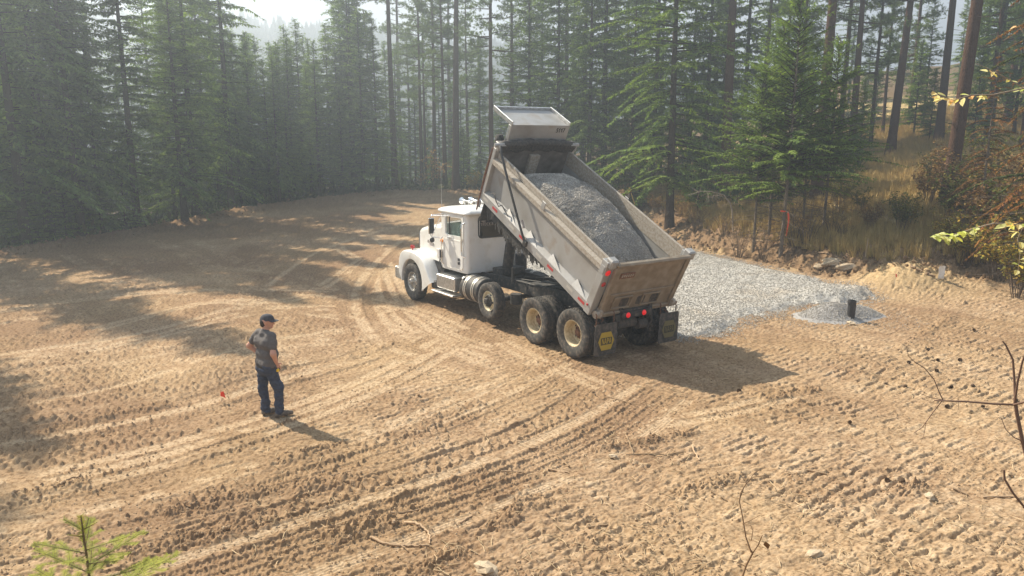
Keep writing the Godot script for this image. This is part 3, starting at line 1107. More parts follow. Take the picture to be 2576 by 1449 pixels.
	for k in 25:
		var a := TAU * k / 24
		ring.append(Vector3(5.52 + 0.09 * sin(a), 2.12 + 0.2 * sin(a), -0.48 + 0.22 * cos(a)))
	m.tube(ring, [0.016], 6, false)
	m.tube([Vector3(5.52, 2.12, -0.7), Vector3(5.52, 2.12, -0.26)], [0.012], 5)
	m.tube([Vector3(5.52, 2.12, -0.48), Vector3(5.85, 1.9, -0.48)], [0.025], 6)
	part("steering_wheel", m.mesh(), mats.dark_trim, T)
	# cowl side boxes, marker lamps, hood latches
	for s in [-1.0, 1.0]:
		m = MB.new()
		m.box(Vector3(5.93, 1.38, s * 0.95 - 0.02), Vector3(6.08, 1.66, s * 1.09), 0.02) if s > 0.0 else m.box(Vector3(5.93, 1.38, -1.09), Vector3(6.08, 1.66, -0.93), 0.02)
		part("cowl_vent", m.mesh(), mats.white_paint, T)
		m = MB.new()
		m.box(Vector3(5.922, 1.41, s * 1.03 - 0.04), Vector3(5.93, 1.62, s * 1.03 + 0.04))
		part("vent_grille", m.mesh(), mats.dark_trim, T)
		m = MB.new()
		m.box(Vector3(5.9, 1.84, s * 0.985 - 0.02), Vector3(6.02, 1.91, s * 0.985 + 0.02), 0.01)
		part("marker_lamp", m.mesh(), mats.amber_lens, T)
		m = MB.new()
		m.tube([Vector3(6.12, 1.42, s * 0.95), Vector3(6.06, 1.25, s * 1.0), Vector3(5.96, 1.06, s * 1.0)], [0.02, 0.02, 0.035], 6)
		part("hood_latch", m.mesh(), mats.black_steel, T)
	# ---- hood
	m = MB.new()
	loops = []
	for q in [[6.085, 0.93, 2.33, 1.25], [6.4, 0.90, 2.30, 1.25], [6.9, 0.83, 2.22, 1.25], [7.4, 0.75, 2.13, 1.22], [7.75, 0.70, 2.06, 1.2], [7.84, 0.68, 2.03, 1.2], [7.865, 0.65, 2.0, 1.2]]:
		var l := [Vector3(q[0], q[3], -q[1])]
		for k in 7:
			var a := PI - PI * 0.5 * k / 6.0
			l.append(Vector3(q[0], q[2] - 0.16 + 0.16 * sin(a), -q[1] + 0.2 + 0.2 * cos(a)))
		l.append(Vector3(q[0], q[2] + 0.025, 0))
		for k in 7:
			var a := PI * 0.5 - PI * 0.5 * k / 6.0
			l.append(Vector3(q[0], q[2] - 0.16 + 0.16 * sin(a), q[1] - 0.2 + 0.2 * cos(a)))
		l.append(Vector3(q[0], q[3], q[1]))
		loops.append(l)
	m.loft(loops, false)
	m.fan(loops[-1])
	var hood := part("hood", m.mesh(), mats.white_paint, T)
	m = MB.new()                                           # grille shell and hood ornament
	var gl := []
	for q in loops[-1]: gl.append(Vector3(7.9, q.y + 0.012, q.z * 1.03))
	var gb := []
	for q in loops[-2]: gb.append(Vector3(7.82, q.y + 0.012, q.z * 1.03))
	m.loft([gb, gl], false, false)
	m.fan(gl)
	m.box(Vector3(7.6, 2.14, -0.05), Vector3(7.78, 2.165, 0.05), 0.01)
	m.tube([Vector3(6.5, 2.345, 0.0), Vector3(7.5, 2.16, 0.0)], [0.013], 6)
	part("grille", m.mesh(), mats.chrome, hood)
	for s in [-1.0, 1.0]:
		m = MB.new()
		m.bar(Vector3(6.98, 1.73, s * 0.842), Vector3(6.62, 1.70, s * 0.885), 0.02, 0.05)
		m.ball(Vector3(7.0, 1.735, s * 0.842), Vector3(0.035, 0.05, 0.02), 10, 6)
		part("side_emblem", m.mesh(), mats.faded_grey, hood)
	# ---- fenders: arch plates with a rounded rim
	for s in [-1.0, 1.0]:
		m = MB.new()
		var arch := []
		var crown := []
		for k in 21:
			var a := deg_to_rad(lerpf(-8.0, 200.0, k / 20.0))
			var rr := 0.635
			arch.append(Vector2(7.40 + rr * cos(a), 0.56 + rr * sin(a)))
		# outline above, from the nose round over the wheel to the skirt behind it
		var outl := [[8.24, 0.72], [8.25, 0.9], [8.23, 1.05], [8.19, 1.19], [8.12, 1.3], [8.02, 1.375], [7.9, 1.41], [7.76, 1.42], [7.62, 1.42], [7.48, 1.42], [7.34, 1.415], [7.2, 1.405], [7.06, 1.385], [6.92, 1.345], [6.79, 1.285], [6.67, 1.2], [6.56, 1.095], [6.47, 0.98], [6.39, 0.87], [6.31, 0.77], [6.22, 0.68]]
		for q in outl: crown.append(Vector2(q[0], q[1]))
		var z_out: float = s * 1.205
		var rows := []
		for e in [[0.0, 0.55], [0.0, 1.06], [0.02, 1.13], [0.06, 1.18], [0.12, 1.2], [0.55, 1.203], [0.97, 1.205], [1.0, 1.19], [1.0, 1.13]]:
			var l := []
			for k in 21:
				var q: Vector2 = crown[k].lerp(arch[k], e[0])
				l.append(Vector3(q.x, q.y + (0.10 * smooth(6.4, 6.9, q.x) * smooth(8.0, 7.2, q.x) if e[1] < 0.6 else 0.0), s * e[1]))
			rows.append(l)
		m.loft(rows, false)
		part("fender", m.mesh(), mats.white_paint, T)
		m = MB.new()
		m.box(Vector3(6.1, 0.62, s * 0.75 - 0.1), Vector3(6.6, 1.25, s * 0.75 + 0.1))
		m.box(Vector3(6.12, 0.5, s * 0.9 - 0.2), Vector3(6.4, 0.72, s * 0.9 + 0.2), 0.02)
		part("splash_guard", m.mesh(), mats.black_steel, T)
		m = MB.new()
		m.box(Vector3(7.62, 1.46, s * 1.0 - 0.05), Vector3(7.74, 1.56, s * 1.0 + 0.05), 0.02)
		m.tube([Vector3(7.68, 1.36, s * 1.0), Vector3(7.68, 1.47, s * 1.0)], [0.02], 6)
		part("turn_signal", m.mesh(), mats.red_lens, T)
	m = MB.new()
	m.box(Vector3(8.36, 0.50, -1.2), Vector3(8.5, 0.86, 1.2), 0.03)
	m.box(Vector3(7.7, 0.56, -0.5), Vector3(8.36, 0.8, -0.36))
	m.box(Vector3(7.7, 0.56, 0.36), Vector3(8.36, 0.8, 0.5))
	m.box(Vector3(8.1, 0.5, -1.2), Vector3(8.358, 0.84, -1.16), 0.01)
	m.box(Vector3(8.1, 0.5, 1.16), Vector3(8.358, 0.84, 1.2), 0.01)
	part("bumper", m.mesh(), mats.alloy_rim, T)
	# ---- battery box, step, fuel tank
	for s in [-1.0, 1.0]:
		m = MB.new()
		m.box(Vector3(5.0, 0.60, minf(s * 0.62, s * 1.17)), Vector3(5.98, 0.98, maxf(s * 0.62, s * 1.17)), 0.03)
		for k in 9:                                        # raised tread bars on the lid
			var x := 5.08 + 0.1 * k
			m.box(Vector3(x, 0.978, minf(s * 0.75, s * 1.12)), Vector3(x + 0.02, 0.99, maxf(s * 0.75, s * 1.12)))
		part("battery_box", m.mesh(), mats.bright_aluminium, T)
		m = MB.new()
		m.box(Vector3(4.95, 0.47, minf(s * 0.9, s * 1.26)), Vector3(6.1, 0.52, maxf(s * 0.9, s * 1.26)), 0.012)
		m.box(Vector3(5.1, 0.50, minf(s * 0.85, s * 0.9)), Vector3(5.2, 0.62, maxf(s * 0.85, s * 0.9)))
		m.box(Vector3(5.8, 0.50, minf(s * 0.85, s * 0.9)), Vector3(5.9, 0.62, maxf(s * 0.85, s * 0.9)))
		part("step", m.mesh(), mats.bright_aluminium, T)
		m = MB.new()
		m.xf = Transform3D(Basis(Vector3(0, 1, 0), PI / 2), Vector3(4.3, 0.77, s * 0.84))
		m.lathe([Vector2(0.0, -0.49), Vector2(0.27, -0.48), Vector2(0.33, -0.43), Vector2(0.34, -0.4), Vector2(0.34, 0.4), Vector2(0.33, 0.43), Vector2(0.27, 0.48), Vector2(0.0, 0.49)], 32, false)
		var tank := part("fuel_tank", m.mesh(), mats.black_steel, T)
		m = MB.new()
		m.xf = Transform3D(Basis(Vector3(0, 1, 0), PI / 2), Vector3(4.3, 0.77, s * 0.84))
		for z in [-0.24, -0.16, 0.14, 0.22]: m.lathe([Vector2(0.342, z - 0.02), Vector2(0.352, z - 0.018), Vector2(0.352, z + 0.018), Vector2(0.342, z + 0.02)], 32)
		part("tank_strap", m.mesh(), mats.alloy_rim, tank)
		m = MB.new()
		m.tube([Vector3(4.66, 0.98, s * 1.03), Vector3(4.66, 1.05, s * 1.09)], [0.045], 10)
		part("filler_cap", m.mesh(), mats.chrome, tank)
	# ---- behind the cab: hoist, headboard post, air cleaner
	m = MB.new()
	m.tube([Vector3(4.12, 1.0, -0.1), Vector3(3.86, 2.1, -0.1)], [0.14], 14)
	m.tube([Vector3(3.86, 2.1, -0.1), Vector3(3.62, 3.05, -0.1)], [0.11], 14)
	m.box(Vector3(3.9, 1.12, -0.38), Vector3(4.35, 1.3, 0.38), 0.02)
	part("hoist_cylinder", m.mesh(), mats.black_steel, T)
	m = MB.new()
	m.tube([Vector3(4.45, 1.15, 0.62), Vector3(4.45, 1.55, 0.62)], [0.16], 16)
	m.tube([Vector3(4.4, 1.5, 0.95), Vector3(4.4, 2.0, 0.95)], [0.09], 12)
	m.tube([Vector3(4.0, 0.95, 0.75), Vector3(3.5, 0.95, 0.75)], [0.15], 14)
	part("air_cleaner", m.mesh(), mats.black_steel, T)
	m = MB.new()
	m.tube([Vector3(3.05, 1.12, -0.62), Vector3(3.05, 1.48, -0.62)], [0.035], 8)
	part("vent_pipe", m.mesh(), mats.black_steel, T)
	m = MB.new()
	m.tube([Vector3(2.6, 1.1, 0.7), Vector3(2.6, 1.4, 0.7)], [0.05], 8)
	part("vent_pipe", m.mesh(), mats.black_steel, T)
	# ---- on the roof: horns, work lamp, antenna
	for q in [[5.75, -0.3, 0.42], [5.6, -0.02, 0.62], [5.55, 0.25, 0.42]]:
		m = MB.new()
		m.xf = Transform3D(Basis(Vector3(0, 1, 0), PI / 2), Vector3(q[0], 2.935, q[1]))
		var L: float = q[2]
		m.lathe([Vector2(0.0, -L * 0.45), Vector2(0.028, -L * 0.44), Vector2(0.03, 0.0), Vector2(0.04, L * 0.3), Vector2(0.06, L * 0.48), Vector2(0.095, L * 0.58), Vector2(0.1, L * 0.6), Vector2(0.085, L * 0.57), Vector2(0.0, L * 0.4)], 18, false)
		m.xf = Transform3D()
		m.box(Vector3(q[0] - 0.1, 2.83, q[1] - 0.02), Vector3(q[0] - 0.06, 2.92, q[1] + 0.02))
		m.box(Vector3(q[0] + 0.1, 2.83, q[1] - 0.02), Vector3(q[0] + 0.13, 2.92, q[1] + 0.02))
		part("air_horn", m.mesh(), mats.chrome, T)
	m = MB.new()
	m.xf = Transform3D(Basis(Vector3(0, 1, 0), -PI / 2 - 0.3), Vector3(5.05, 2.95, -0.35))
	m.lathe([Vector2(0.0, 0.04), Vector2(0.07, 0.035), Vector2(0.075, 0.02), Vector2(0.07, 0.0), Vector2(0.03, -0.06), Vector2(0.0, -0.065)], 18, false)
	m.xf = Transform3D()
	m.box(Vector3(5.02, 2.83, -0.39), Vector3(5.08, 2.88, -0.31), 0.01)
	part("work_lamp", m.mesh(), mats.faded_grey, T)
	m = MB.new()
	m.tube([Vector3(6.07, 2.5, -0.9), Vector3(6.08, 3.2, -0.9), Vector3(6.14, 4.0, -0.88)], [0.009, 0.007, 0.005], 5)
	part("antenna", m.mesh(), mats.white_tape, T)
	# ---- rear: light bar, mud flaps
	m = MB.new()
	m.box(Vector3(-0.76, 0.90, -0.46), Vector3(-0.70, 1.03, 0.32), 0.01)
	m.box(Vector3(-0.74, 1.03, -0.46), Vector3(-0.6, 1.09, -0.36), 0.01)
	m.box(Vector3(-0.74, 0.86, 0.32), Vector3(-0.62, 1.06, 0.44), 0.02)
	m.box(Vector3(-0.74, 0.84, -0.62), Vector3(-0.62, 1.0, -0.48), 0.02)
	part("light_bar", m.mesh(), mats.black_steel, T)
	for z in [-0.30, 0.16]:
		m = MB.new()
		m.xf = Transform3D(Basis(Vector3(0, 1, 0), -PI / 2), Vector3(-0.765, 0.965, z))
		m.lathe([Vector2(0.0, 0.025), Vector2(0.05, 0.018), Vector2(0.06, 0.0)], 16, false)
		part("brake_light", m.mesh(), mats.lit_lens, T)
	for s in [-1.0, 1.0]:
		m = MB.new()
		var z0: float = minf(s * 0.62, s * 1.22)
		var z1: float = maxf(s * 0.62, s * 1.22)
		var l := []
		var l2 := []
		for q in rrect((z0 + z1) * 0.5, 0.53, (z1 - z0) * 0.5, 0.34, 0.06, 4):
			l.append(Vector3(-0.72 - 0.05 * sin(q.y * 2.0), q.y, q.x))
			l2.append(Vector3(-0.73 - 0.05 * sin(q.y * 2.0), q.y, q.x))
		m.loft([l, l2], true, false)
		m.fan(l)
		m.fan(l2)
		var flap := part("mud_flap", m.mesh(), mats.flap_rubber, T)
		for z in [z0 + 0.06, z1 - 0.06]:                   # chains
			m = MB.new()
			for k in 7:
				var a := Vector3(-0.74, 0.86 + 0.035 * k, z)
				m.tube([a, a + Vector3(0.0, 0.03, 0.012 * (1 if k % 2 else -1))], [0.012], 5)
			part("chain", m.mesh(), mats.rust, flap)
		# the sign: a yellow hexagon with a black band and letters
		var c := Vector3(-0.786, 0.50, s * 0.92)
		m = MB.new()
		var faded: bool = s > 0.0
		var hexa := []
		for e in [[-0.22, 0.0], [-0.13, 0.19], [0.13, 0.19], [0.22, 0.0], [0.13, -0.19], [-0.13, -0.19]]: hexa.append(c + Vector3(0, e[1], e[0]))
		m.fan(hexa)
		part("flap_sign", m.mesh(), mats.sign_faded if faded else mats.sign_yellow, flap)
		m = MB.new()
		m.quad(c + Vector3(-0.003, 0.075, -0.15), c + Vector3(-0.003, 0.075, 0.15), c + Vector3(-0.003, -0.075, 0.15), c + Vector3(-0.003, -0.075, -0.15))
		part("sign_band", m.mesh(), mats.sign_black, flap)
		lettering("sign_lettering", "NAPA", 0.12, mats.sign_faded if faded else mats.sign_yellow, flap, Transform3D(back.basis, c + Vector3(-0.004, 0.0, 0.0)), 0.6)
	build_bed(T)

func build_bed(T: Node3D) -> void:
	# own axes: x along the floor towards the cab, y square to it, z to the right; origin at the hinge
	var B := Node3D.new()
	B.name = "dump_bed"
	T.add_child(B, true)
	B.position = Vector3(-0.55, 1.10, 0)
	B.rotation.z = deg_to_rad(27.0)
	var m := MB.new()
	m.box(Vector3(0.0, 0.0, -1.03), Vector3(4.6, 0.05, 1.03))
	part("bed_floor", m.mesh(), mats.worn_inside, B)
	for z in [-0.45, 0.45]:
		m = MB.new()
		m.box(Vector3(-0.15, -0.24, z - 0.05), Vector3(4.5, -0.004, z + 0.05), 0.01)
		part("long_sill", m.mesh(), mats.black_steel, B)
	m = MB.new()
	for k in 9: m.box(Vector3(0.25 + 0.5 * k, -0.12, -1.0), Vector3(0.33 + 0.5 * k, -0.003, 1.0))
	part("floor_rib", m.mesh(), mats.black_steel, B)
	for s in [-1.0, 1.0]:
		# side sheet, lower rail, top rail, side board
		m = MB.new()
		m.loft([[Vector3(0.1, 0.2, s * 1.07), Vector3(4.58, 0.2, s * 1.07)], [Vector3(0.1, 0.95, s * 1.10), Vector3(4.58, 0.95, s * 1.10)], [Vector3(0.1, 0.95, s * 1.06), Vector3(4.58, 0.95, s * 1.06)], [Vector3(0.1, 0.05, s * 1.02), Vector3(4.58, 0.05, s * 1.02)]], false, false)
		part("side_panel", m.mesh(), mats.bed_steel, B)
		m = MB.new()
		var lo := PackedVector2Array([Vector2(s * 1.02, -0.04), Vector2(s * 1.21, -0.04), Vector2(s * 1.21, 0.16), Vector2(s * 1.08, 0.235), Vector2(s * 1.02, 0.235)])
		var la := []
		var lb := []
		for q in lo: la.append(Vector3(0.0, q.y, q.x)); lb.append(Vector3(4.6, q.y, q.x))
		m.loft([la, lb], true, false)
		m.fan(la); m.fan(lb)
		part("lower_rail", m.mesh(), mats.bed_steel, B)
		m = MB.new()
		lo = PackedVector2Array([Vector2(s * 1.04, 0.90), Vector2(s * 1.21, 0.98), Vector2(s * 1.21, 1.08), Vector2(s * 1.13, 1.12), Vector2(s * 1.04, 1.12)])
		la = []
		lb = []
		for q in lo: la.append(Vector3(0.15, q.y, q.x)); lb.append(Vector3(4.56, q.y, q.x))
		m.loft([la, lb], true, false)
		m.fan(la); m.fan(lb)
		part("top_rail", m.mesh(), mats.dusty_steel, B)
		m = MB.new()
		m.box(Vector3(0.16, 1.123, minf(s * 1.05, s * 1.11)), Vector3(4.56, 1.26, maxf(s * 1.05, s * 1.11)), 0.008)
		part("side_board", m.mesh(), mats.dusty_steel, B)
		m = MB.new()
		m.box(Vector3(2.28, 1.05, s * 1.215 - 0.012), Vector3(2.42, 1.24, s * 1.215 + 0.012), 0.03)
		part("board_bracket", m.mesh(), mats.bed_steel, B)
		# dirt-shedding braces along the lower rail
		for x in [0.75, 1.7, 2.65, 3.6]:
			m = MB.new()
			var p := [Vector3(x - 0.55, 0.165, s * 1.2), Vector3(x, 0.17, s * 1.2), Vector3(x, 0.31, s * 1.083), Vector3(x, 0.17, s * 1.08)]
			m.tri(p[0], p[2], p[1]); m.tri(p[1], p[2], p[3])
			part("rail_brace", m.mesh(false), mats.bed_steel, B)
		# reflective tape
		var kk := 0
		for x in [0.35, 0.78, 1.55, 2.02, 2.75, 3.22, 4.0, 4.45]:
			m = MB.new()
			m.box(Vector3(x - 0.15, 0.04, s * 1.2125 - 0.0015), Vector3(x + 0.08, 0.10, s * 1.2125 + 0.0015))
			part("reflective_tape", m.mesh(), mats.red_tape if kk % 2 == 0 else mats.white_tape, B)
			kk += 1
		# corner posts
		m = MB.new()
		m.box(Vector3(-0.02, -0.06, minf(s * 1.03, s * 1.225)), Vector3(0.17, 1.25, maxf(s * 1.03, s * 1.225)), 0.012)
		m.box(Vector3(-0.1, 1.12, minf(s * 1.0, s * 1.2)), Vector3(0.1, 1.33, maxf(s * 1.0, s * 1.2)), 0.03)
		m.box(Vector3(0.02, 0.95, s * 1.228 - 0.006), Vector3(0.12, 1.13, s * 1.228 + 0.006), 0.004)
		var post := part("rear_post", m.mesh(), mats.bed_steel, B)
		for q in [[1.0, 0.06], [0.72, 0.05]]:
			m = MB.new()
			m.xf = Transform3D(Basis(Vector3(0, 1, 0), -PI / 2), Vector3(-0.022, q[0], s * 1.13))
			m.lathe([Vector2(0.0, 0.02), Vector2(q[1], 0.012), Vector2(q[1] + 0.008, 0.0)], 14, false)
			part("tail_light", m.mesh(), mats.lit_lens if s < 0.0 and q[0] > 0.9 else mats.red_lens, post)
		m = MB.new()
		m.ball(Vector3(0.1, 0.14, s * 1.23), Vector3(0.03, 0.03, 0.02), 10, 6)
		part("side_marker", m.mesh(), mats.red_lens, post)
		m = MB.new()
		m.box(Vector3(4.56, -0.04, minf(s * 1.04, s * 1.2)), Vector3(4.68, 1.36, maxf(s * 1.04, s * 1.2)), 0.012)
		part("front_post", m.mesh(), mats.bed_steel, B)
		# ragged rubber skirt below the rail
		m = MB.new()
		rng.seed = 77
		var x := 1.7
		while x < 4.55:
			var w := rng.randf_range(0.03, 0.07)
			var drop := (0.18 + 0.30 * smooth(1.7, 3.0, x)) * rng.randf_range(0.65, 1.15)
			var dx := -drop * sin(deg_to_rad(27.0))
			var dy := -drop * cos(deg_to_rad(27.0))
			m.quad(Vector3(x, -0.03, s * 1.06), Vector3(x + w, -0.03, s * 1.06), Vector3(x + w * 0.8 + dx, -0.03 + dy, s * 1.05), Vector3(x + dx, -0.03 + dy * 0.95, s * 1.05))
			x += w * 0.92
		part("rubber_skirt", m.mesh(false), mats.soot_rubber, B)
	# front wall and doghouse
	m = MB.new()
	m.box(Vector3(4.6, 0.0, -1.04), Vector3(4.65, 1.42, 1.04))
	part("front_wall", m.mesh(), mats.worn_inside, B)
	m = MB.new()
	m.box(Vector3(4.5, 0.05, -0.17), Vector3(4.6, 1.2, 0.12), 0.01)
	part("front_stiffener", m.mesh(), mats.dusty_steel, B)
	# cab shield
	m = MB.new()
	m.box(Vector3(4.66, 1.38, -0.87), Vector3(4.69, 1.93, 0.87))
	part("shield_face", m.mesh(), mats.bed_steel, B)
	lettering("shield_number", "5117", 0.11, mats.sign_black, B, Transform3D(Basis(Vector3(0, 0, 1), Vector3(0, 1, 0), Vector3(-1, 0, 0)), Vector3(4.657, 1.80, 0.62)), 0.8)
	m = MB.new()
	m.box(Vector3(4.69, 1.90, -0.87), Vector3(5.56, 1.925, 0.87))
	part("shield_panel", m.mesh(), mats.bed_steel, B)
	m = MB.new()
	for s in [-1.0, 1.0]:
		m.box(Vector3(4.66, 1.926, minf(s * 0.84, s * 0.872)), Vector3(5.56, 2.01, maxf(s * 0.84, s * 0.872)), 0.006)
		m.box(Vector3(4.692, 1.36, minf(s * 0.84, s * 0.872)), Vector3(4.79, 1.9, maxf(s * 0.84, s * 0.872)), 0.006)
	m.box(Vector3(5.53, 1.926, -0.838), Vector3(5.565, 1.99, 0.838), 0.006)
	part("shield_flange", m.mesh(), mats.bright_aluminium, B)
	# rolled tarp with its brackets
	m = MB.new()
	rng.seed = 5
	var path := []
	var rad := []
	for k in 19:
		var t := k / 18.0
		path.append(Vector3(4.58 + rng.randf_range(-0.015, 0.015), 1.46 + 0.05 * sin(t * PI) - 0.02 * absf(t - 0.5) + rng.randf_range(-0.012, 0.012), lerpf(-1.1, 1.12, t)))
		rad.append(rng.randf_range(0.075, 0.105) * (0.6 if k == 0 or k == 18 else 1.0))
	m.tube(path, rad, 10)
	var sheet := []
	for r in 5:
		var l := []
		for k in 19:
			var t := k / 18.0
			l.append(path[k] + Vector3(-0.09 + 0.02 * r, -0.02 - 0.05 * r + 0.02 * sin(k * 1.7 + r), 0.0))
		sheet.append(l)
	m.loft(sheet, false)
	part("rolled_tarp", m.mesh(), mats.tarp_cloth, B)
	for s in [-1.0, 1.0]:
		m = MB.new()
		m.box(Vector3(4.5, 1.3, s * 1.16 - 0.03), Vector3(4.66, 1.46, s * 1.16 + 0.03), 0.02)
		m.tube([Vector3(4.55, 1.48, s * 1.02), Vector3(4.58, 1.45, s * 1.26)], [0.045], 8)
		m.box(Vector3(4.5, 1.44, s * 1.05 - 0.1), Vector3(4.74, 1.49, s * 1.05 + 0.1), 0.02)
		part("tarp_bracket", m.mesh(), mats.bed_steel, B)
	m = MB.new()                                           # tarp motor cover
	m.xf = Transform3D(Basis(), Vector3(4.86, 1.46, -0.97))
	m.lathe([Vector2(0.0, -0.08), Vector2(0.10, -0.06), Vector2(0.12, -0.04), Vector2(0.12, 0.06), Vector2(0.0, 0.085)], 18, false)
	part("motor_cover", m.mesh(), mats.soot_rubber, B)
	m = MB.new()                                           # swing arm
	m.tube([Vector3(4.42, 1.5, -1.2), Vector3(4.25, 1.42, -1.27), Vector3(3.6, 0.93, -1.29), Vector3(2.95, 0.42, -1.28), Vector3(2.52, 0.06, -1.25)], [0.035, 0.032, 0.028, 0.028, 0.03], 7)
	m.box(Vector3(2.46, -0.02, -1.27), Vector3(2.6, 0.12, -1.2), 0.02)
	part("tarp_arm", m.mesh(), mats.black_steel, B)
	m = MB.new()
	m.tube([Vector3(2.86, 0.46, -1.25), Vector3(2.78, 0.40, -1.24), Vector3(2.72, 0.33, -1.24)], [0.03, 0.022, 0.03], 7)
	part("arm_spring", m.mesh(), mats.faded_grey, B)
	m = MB.new()                                           # rods and hose along the front edge
	m.tube([Vector3(4.72, 1.3, -1.19), Vector3(4.74, 0.6, -1.2), Vector3(4.70, -0.05, -1.2), Vector3(4.74, -0.4, -1.16)], [0.02], 6)
	m.tube([Vector3(4.78, 1.3, -1.12), Vector3(4.8, 0.5, -1.13), Vector3(4.76, -0.1, -1.14)], [0.022], 6)
	part("hose", m.mesh(), mats.rust, B)
	m = MB.new()
	m.tube([Vector3(4.3, 0.3, -1.18), Vector3(4.12, 0.42, -1.24), Vector3(3.95, 0.3, -1.25), Vector3(3.82, 0.24, -1.24), Vector3(3.72, 0.34, -1.24), Vector3(3.55, 0.28, -1.23), Vector3(3.4, 0.22, -1.22)], [0.014], 6)
	part("cable", m.mesh(), mats.black_steel, B)
	m = MB.new()
	m.box(Vector3(4.55, -0.62, -1.12), Vector3(4.58, -0.04, 1.12))
	part("splash_apron", m.mesh(), mats.soot_rubber, B)
	# tailgate: sheet in a frame, with its lower pockets
	m = MB.new()
	m.box(Vector3(-0.10, -0.04, -1.02), Vector3(-0.05, 1.24, 1.02))
	var gate := part("tailgate", m.mesh(), mats.tailgate_steel, B)
	m = MB.new()
	m.box(Vector3(-0.16, 1.18, -1.06), Vector3(-0.04, 1.27, 1.06), 0.03)
	m.box(Vector3(-0.15, -0.08, -1.04), Vector3(-0.04, 0.03, 1.04), 0.02)
	for s in [-1.0, 1.0]: m.box(Vector3(-0.14, 0.031, minf(s * 0.93, s * 1.05)), Vector3(-0.04, 1.179, maxf(s * 0.93, s * 1.05)), 0.012)
	m.box(Vector3(-0.125, 0.44, -0.92), Vector3(-0.101, 0.5, 0.92), 0.008)
	part("gate_frame", m.mesh(), mats.tailgate_steel, gate)
	for z in [-0.5, 0.32]:
		m = MB.new()
		m.box(Vector3(-0.135, 0.09, z - 0.26), Vector3(-0.101, 0.12, z + 0.26), 0.006)
		m.box(Vector3(-0.135, 0.36, z - 0.26), Vector3(-0.101, 0.40, z + 0.26), 0.006)
		m.box(Vector3(-0.135, 0.121, z - 0.26), Vector3(-0.101, 0.359, z - 0.235))
		m.box(Vector3(-0.135, 0.121, z + 0.235), Vector3(-0.101, 0.359, z + 0.26))
		part("gate_pocket", m.mesh(), mats.tailgate_steel, gate)
	for z in [-0.42, 0.05, 0.45]:
		m = MB.new()
		var l := []
		for q in rrect(z, 0.23, 0.12, 0.11, 0.05, 3): l.append(Vector3(-0.104, q.y, q.x))
		m.fan(l)
		part("gate_stain", m.mesh(), mats.flap_rubber, gate)
	m = MB.new()
	m.box(Vector3(-0.125, 0.88, -0.85), Vector3(-0.102, 1.02, -0.45), 0.015)
	part("maker_plate", m.mesh(), mats.rust, gate)
	m = MB.new()
	for k in 6: m.box(Vector3(-0.131, 0.92 + 0.008 * (k % 2), -0.82 + 0.058 * k), Vector3(-0.124, 0.985, -0.785 + 0.058 * k), 0.004)
	part("plate_relief", m.mesh(), mats.dusty_steel, gate)
	for s in [-1.0, 1.0]:
		m = MB.new()
		m.xf = Transform3D(Basis(), Vector3(-0.12, 0.02, s * 1.08))
		m.lathe([Vector2(0.0, -0.07), Vector2(0.085, -0.06), Vector2(0.085, 0.06), Vector2(0.0, 0.07)], 14)
		m.xf = Transform3D()
		m.box(Vector3(-0.2, -0.05, s * 1.03 - 0.03), Vector3(-0.02, 0.14, s * 1.03 + 0.03), 0.02)
		part("gate_latch", m.mesh(), mats.dusty_steel, gate)
	for s in [-1.0, 1.0]:
		m = MB.new()
		for k in 8:
			var a := Vector3(-0.17, -0.05 - 0.03 * k, s * (0.98 - 0.02 * sin(k * 0.8) * 4.0))
			m.tube([a, a + Vector3(-0.012, -0.026, 0.01 * (1 if k % 2 else -1))], [0.013], 5)
		part("gate_chain", m.mesh(), mats.rust, gate)
	build_load(T, B)

# ---------------------------------------------------------------- gravel
func stone_mesh(sd: int) -> ArrayMesh:
	rng.seed = sd
	var m := MB.new()
	var p := []
	for q in [Vector3(1, 0, 0), Vector3(-1, 0, 0), Vector3(0, 0.7, 0), Vector3(0, -0.7, 0), Vector3(0, 0, 0.8), Vector3(0, 0, -0.8)]:
		p.append(q * rng.randf_range(0.7, 1.25) + Vector3(rng.randf_range(-0.25, 0.25), rng.randf_range(-0.2, 0.2), rng.randf_range(-0.25, 0.25)))
	for f in [[0, 2, 4], [4, 2, 1], [1, 2, 5], [5, 2, 0], [4, 3, 0], [1, 3, 4], [5, 3, 1], [0, 3, 5]]: m.tri(p[f[0]], p[f[1]], p[f[2]])
	return m.mesh(false)

func stones(xfs: Array, cols: PackedColorArray, mesh: Mesh, mat: Material) -> MultiMeshInstance3D:
	var mm := MultiMesh.new()
	mm.transform_format = MultiMesh.TRANSFORM_3D
	mm.use_colors = true
	mm.mesh = mesh
	mm.instance_count = xfs.size()
	for k in xfs.size():
		mm.set_instance_transform(k, xfs[k])
		mm.set_instance_color(k, cols[k])
	var o := MultiMeshInstance3D.new()
	o.multimesh = mm
	o.material_override = mat
	return o

func any_turn() -> Basis:
	return Basis.from_euler(Vector3(rng.randf_range(0, TAU), rng.randf_range(0, TAU), rng.randf_range(0, TAU)))

func grey_stone(dirty := 0.0) -> Color:
	var g := rng.randf_range(0.24, 0.52)
	var c := Color(g, g * 0.955, g * 0.875)
	return c.lerp(Color(0.33, 0.26, 0.19), dirty * rng.randf())

func heap_height(s: float, z: float) -> float:
	var k := [[0.0, 0.55], [0.4, 0.76], [1.2, 1.10], [2.2, 1.30], [3.0, 1.30], [3.8, 1.08], [4.3, 0.80], [4.6, 0.6]]
	var h := 0.4
	for i in k.size() - 1:
		if s >= k[i][0]: h = lerpf(k[i][1], k[i + 1][1], clampf((s - k[i][0]) / (k[i + 1][0] - k[i][0]), 0, 1))
	var e := 1.0 - 0.40 * pow(absf(z) / 1.08, 2.6)
	return h * e + 0.035 * n_mid.get_noise_2d(s * 1.3, z * 1.3)

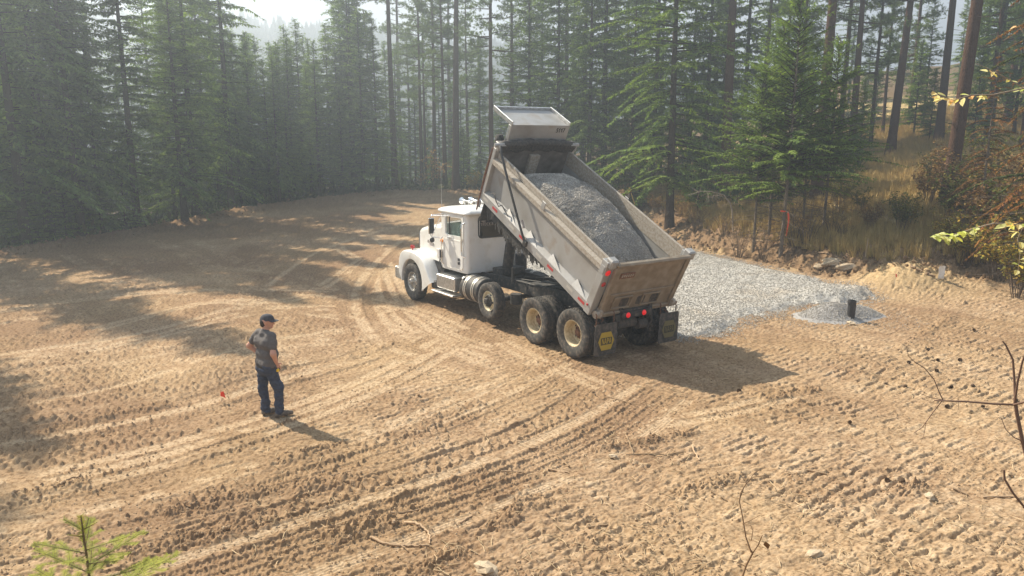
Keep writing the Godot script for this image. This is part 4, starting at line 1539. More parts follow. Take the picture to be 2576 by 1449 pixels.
func build_load(T: Node3D, B: Node3D) -> void:
	var L := thing("gravel_load", "heap of grey crushed gravel sliding in the tipped truck bed", "gravel")
	L.set_meta("kind", "stuff")
	L.transform = T.transform * B.transform
	var m := MB.new()
	var rows := []
	for r in 47:
		var l := []
		for k in 22:
			var s := 0.02 + 4.44 * r / 46.0
			var z := lerpf(-1.01, 1.01, k / 21.0)
			l.append(Vector3(s, maxf(0.06, heap_height(s, z)), z))
		rows.append(l)
	m.loft(rows, false)
	part("heap", m.mesh(), patchy("gravel_base", [[0.25, lin(0.18, 0.172, 0.16)], [0.75, lin(0.36, 0.35, 0.33)]], 2.5, 0.95, 0.0, 2.0, 0.06), L)
	rng.seed = 303
	for vset in 2:
		var xf := []
		var cl := PackedColorArray()
		for k in 14000:
			var s := rng.randf_range(0.04, 4.44)
			var z := rng.randf_range(-0.99, 0.99)
			var r := rng.randf_range(0.008, 0.017)
			if rng.randf() < 0.05: r *= 1.6
			xf.append(Transform3D(any_turn() * Basis.from_scale(Vector3.ONE * r), Vector3(s, maxf(0.06, heap_height(s, z)) + r * 0.3, z)))
			var c := grey_stone(0.3)
			var pt := n_patch.get_noise_2d(s * 3.0, z * 3.0)
			cl.append(c * 1.12 * (0.85 + 0.45 * pt) if pt < 0.25 else c * 1.12)
		var o := stones(xf, cl, stone_mesh(20 + vset), tinted("stone", 0.95))
		o.name = "stones"
		o.set_meta("kind", "stuff")
		L.add_child(o, true)

# ---------------------------------------------------------------- person
func nets(mb: MB, caps: Array, cell: float, k: float, floor_y := -1e9) -> void:     # smooth union of tapered capsules [a, b, ra, rb], meshed as surface nets
	var lo := Vector3.ONE * 1e9
	var hi := Vector3.ONE * -1e9
	for c in caps:
		var r: float = maxf(c[2], c[3]) + cell * 2.0 + k
		for q in [c[0], c[1]]:
			lo = lo.min(q - Vector3.ONE * r)
			hi = hi.max(q + Vector3.ONE * r)
	var nx := int((hi.x - lo.x) / cell) + 2
	var ny := int((hi.y - lo.y) / cell) + 2
	var nz := int((hi.z - lo.z) / cell) + 2
	var f := PackedFloat32Array()
	f.resize(nx * ny * nz)
	f.fill(1.0)
	for c in caps:
		var a: Vector3 = c[0]
		var b: Vector3 = c[1]
		var ra: float = c[2]
		var rb: float = c[3]
		var r := maxf(ra, rb) + cell * 2.0 + k
		var p0 := (a.min(b) - Vector3.ONE * r - lo) / cell
		var p1 := (a.max(b) + Vector3.ONE * r - lo) / cell
		var ab := b - a
		var l2 := maxf(ab.length_squared(), 1e-9)
		for y in range(maxi(0, int(p0.y)), mini(ny, int(p1.y) + 1)):
			for z in range(maxi(0, int(p0.z)), mini(nz, int(p1.z) + 1)):
				for x in range(maxi(0, int(p0.x)), mini(nx, int(p1.x) + 1)):
					var p := lo + Vector3(x, y, z) * cell
					var t := clampf((p - a).dot(ab) / l2, 0.0, 1.0)
					var d := p.distance_to(a + ab * t) - lerpf(ra, rb, t)
					var at := (y * nz + z) * nx + x
					var o := f[at]
					var h := maxf(k - absf(o - d), 0.0) / k
					f[at] = minf(o, d) - h * h * k * 0.25
	if floor_y > -1e8:
		for y in ny:
			var e := floor_y - (lo.y + y * cell)
			if e > -cell * 2.0:
				for q in nz * nx: f[y * nz * nx + q] = maxf(f[y * nz * nx + q], e)
	var idx := PackedInt32Array()
	idx.resize(nx * ny * nz)
	idx.fill(-1)
	var sy := nz * nx
	for y in ny - 1:
		for z in nz - 1:
			for x in nx - 1:
				var at := (y * nz + z) * nx + x
				var s0 := f[at] < 0.0
				var c := [f[at], f[at + 1], f[at + nx], f[at + nx + 1], f[at + sy], f[at + sy + 1], f[at + sy + nx], f[at + sy + nx + 1]]
				var same := true
				for q in c:
					if (q < 0.0) != s0:
						same = false
						break
				if same: continue
				var sum := Vector3()
				var n := 0
				for e in [[0, 1], [2, 3], [4, 5], [6, 7], [0, 2], [1, 3], [4, 6], [5, 7], [0, 4], [1, 5], [2, 6], [3, 7]]:
					var fa: float = c[e[0]]
					var fb: float = c[e[1]]
					if (fa < 0.0) != (fb < 0.0):
						var t := fa / (fa - fb)
						var va := Vector3(e[0] & 1, e[0] >> 2, (e[0] >> 1) & 1)
						var vb := Vector3(e[1] & 1, e[1] >> 2, (e[1] >> 1) & 1)
						sum += va.lerp(vb, t)
						n += 1
				idx[at] = mb.p(lo + (Vector3(x, y, z) + sum / n) * cell)
	for y in range(1, ny - 1):
		for z in range(1, nz - 1):
			for x in range(1, nx - 1):
				var at := (y * nz + z) * nx + x
				var a := f[at] < 0.0
				for ax in 3:
					var st: int = [1, sy, nx][ax]
					if a == (f[at + st] < 0.0): continue
					var u: int = [sy, nx, 1][ax]
					var w: int = [nx, 1, sy][ax]
					var q := [idx[at], idx[at - u], idx[at - u - w], idx[at - w]]
					if q.min() < 0: continue
					if a:
						mb.t(q[0], q[2], q[1]); mb.t(q[0], q[3], q[2])
					else:
						mb.t(q[0], q[1], q[2]); mb.t(q[0], q[2], q[3])

func build_person() -> void:
	var foot := at_height(692, 1047, 0.0)
	var P := thing("person", "standing person in grey t-shirt, dark jeans and navy cap, hand on hip, watching the truck", "person", Vector3(foot.x - 0.08, 0.0, foot.z), deg_to_rad(50.0))
	# own axes: x the way the chest faces, y up, z to the person's right
	var skin := plain("skin", lin(0.50, 0.265, 0.185), 0.55)
	skin.subsurf_scatter_enabled = true
	skin.subsurf_scatter_strength = 0.15
	var L := {"hip": Vector3(0, 0.93, -0.095), "knee": Vector3(-0.01, 0.50, -0.155), "ankle": Vector3(0.02, 0.09, -0.14), "sh": Vector3(0, 1.425, -0.185), "el": Vector3(-0.09, 1.19, -0.36), "wr": Vector3(0.05, 1.02, -0.235)}
	var R := {"hip": Vector3(0, 0.93, 0.095), "knee": Vector3(0.10, 0.50, 0.14), "ankle": Vector3(0.10, 0.09, 0.13), "sh": Vector3(0, 1.425, 0.185), "el": Vector3(-0.045, 1.15, 0.275), "wr": Vector3(0.05, 0.955, 0.21)}
	var neck := Vector3(0.0, 1.47, 0.0)
	var head := Vector3(0.045, 1.63, 0.012)
	var body := MB.new()
	var caps := [[Vector3(0, 0.95, -0.07), Vector3(0, 0.95, 0.07), 0.12, 0.12], [Vector3(0.01, 1.12, -0.06), Vector3(0.01, 1.12, 0.06), 0.12, 0.12], [Vector3(0, 1.32, -0.085), Vector3(0, 1.32, 0.085), 0.11, 0.11],
		[Vector3(0, 1.42, -0.12), Vector3(0, 1.42, 0.12), 0.06, 0.06], [neck - Vector3(-0.015, 0.03, 0), head - Vector3(0.01, 0.05, 0), 0.052, 0.054]]
	for S in [L, R]:
		caps.append([S.sh, S.el, 0.056, 0.044])
		caps.append([S.el, S.wr, 0.046, 0.03])
		caps.append([S.hip, S.knee, 0.085, 0.06])
		caps.append([S.knee, S.ankle, 0.058, 0.042])
		caps.append([S.ankle - Vector3(0.03, 0.04, 0), S.ankle + Vector3(0.15, -0.05, 0.02 if S == R else -0.01), 0.035, 0.03])
	nets(body, caps, 0.014, 0.035)
	# head, turned to the right of the chest
	var hb := Basis(Vector3.UP, deg_to_rad(-48.0)) * Basis(Vector3(0, 0, 1), deg_to_rad(-4.0))
	var face := func(x: float, y: float, z: float) -> Vector3: return head + hb * Vector3(x, y, z)
	caps = [[face.call(-0.02, 0.03, -0.01), face.call(-0.02, 0.03, 0.01), 0.088, 0.088], [face.call(0.03, 0.02, 0.0), face.call(0.03, 0.0, 0.0), 0.07, 0.066], [face.call(0.035, -0.03, 0.0), face.call(0.062, -0.075, 0.0), 0.055, 0.03],
		[face.call(-0.01, -0.06, -0.04), face.call(0.055, -0.08, -0.012), 0.03, 0.022], [face.call(-0.01, -0.06, 0.04), face.call(0.055, -0.08, 0.012), 0.03, 0.022],
		[face.call(0.098, 0.012, 0.0), face.call(0.112, -0.022, 0.0), 0.010, 0.015],
		[face.call(0.088, 0.03, -0.03), face.call(0.088, 0.03, 0.03), 0.014, 0.014], [face.call(0.083, -0.05, -0.015), face.call(0.083, -0.05, 0.015), 0.012, 0.012], [face.call(0.08, -0.064, -0.013), face.call(0.08, -0.064, 0.013), 0.012, 0.012],
		[face.call(-0.012, 0.018, -0.088), face.call(-0.006, -0.026, -0.084), 0.016, 0.011], [face.call(-0.012, 0.018, 0.088), face.call(-0.006, -0.026, 0.084), 0.016, 0.011],
		[neck, face.call(-0.02, -0.06, 0.0), 0.052, 0.055]]
	nets(body, caps, 0.0065, 0.016)
	# hands: palm, four fingers over the hip, thumb apart
	for S in [L, R]:
		var sg := 1.0 if S == R else -1.0
		var w: Vector3 = S.wr
		var el: Vector3 = S.el
		var d := (w - el).normalized()
		var down := Vector3(0.45, -0.88, -0.1 * sg).normalized()
		var side := Vector3(1, 0.4, 0).normalized()
		caps = [[w - d * 0.03, w, 0.028, 0.027], [w, w + down * 0.07 + side * 0.02, 0.024, 0.018], [w, w + down * 0.075 - side * 0.022, 0.024, 0.018]]
		for k in 4:
			var b := w + down * 0.07 + side * (0.028 - 0.019 * k)
			var ln: float = [0.036, 0.042, 0.038, 0.03][k]
			var m := b + down * ln + Vector3(0.004, 0, -0.006 * sg)
			caps.append([b, m, 0.0095, 0.009])
			caps.append([m, m + (down + Vector3(0.1, 0, -0.5 * sg)).normalized() * ln * 0.85, 0.009, 0.008])
		var tb := w + down * 0.02 + side * 0.028
		caps.append([tb, tb + (side + down * 0.7).normalized() * 0.04, 0.012, 0.0105])
		caps.append([tb + (side + down * 0.7).normalized() * 0.04, tb + (side * 0.7 + down).normalized() * 0.068, 0.0105, 0.009])
		nets(body, caps, 0.0055, 0.008)
	part("body", body.mesh(), skin, P)
	# clothing
	var m := MB.new()
	caps = [[Vector3(0.0, 0.95, -0.085), Vector3(0.0, 0.95, 0.085), 0.142, 0.142], [Vector3(0.015, 1.1, -0.08), Vector3(0.015, 1.1, 0.08), 0.142, 0.142], [Vector3(-0.005, 1.3, -0.095), Vector3(-0.005, 1.3, 0.1), 0.138, 0.138], [Vector3(0, 1.425, -0.14), Vector3(0, 1.425, 0.14), 0.074, 0.074], [Vector3(-0.01, 1.44, 0), Vector3(0.0, 1.475, 0), 0.085, 0.07]]
	for S in [L, R]:
		caps.append([S.sh, S.sh.lerp(S.el, 0.62), 0.076, 0.068])
	nets(m, caps, 0.012, 0.03, 0.86)
	for k in m.v.size():                                       # soft folds
		var q := m.v[k]
		m.v[k] += Vector3(n_mid.get_noise_3d(q.x * 2.4, q.y * 3.2, q.z * 2.4), 0, n_mid.get_noise_3d(q.z * 2.4, q.y * 3.2, q.x * 2.4)) * 0.013
	part("shirt", m.mesh(), patchy("grey_cotton", [[0.2, lin(0.085, 0.075, 0.072)], [0.8, lin(0.12, 0.108, 0.104)]], 3.0, 0.95), P)
	m = MB.new()
	caps = [[Vector3(-0.005, 0.93, -0.075), Vector3(-0.005, 0.93, 0.075), 0.138, 0.138], [Vector3(-0.01, 0.86, -0.08), Vector3(-0.01, 0.86, 0.08), 0.135, 0.135]]
	for S in [L, R]:
		caps.append([S.hip - Vector3(0, 0.08, 0), S.knee, 0.108, 0.08])
		caps.append([S.knee, S.ankle + Vector3(-0.005, -0.03, 0), 0.08, 0.072])
	nets(m, caps, 0.012, 0.03, 0.045)
	for k in m.v.size():
		var q := m.v[k]
		m.v[k] += Vector3(n_mid.get_noise_3d(q.x * 2.0, q.y * 4.5, q.z * 2.0), 0, n_mid.get_noise_3d(q.z * 2.0, q.y * 4.5, q.x * 2.0 + 9.0)) * 0.026
	part("jeans", m.mesh(), patchy("dark_denim", [[0.2, lin(0.022, 0.03, 0.055)], [0.8, lin(0.05, 0.064, 0.105)]], 3.5, 0.9), P)
	for S in [L, R]:
		m = MB.new()
		var a: Vector3 = S.ankle
		var toe := (Vector3(0.2, 0, 0.07) if S == R else Vector3(0.2, 0, 0.04))
		nets(m, [[a + Vector3(-0.045, -0.045, 0), a + toe * 0.5 + Vector3(0, -0.045, 0), 0.05, 0.052], [a + toe * 0.5 + Vector3(0, -0.05, 0), a + toe * 0.9 + Vector3(0, -0.056, 0), 0.05, 0.04], [a + Vector3(0, -0.03, 0), a + Vector3(-0.01, 0.06, 0), 0.055, 0.052]], 0.009, 0.02, 0.004)
		part("boot", m.mesh(), patchy("dusty_leather", [[0.2, lin(0.06, 0.048, 0.038)], [0.8, lin(0.20, 0.16, 0.12)]], 5.0, 0.85), P)
	m = MB.new()                                               # hair below the cap
	nets(m, [[face.call(-0.045, 0.01, -0.03), face.call(-0.045, 0.01, 0.03), 0.068, 0.068], [face.call(-0.06, -0.04, -0.025), face.call(-0.06, -0.04, 0.025), 0.045, 0.045], [face.call(0.012, 0.045, -0.062), face.call(0.012, 0.045, 0.062), 0.026, 0.026]], 0.008, 0.02)
	part("hair", m.mesh(), plain("brown_hair", lin(0.03, 0.02, 0.014), 0.8), P)
	m = MB.new()                                               # cap: crown and brim
	var rings := []
	for r in 8:
		var a := PI * 0.5 * r / 7.0
		var l := []
		for k in 22:
			var b := TAU * k / 22
			var rr := 0.107 * pow(cos(a), 0.75)
			l.append(face.call(-0.006 + cos(b) * rr * 1.1, 0.035 + 0.012 * cos(b) * (1.0 - r / 7.0) + 0.105 * sin(a), sin(b) * rr * 0.92))
		rings.append(l)
	m.loft(rings)
	var br := []
	for e in [[0.0, 0.006], [0.0, -0.004]]:
		var l := []
		for k in 13:
			var b := lerpf(-1.25, 1.25, k / 12.0)
			l.append([b, e[1]])
		br.append(l)
	var top_in := []; var top_out := []; var bot_out := []; var bot_in := []
	for k in 13:
		var b := lerpf(-1.2, 1.2, k / 12.0)
		var ix := -0.006 + cos(b) * 0.112
		var iz := sin(b) * 0.096
		var ox := 0.075 + 0.115 * cos(b * 1.15)
		var oz := 0.085 * sin(b) * 1.02
		var dip := -0.30 * oz * oz / 0.09
		top_in.append(face.call(ix, 0.052, iz)); top_out.append(face.call(maxf(ox, ix), 0.046 + dip, oz))
		bot_out.append(face.call(maxf(ox, ix), 0.040 + dip, oz)); bot_in.append(face.call(ix, 0.044, iz))
	m.loft([top_in, top_out, bot_out, bot_in], false, false)
	part("cap", m.mesh(), patchy("navy_cloth", [[0.2, lin(0.03, 0.03, 0.04)], [0.8, lin(0.055, 0.055, 0.068)]], 4.0, 0.9), P)
	m = MB.new()                                               # belt
	var bl := []
	for e in [[0.885, 0.0], [0.92, 0.0]]:
		var l := []
		for k in 24:
			var a := TAU * k / 24
			l.append(Vector3(-0.005 + cos(a) * 0.148, e[0], sin(a) * 0.225))
		bl.append(l)
	m.loft(bl)
	part("belt", m.mesh(), plain("belt_leather", lin(0.025, 0.02, 0.018), 0.6), P)
	# tape measure clipped at the pocket
	var tape := thing("tape_measure", "yellow tape measure clipped at the person's pocket", "tape measure")
	tape.transform = P.transform * Transform3D(Basis(Vector3.UP, 0.35), Vector3(0.055, 0.845, 0.232))
	m = MB.new()
	m.box(Vector3(-0.035, -0.025, -0.018), Vector3(0.022, 0.025, 0.018), 0.01)
	part("case", m.mesh(), plain("tape_yellow", lin(0.75, 0.48, 0.02), 0.5), tape)
	m = MB.new()
	m.box(Vector3(0.02, -0.026, -0.019), Vector3(0.038, 0.03, 0.019), 0.008)
	part("grip", m.mesh(), mats.dark_trim, tape)

# ---------------------------------------------------------------- trees
var lib := {}

func kite(m: MB, a: Vector3, d: Vector3, w: Vector3, l: float) -> void:     # one flat spray of needles: a narrow kite
	var k := m.p(a)
	m.p(a + d * l * 0.4 + w)
	m.p(a + d * l)
	m.p(a + d * l * 0.4 - w)
	m.t(k, k + 1, k + 2)
	m.t(k, k + 2, k + 3)

func trunk_tube(m: MB, h: float, r0: float, r1: float, bend: float, sides := 9) -> Array:
	var path := []
	var rad := []
	var ph := rng.randf() * TAU
	for k in 15:
		var t := k / 14.0
		path.append(Vector3(cos(ph) * bend * sin(t * 2.6), -0.5 + (h + 0.5) * t, sin(ph) * bend * sin(t * 3.3)))
		rad.append(lerpf(r0, r1, pow(t, 0.85)) * (1.35 if k == 0 else 1.0))
	m.tube(path, rad, sides)
	return path

func bark_col(a: Color, b: Color) -> Color:
	return a.lerp(b, rng.randf())

func make_fir(key: String, sd: int, h: float, spread: float, crown0: float, droop: float, spray: float, per: int, pal: Array, dead := 0.0, r0 := 0.0) -> void:
	rng.seed = sd
	var tm := MB.new()
	tm.col = Color(0.10, 0.078, 0.06) if dead < 1.4 else Color(0.24, 0.205, 0.17)
	trunk_tube(tm, h, r0 if r0 > 0.0 else h * 0.0105, 0.012, h * 0.006)
	var cm := MB.new()
	var y := crown0
	while y < h - 0.12:
		var t := (y - crown0) / (h - crown0)
		var reach := spread * (pow(1.0 - t, 0.8) * 0.93 + 0.07) * (0.75 + 0.25 * smooth(0.0, 0.12, t))
		for b in per:
			if rng.randf() < 0.08: continue
			var az := rng.randf() * TAU
			var out := Vector3(cos(az), 0, sin(az))
			var sd_v := Vector3(-out.z, 0, out.x)
			var L := reach * rng.randf_range(0.42, 1.15) * (0.96 + 0.18 * sin(az * 2.0 + y * 0.9) + 0.12 * sin(y * 2.3 + sd))
			var rise := lerpf(0.05, 0.55, t) + rng.randf_range(-0.1, 0.1) + (0.22 if dead >= 1.4 and dead < 2.0 else 0.0)
			var dr := droop * rng.randf_range(0.7, 1.3) * (1.0 - 0.6 * t)
			var y0 := y + rng.randf_range(-0.15, 0.15)
			var at := func(s: float) -> Vector3: return out * s * L + Vector3.UP * (y0 + (rise * s - dr * s * s) * L)
			tm.col = Color(0.085, 0.066, 0.05)
			tm.tube([at.call(0.0), at.call(0.5), at.call(0.93)], [0.012 + 0.008 * L, 0.008 + 0.004 * L, 0.004], 3, false)
			var base: Color = pal[rng.randi() % pal.size()]
			var s := 0.14
			var ds := spray * 0.34 / maxf(L, 0.3)
			while s < 1.0:
				var p: Vector3 = at.call(s)
				var fw: Vector3 = (at.call(s + 0.05) - p).normalized()
				for e: float in [-1.0, 1.0]:
					var l := spray * (0.55 + 0.75 * (1.0 - s) * minf(1.0, L / 2.0)) * rng.randf_range(0.6, 1.25)
					var d := (fw * rng.randf_range(0.35, 0.8) + sd_v * e * rng.randf_range(0.5, 1.0) + Vector3.UP * rng.randf_range(-0.55, 0.12)).normalized()
					var w := d.cross(Vector3.UP + sd_v * rng.randf_range(-0.5, 0.5)).normalized() * l * 0.17
					cm.col = base * rng.randf_range(0.7, 1.35)
					cm.col.a = 1.0
					kite(cm, p, d, w, l)
					if l > spray * 0.6:                          # side twiglets
						var q := p + d * l * 0.45
						var d2 := (d + sd_v * e * 0.2 + out * 0.8).normalized()
						kite(cm, q, d2, d2.cross(Vector3.UP).normalized() * l * 0.12, l * 0.62)
						d2 = (d * 0.8 - out * 0.35 + Vector3.DOWN * 0.35).normalized()
						kite(cm, q, d2, d2.cross(Vector3.UP).normalized() * l * 0.12, l * 0.58)
				if rng.randf() < 0.8:
					var l := spray * rng.randf_range(0.4, 0.8)
					var d := (fw * 0.5 + Vector3.DOWN * rng.randf_range(0.3, 1.0)).normalized()
					kite(cm, p, d, sd_v * l * 0.17, l)
				s += ds
			cm.col = base * 1.3
			kite(cm, at.call(0.95), out + Vector3.UP * (rise - 2.0 * dr), sd_v * spray * 0.12, spray * 0.8)
		y += rng.randf_range(0.13, 0.28) * lerpf(1.2, 0.75, t) * (h / 14.0 + 0.35)
	# dead twigs below the crown
	y = 0.5
	while dead > 0.0 and y < crown0 + 1.5:
		var az := rng.randf() * TAU
		var out := Vector3(cos(az), 0, sin(az))
		var L := rng.randf_range(0.35, 1.25) * dead
		tm.col = Color(0.23, 0.20, 0.17)
		var e := Vector3(out.x * L, y - 0.15 * L, out.z * L)
		tm.tube([Vector3(0, y, 0), e * Vector3(0.5, 1, 0.5) + Vector3(0, 0.08 * L, 0), e], [0.011, 0.007, 0.003], 3, false)
		for k in 5:
			var q := Vector3(0, y, 0).lerp(e, rng.randf_range(0.3, 1.0))
			var d := (out + Vector3(rng.randf_range(-1, 1), rng.randf_range(-0.7, 0.3), rng.randf_range(-1, 1))).normalized() * rng.randf_range(0.15, 0.4)
			tm.tube([q, q + d], [0.004, 0.002], 3, false)
		y += rng.randf_range(0.03, 0.1)
	print(key, ' ', cm.i.size() / 3, ' + ', tm.i.size() / 3)
	lib[key] = [tm.mesh(), cm.mesh(false), h]

func make_pine(key: String, sd: int, h: float, crown0: float, r0: float, n_br: int, spread: float, pal: Array) -> void:
	rng.seed = sd
	var tm := MB.new()
	tm.col = Color(0.12, 0.078, 0.055)
	trunk_tube(tm, h, r0, 0.05, 0.12, 12)
	var cm := MB.new()
	for b in n_br:
		var t := pow(rng.randf(), 0.8)
		var y := lerpf(crown0, h - 0.3, t)
		var az := rng.randf() * TAU
		var out := Vector3(cos(az), 0, sin(az))
		var L := spread * (1.0 - 0.65 * t) * rng.randf_range(0.5, 1.1)
		var rise := rng.randf_range(-0.15, 0.35)
		var sag := rng.randf_range(0.0, 0.35)
		var at := func(s: float) -> Vector3: return out * s * L + Vector3.UP * (y + (rise * s - sag * s * (1.0 - s) * 1.5) * L)
		tm.col = Color(0.10, 0.07, 0.052)
		tm.tube([at.call(0.0), at.call(0.35), at.call(0.7), at.call(1.0)], [0.022 + 0.014 * L, 0.02 + 0.008 * L, 0.014, 0.006], 4, false)
		var base: Color = pal[rng.randi() % pal.size()]
		var n := int(6 + L * 9.0)
		for k in n:
			var s := lerpf(0.35, 1.05, pow(rng.randf(), 0.7))
			var p: Vector3 = at.call(s) + Vector3(rng.randf_range(-1, 1), rng.randf_range(-0.4, 0.6), rng.randf_range(-1, 1)) * (0.12 + 0.30 * L * 0.5)
			if rng.randf() < 0.4: tm.tube([at.call(maxf(0.0, s - 0.15)), p], [0.008, 0.004], 3, false)
			var ax := (out * 0.6 + Vector3(rng.randf_range(-0.6, 0.6), rng.randf_range(0.2, 1.0), rng.randf_range(-0.6, 0.6))).normalized()
			cm.col = base * rng.randf_range(0.65, 1.35)
			cm.col.a = 1.0
			for j in 13:
				var d := (ax * rng.randf_range(0.1, 1.0) + Vector3(rng.randf_range(-1, 1), rng.randf_range(-1, 1), rng.randf_range(-1, 1))).normalized()
				var l := rng.randf_range(0.17, 0.30)
				var w := d.cross(Vector3(rng.randf_range(-1, 1), rng.randf_range(-1, 1), rng.randf_range(-1, 1))).normalized() * 0.02
				var k0 := cm.p(p - w)
				cm.p(p + w)
				cm.p(p + d * l + w * 0.4)
				cm.t(k0, k0 + 1, k0 + 2)
	var y2 := 2.0
	while y2 < crown0:                                         # broken stubs on the bare trunk
		var az := rng.randf() * TAU
		var out := Vector3(cos(az), rng.randf_range(-0.3, 0.3), sin(az))
		tm.col = Color(0.11, 0.09, 0.075)
		tm.tube([Vector3(0, y2, 0), Vector3(0, y2, 0) + out * rng.randf_range(0.3, 1.1)], [0.02, 0.008], 3, false)
		y2 += rng.randf_range(0.3, 1.3)
	lib[key] = [tm.mesh(), cm.mesh(false), h]

func tree(called: String, key: String, at: Vector3, size: Vector3, label: String, group := "", lean := Vector2.ZERO, turn := -1.0) -> Node3D:
	var t := thing(called, label, "tree", at, rng.randf() * TAU if turn < 0.0 else turn, group)
	part("trunk", lib[key][0], mats.bark, t)
	part("crown", lib[key][1], mats.needles, t)
	t.basis = Basis(Vector3(0, 0, 1), -lean.x) * Basis(Vector3(1, 0, 0), lean.y) * t.basis * Basis.from_scale(size)
	return t

func spot(px: float, zf: float) -> Vector3:                    # where the upright line through this column stands on the land
	var p := at_depth(px, 420.0, zf)
	return Vector3(p.x, terrain(p.x, zf), -zf)

func build_trees() -> void:
	var bark := tinted("bark", 0.95)
	bark.heightmap_enabled = true
	bark.heightmap_scale = 3.0
	bark.heightmap_texture = noise_tex(0.05, 61, [], 4)
	bark.uv1_triplanar = true
	bark.uv1_scale = Vector3(2.2, 0.5, 2.2)
	bark.albedo_texture = noise_tex(0.05, 62, [[0.2, Color(0.55, 0.52, 0.5)], [0.5, Color(0.9, 0.88, 0.86)], [0.9, Color(1.0, 1.0, 1.0)]], 4)
	leafy("needles", Color(0.88, 0.93, 0.5))
	leafy("leaves", Color(0.75, 0.72, 0.4))
	var fir_green := [Color(0.17, 0.235, 0.072), Color(0.20, 0.265, 0.074), Color(0.155, 0.22, 0.078)]
	var pinecol := [Color(0.135, 0.185, 0.075), Color(0.155, 0.20, 0.078), Color(0.125, 0.17, 0.075)]
	make_fir("big_a", 1, 23.0, 3.6, 2.6, 0.40, 0.44, 6, fir_green, 0.9)
	make_fir("big_b", 2, 20.0, 3.3, 1.6, 0.30, 0.42, 6, fir_green, 0.8)
	make_fir("big_c", 3, 25.0, 4.1, 3.6, 0.5, 0.46, 6, fir_green, 1.0)
	make_fir("big_d", 4, 18.0, 2.9, 2.0, 0.25, 0.40, 6, fir_green, 0.8)
	make_fir("edge_a", 5, 22.0, 5.0, 2.4, 0.45, 0.34, 6, fir_green, 1.0)
	make_fir("young_a", 6, 9.6, 3.5, 2.5, 0.30, 0.22, 6, fir_green, 1.5, 0.085)
	make_fir("young_b", 7, 7.2, 2.7, 2.1, 0.26, 0.21, 6, fir_green, 1.5, 0.065)
	make_fir("small_a", 8, 4.6, 1.5, 0.4, 0.16, 0.26, 6, fir_green, 0.0)
	make_fir("small_b", 9, 6.0, 1.7, 0.8, 0.16, 0.28, 6, fir_green, 0.0)
	make_fir("brown_a", 10, 12.0, 3.0, 2.2, 0.75, 0.20, 3, [Color(0.26, 0.12, 0.05), Color(0.20, 0.11, 0.05), Color(0.09, 0.11, 0.045), Color(0.3, 0.15, 0.06)], 2.2, 0.12)
	make_pine("pine_a", 21, 27.0, 12.5, 0.30, 70, 3.4, pinecol)
	make_pine("pine_b", 22, 25.0, 9.5, 0.30, 85, 3.2, pinecol)
	make_pine("pine_c", 23, 28.0, 15.0, 0.30, 60, 3.6, pinecol)
	make_pine("pine_d", 24, 17.0, 5.0, 0.17, 90, 2.1, pinecol)
	print("tree kinds made")
	rng.seed = 500
	var one := Vector3.ONE
	# pines with bare trunks at the far end of the pad and on the slope
	var lab := "tall pine with bare dark trunk at the far end of the dirt pad"
	var grp := "pines beyond the far end of the pad"
	for q in [["pine_c", 993, 60, 18, -0.004, lab, grp], ["pine_a", 1061, 63, 11, 0.0, lab, grp], ["pine_b", 1071, 67, 9, 0.0, lab, grp], ["pine_a", 1093, 64, 13, 0.0, lab, grp], ["pine_b", 1119, 60, 13, -0.01, lab, grp],
			["pine_c", 1146, 58, 20, 0.02, "thick pine trunk leaning slightly beside the tan shrub past the pad", ""], ["pine_b", 1180, 70, 10, -0.01, lab, grp], ["pine_a", 1237, 52, 16, 0.004, "straight dark pine trunk rising right behind the raised cab shield", ""],
			["pine_b", 1286, 62, 14, 0.0, lab, grp], ["pine_d", 950, 68, 9, -0.05, lab, grp], ["pine_d", 880, 74, 10, 0.02, lab, grp], ["pine_d", 1030, 78, 9, 0.0, lab, grp], ["pine_b", 1010, 82, 14, 0.0, lab, grp], ["pine_d", 1205, 80, 10, 0.0, lab, grp], ["pine_b", 1135, 84, 14, 0.0, lab, grp],
			["pine_a", 1425, 60, 16, 0.0, lab, grp], ["pine_d", 800, 72, 9, 0.0, lab, grp], ["pine_a", 1330, 74, 14, 0.0, lab, grp]]:
		var r: float = q[3] / FOCAL * q[2] * 0.5
		var s := r / (0.17 if q[0] == "pine_d" else 0.30)
		var hs := maxf(s, 0.72)
		if q[0] == "pine_d": hs = 0.9
		tree("pine_tree", q[0], spot(q[1], q[2]), Vector3(maxf(s, 0.55), hs, maxf(s, 0.55)), q[5], q[6], Vector2(q[4], 0))
	for q in [["pine_c", 1825, 45, 27, 0.004, "thick dark pine trunk between the big fir and the young firs"], ["pine_a", 2060, 40, 31, 0.012, "massive pine rising behind the young light green firs"], ["pine_b", 2140, 50, 20, 0.0, "pine behind the young firs at the edge of the meadow"],
			["pine_b", 2236, 51, 23, 0.035, "leaning pine standing in the sunny straw meadow"], ["pine_d", 2213, 64, 9, 0.0, "slender pine at the back of the sunny straw meadow"], ["pine_c", 2354, 54, 22, 0.0, "straight pine at the edge of the shrubs below open sky"],
			["pine_c", 2392, 33, 37, 0.03, "large pine leaning among the autumn shrubs on the bank"], ["pine_a", 1905, 56, 16, 0.02, "pine half hidden behind the young light green firs"], ["pine_b", 2570, 44, 24, 0.0, "pine crown above the brown-needled fir"], ["pine_d", 2185, 58, 11, 0.01, "pine with low boughs at the meadow's shaded side"], ["pine_d", 2275, 66, 11, 0.0, "pine with low boughs behind the leaning meadow pine"], ["pine_b", 2105, 58, 16, 0.0, "pine with full crown behind the massive pine"], ["pine_d", 2470, 50, 14, 0.0, "pine with low boughs above the olive shrubs"], ["pine_b", 2520, 58, 20, 0.0, "pine with full crown behind the brown shrubs"], ["pine_d", 2000, 52, 12, 0.0, "pine with low boughs behind the ribbon-tied fir"]]:
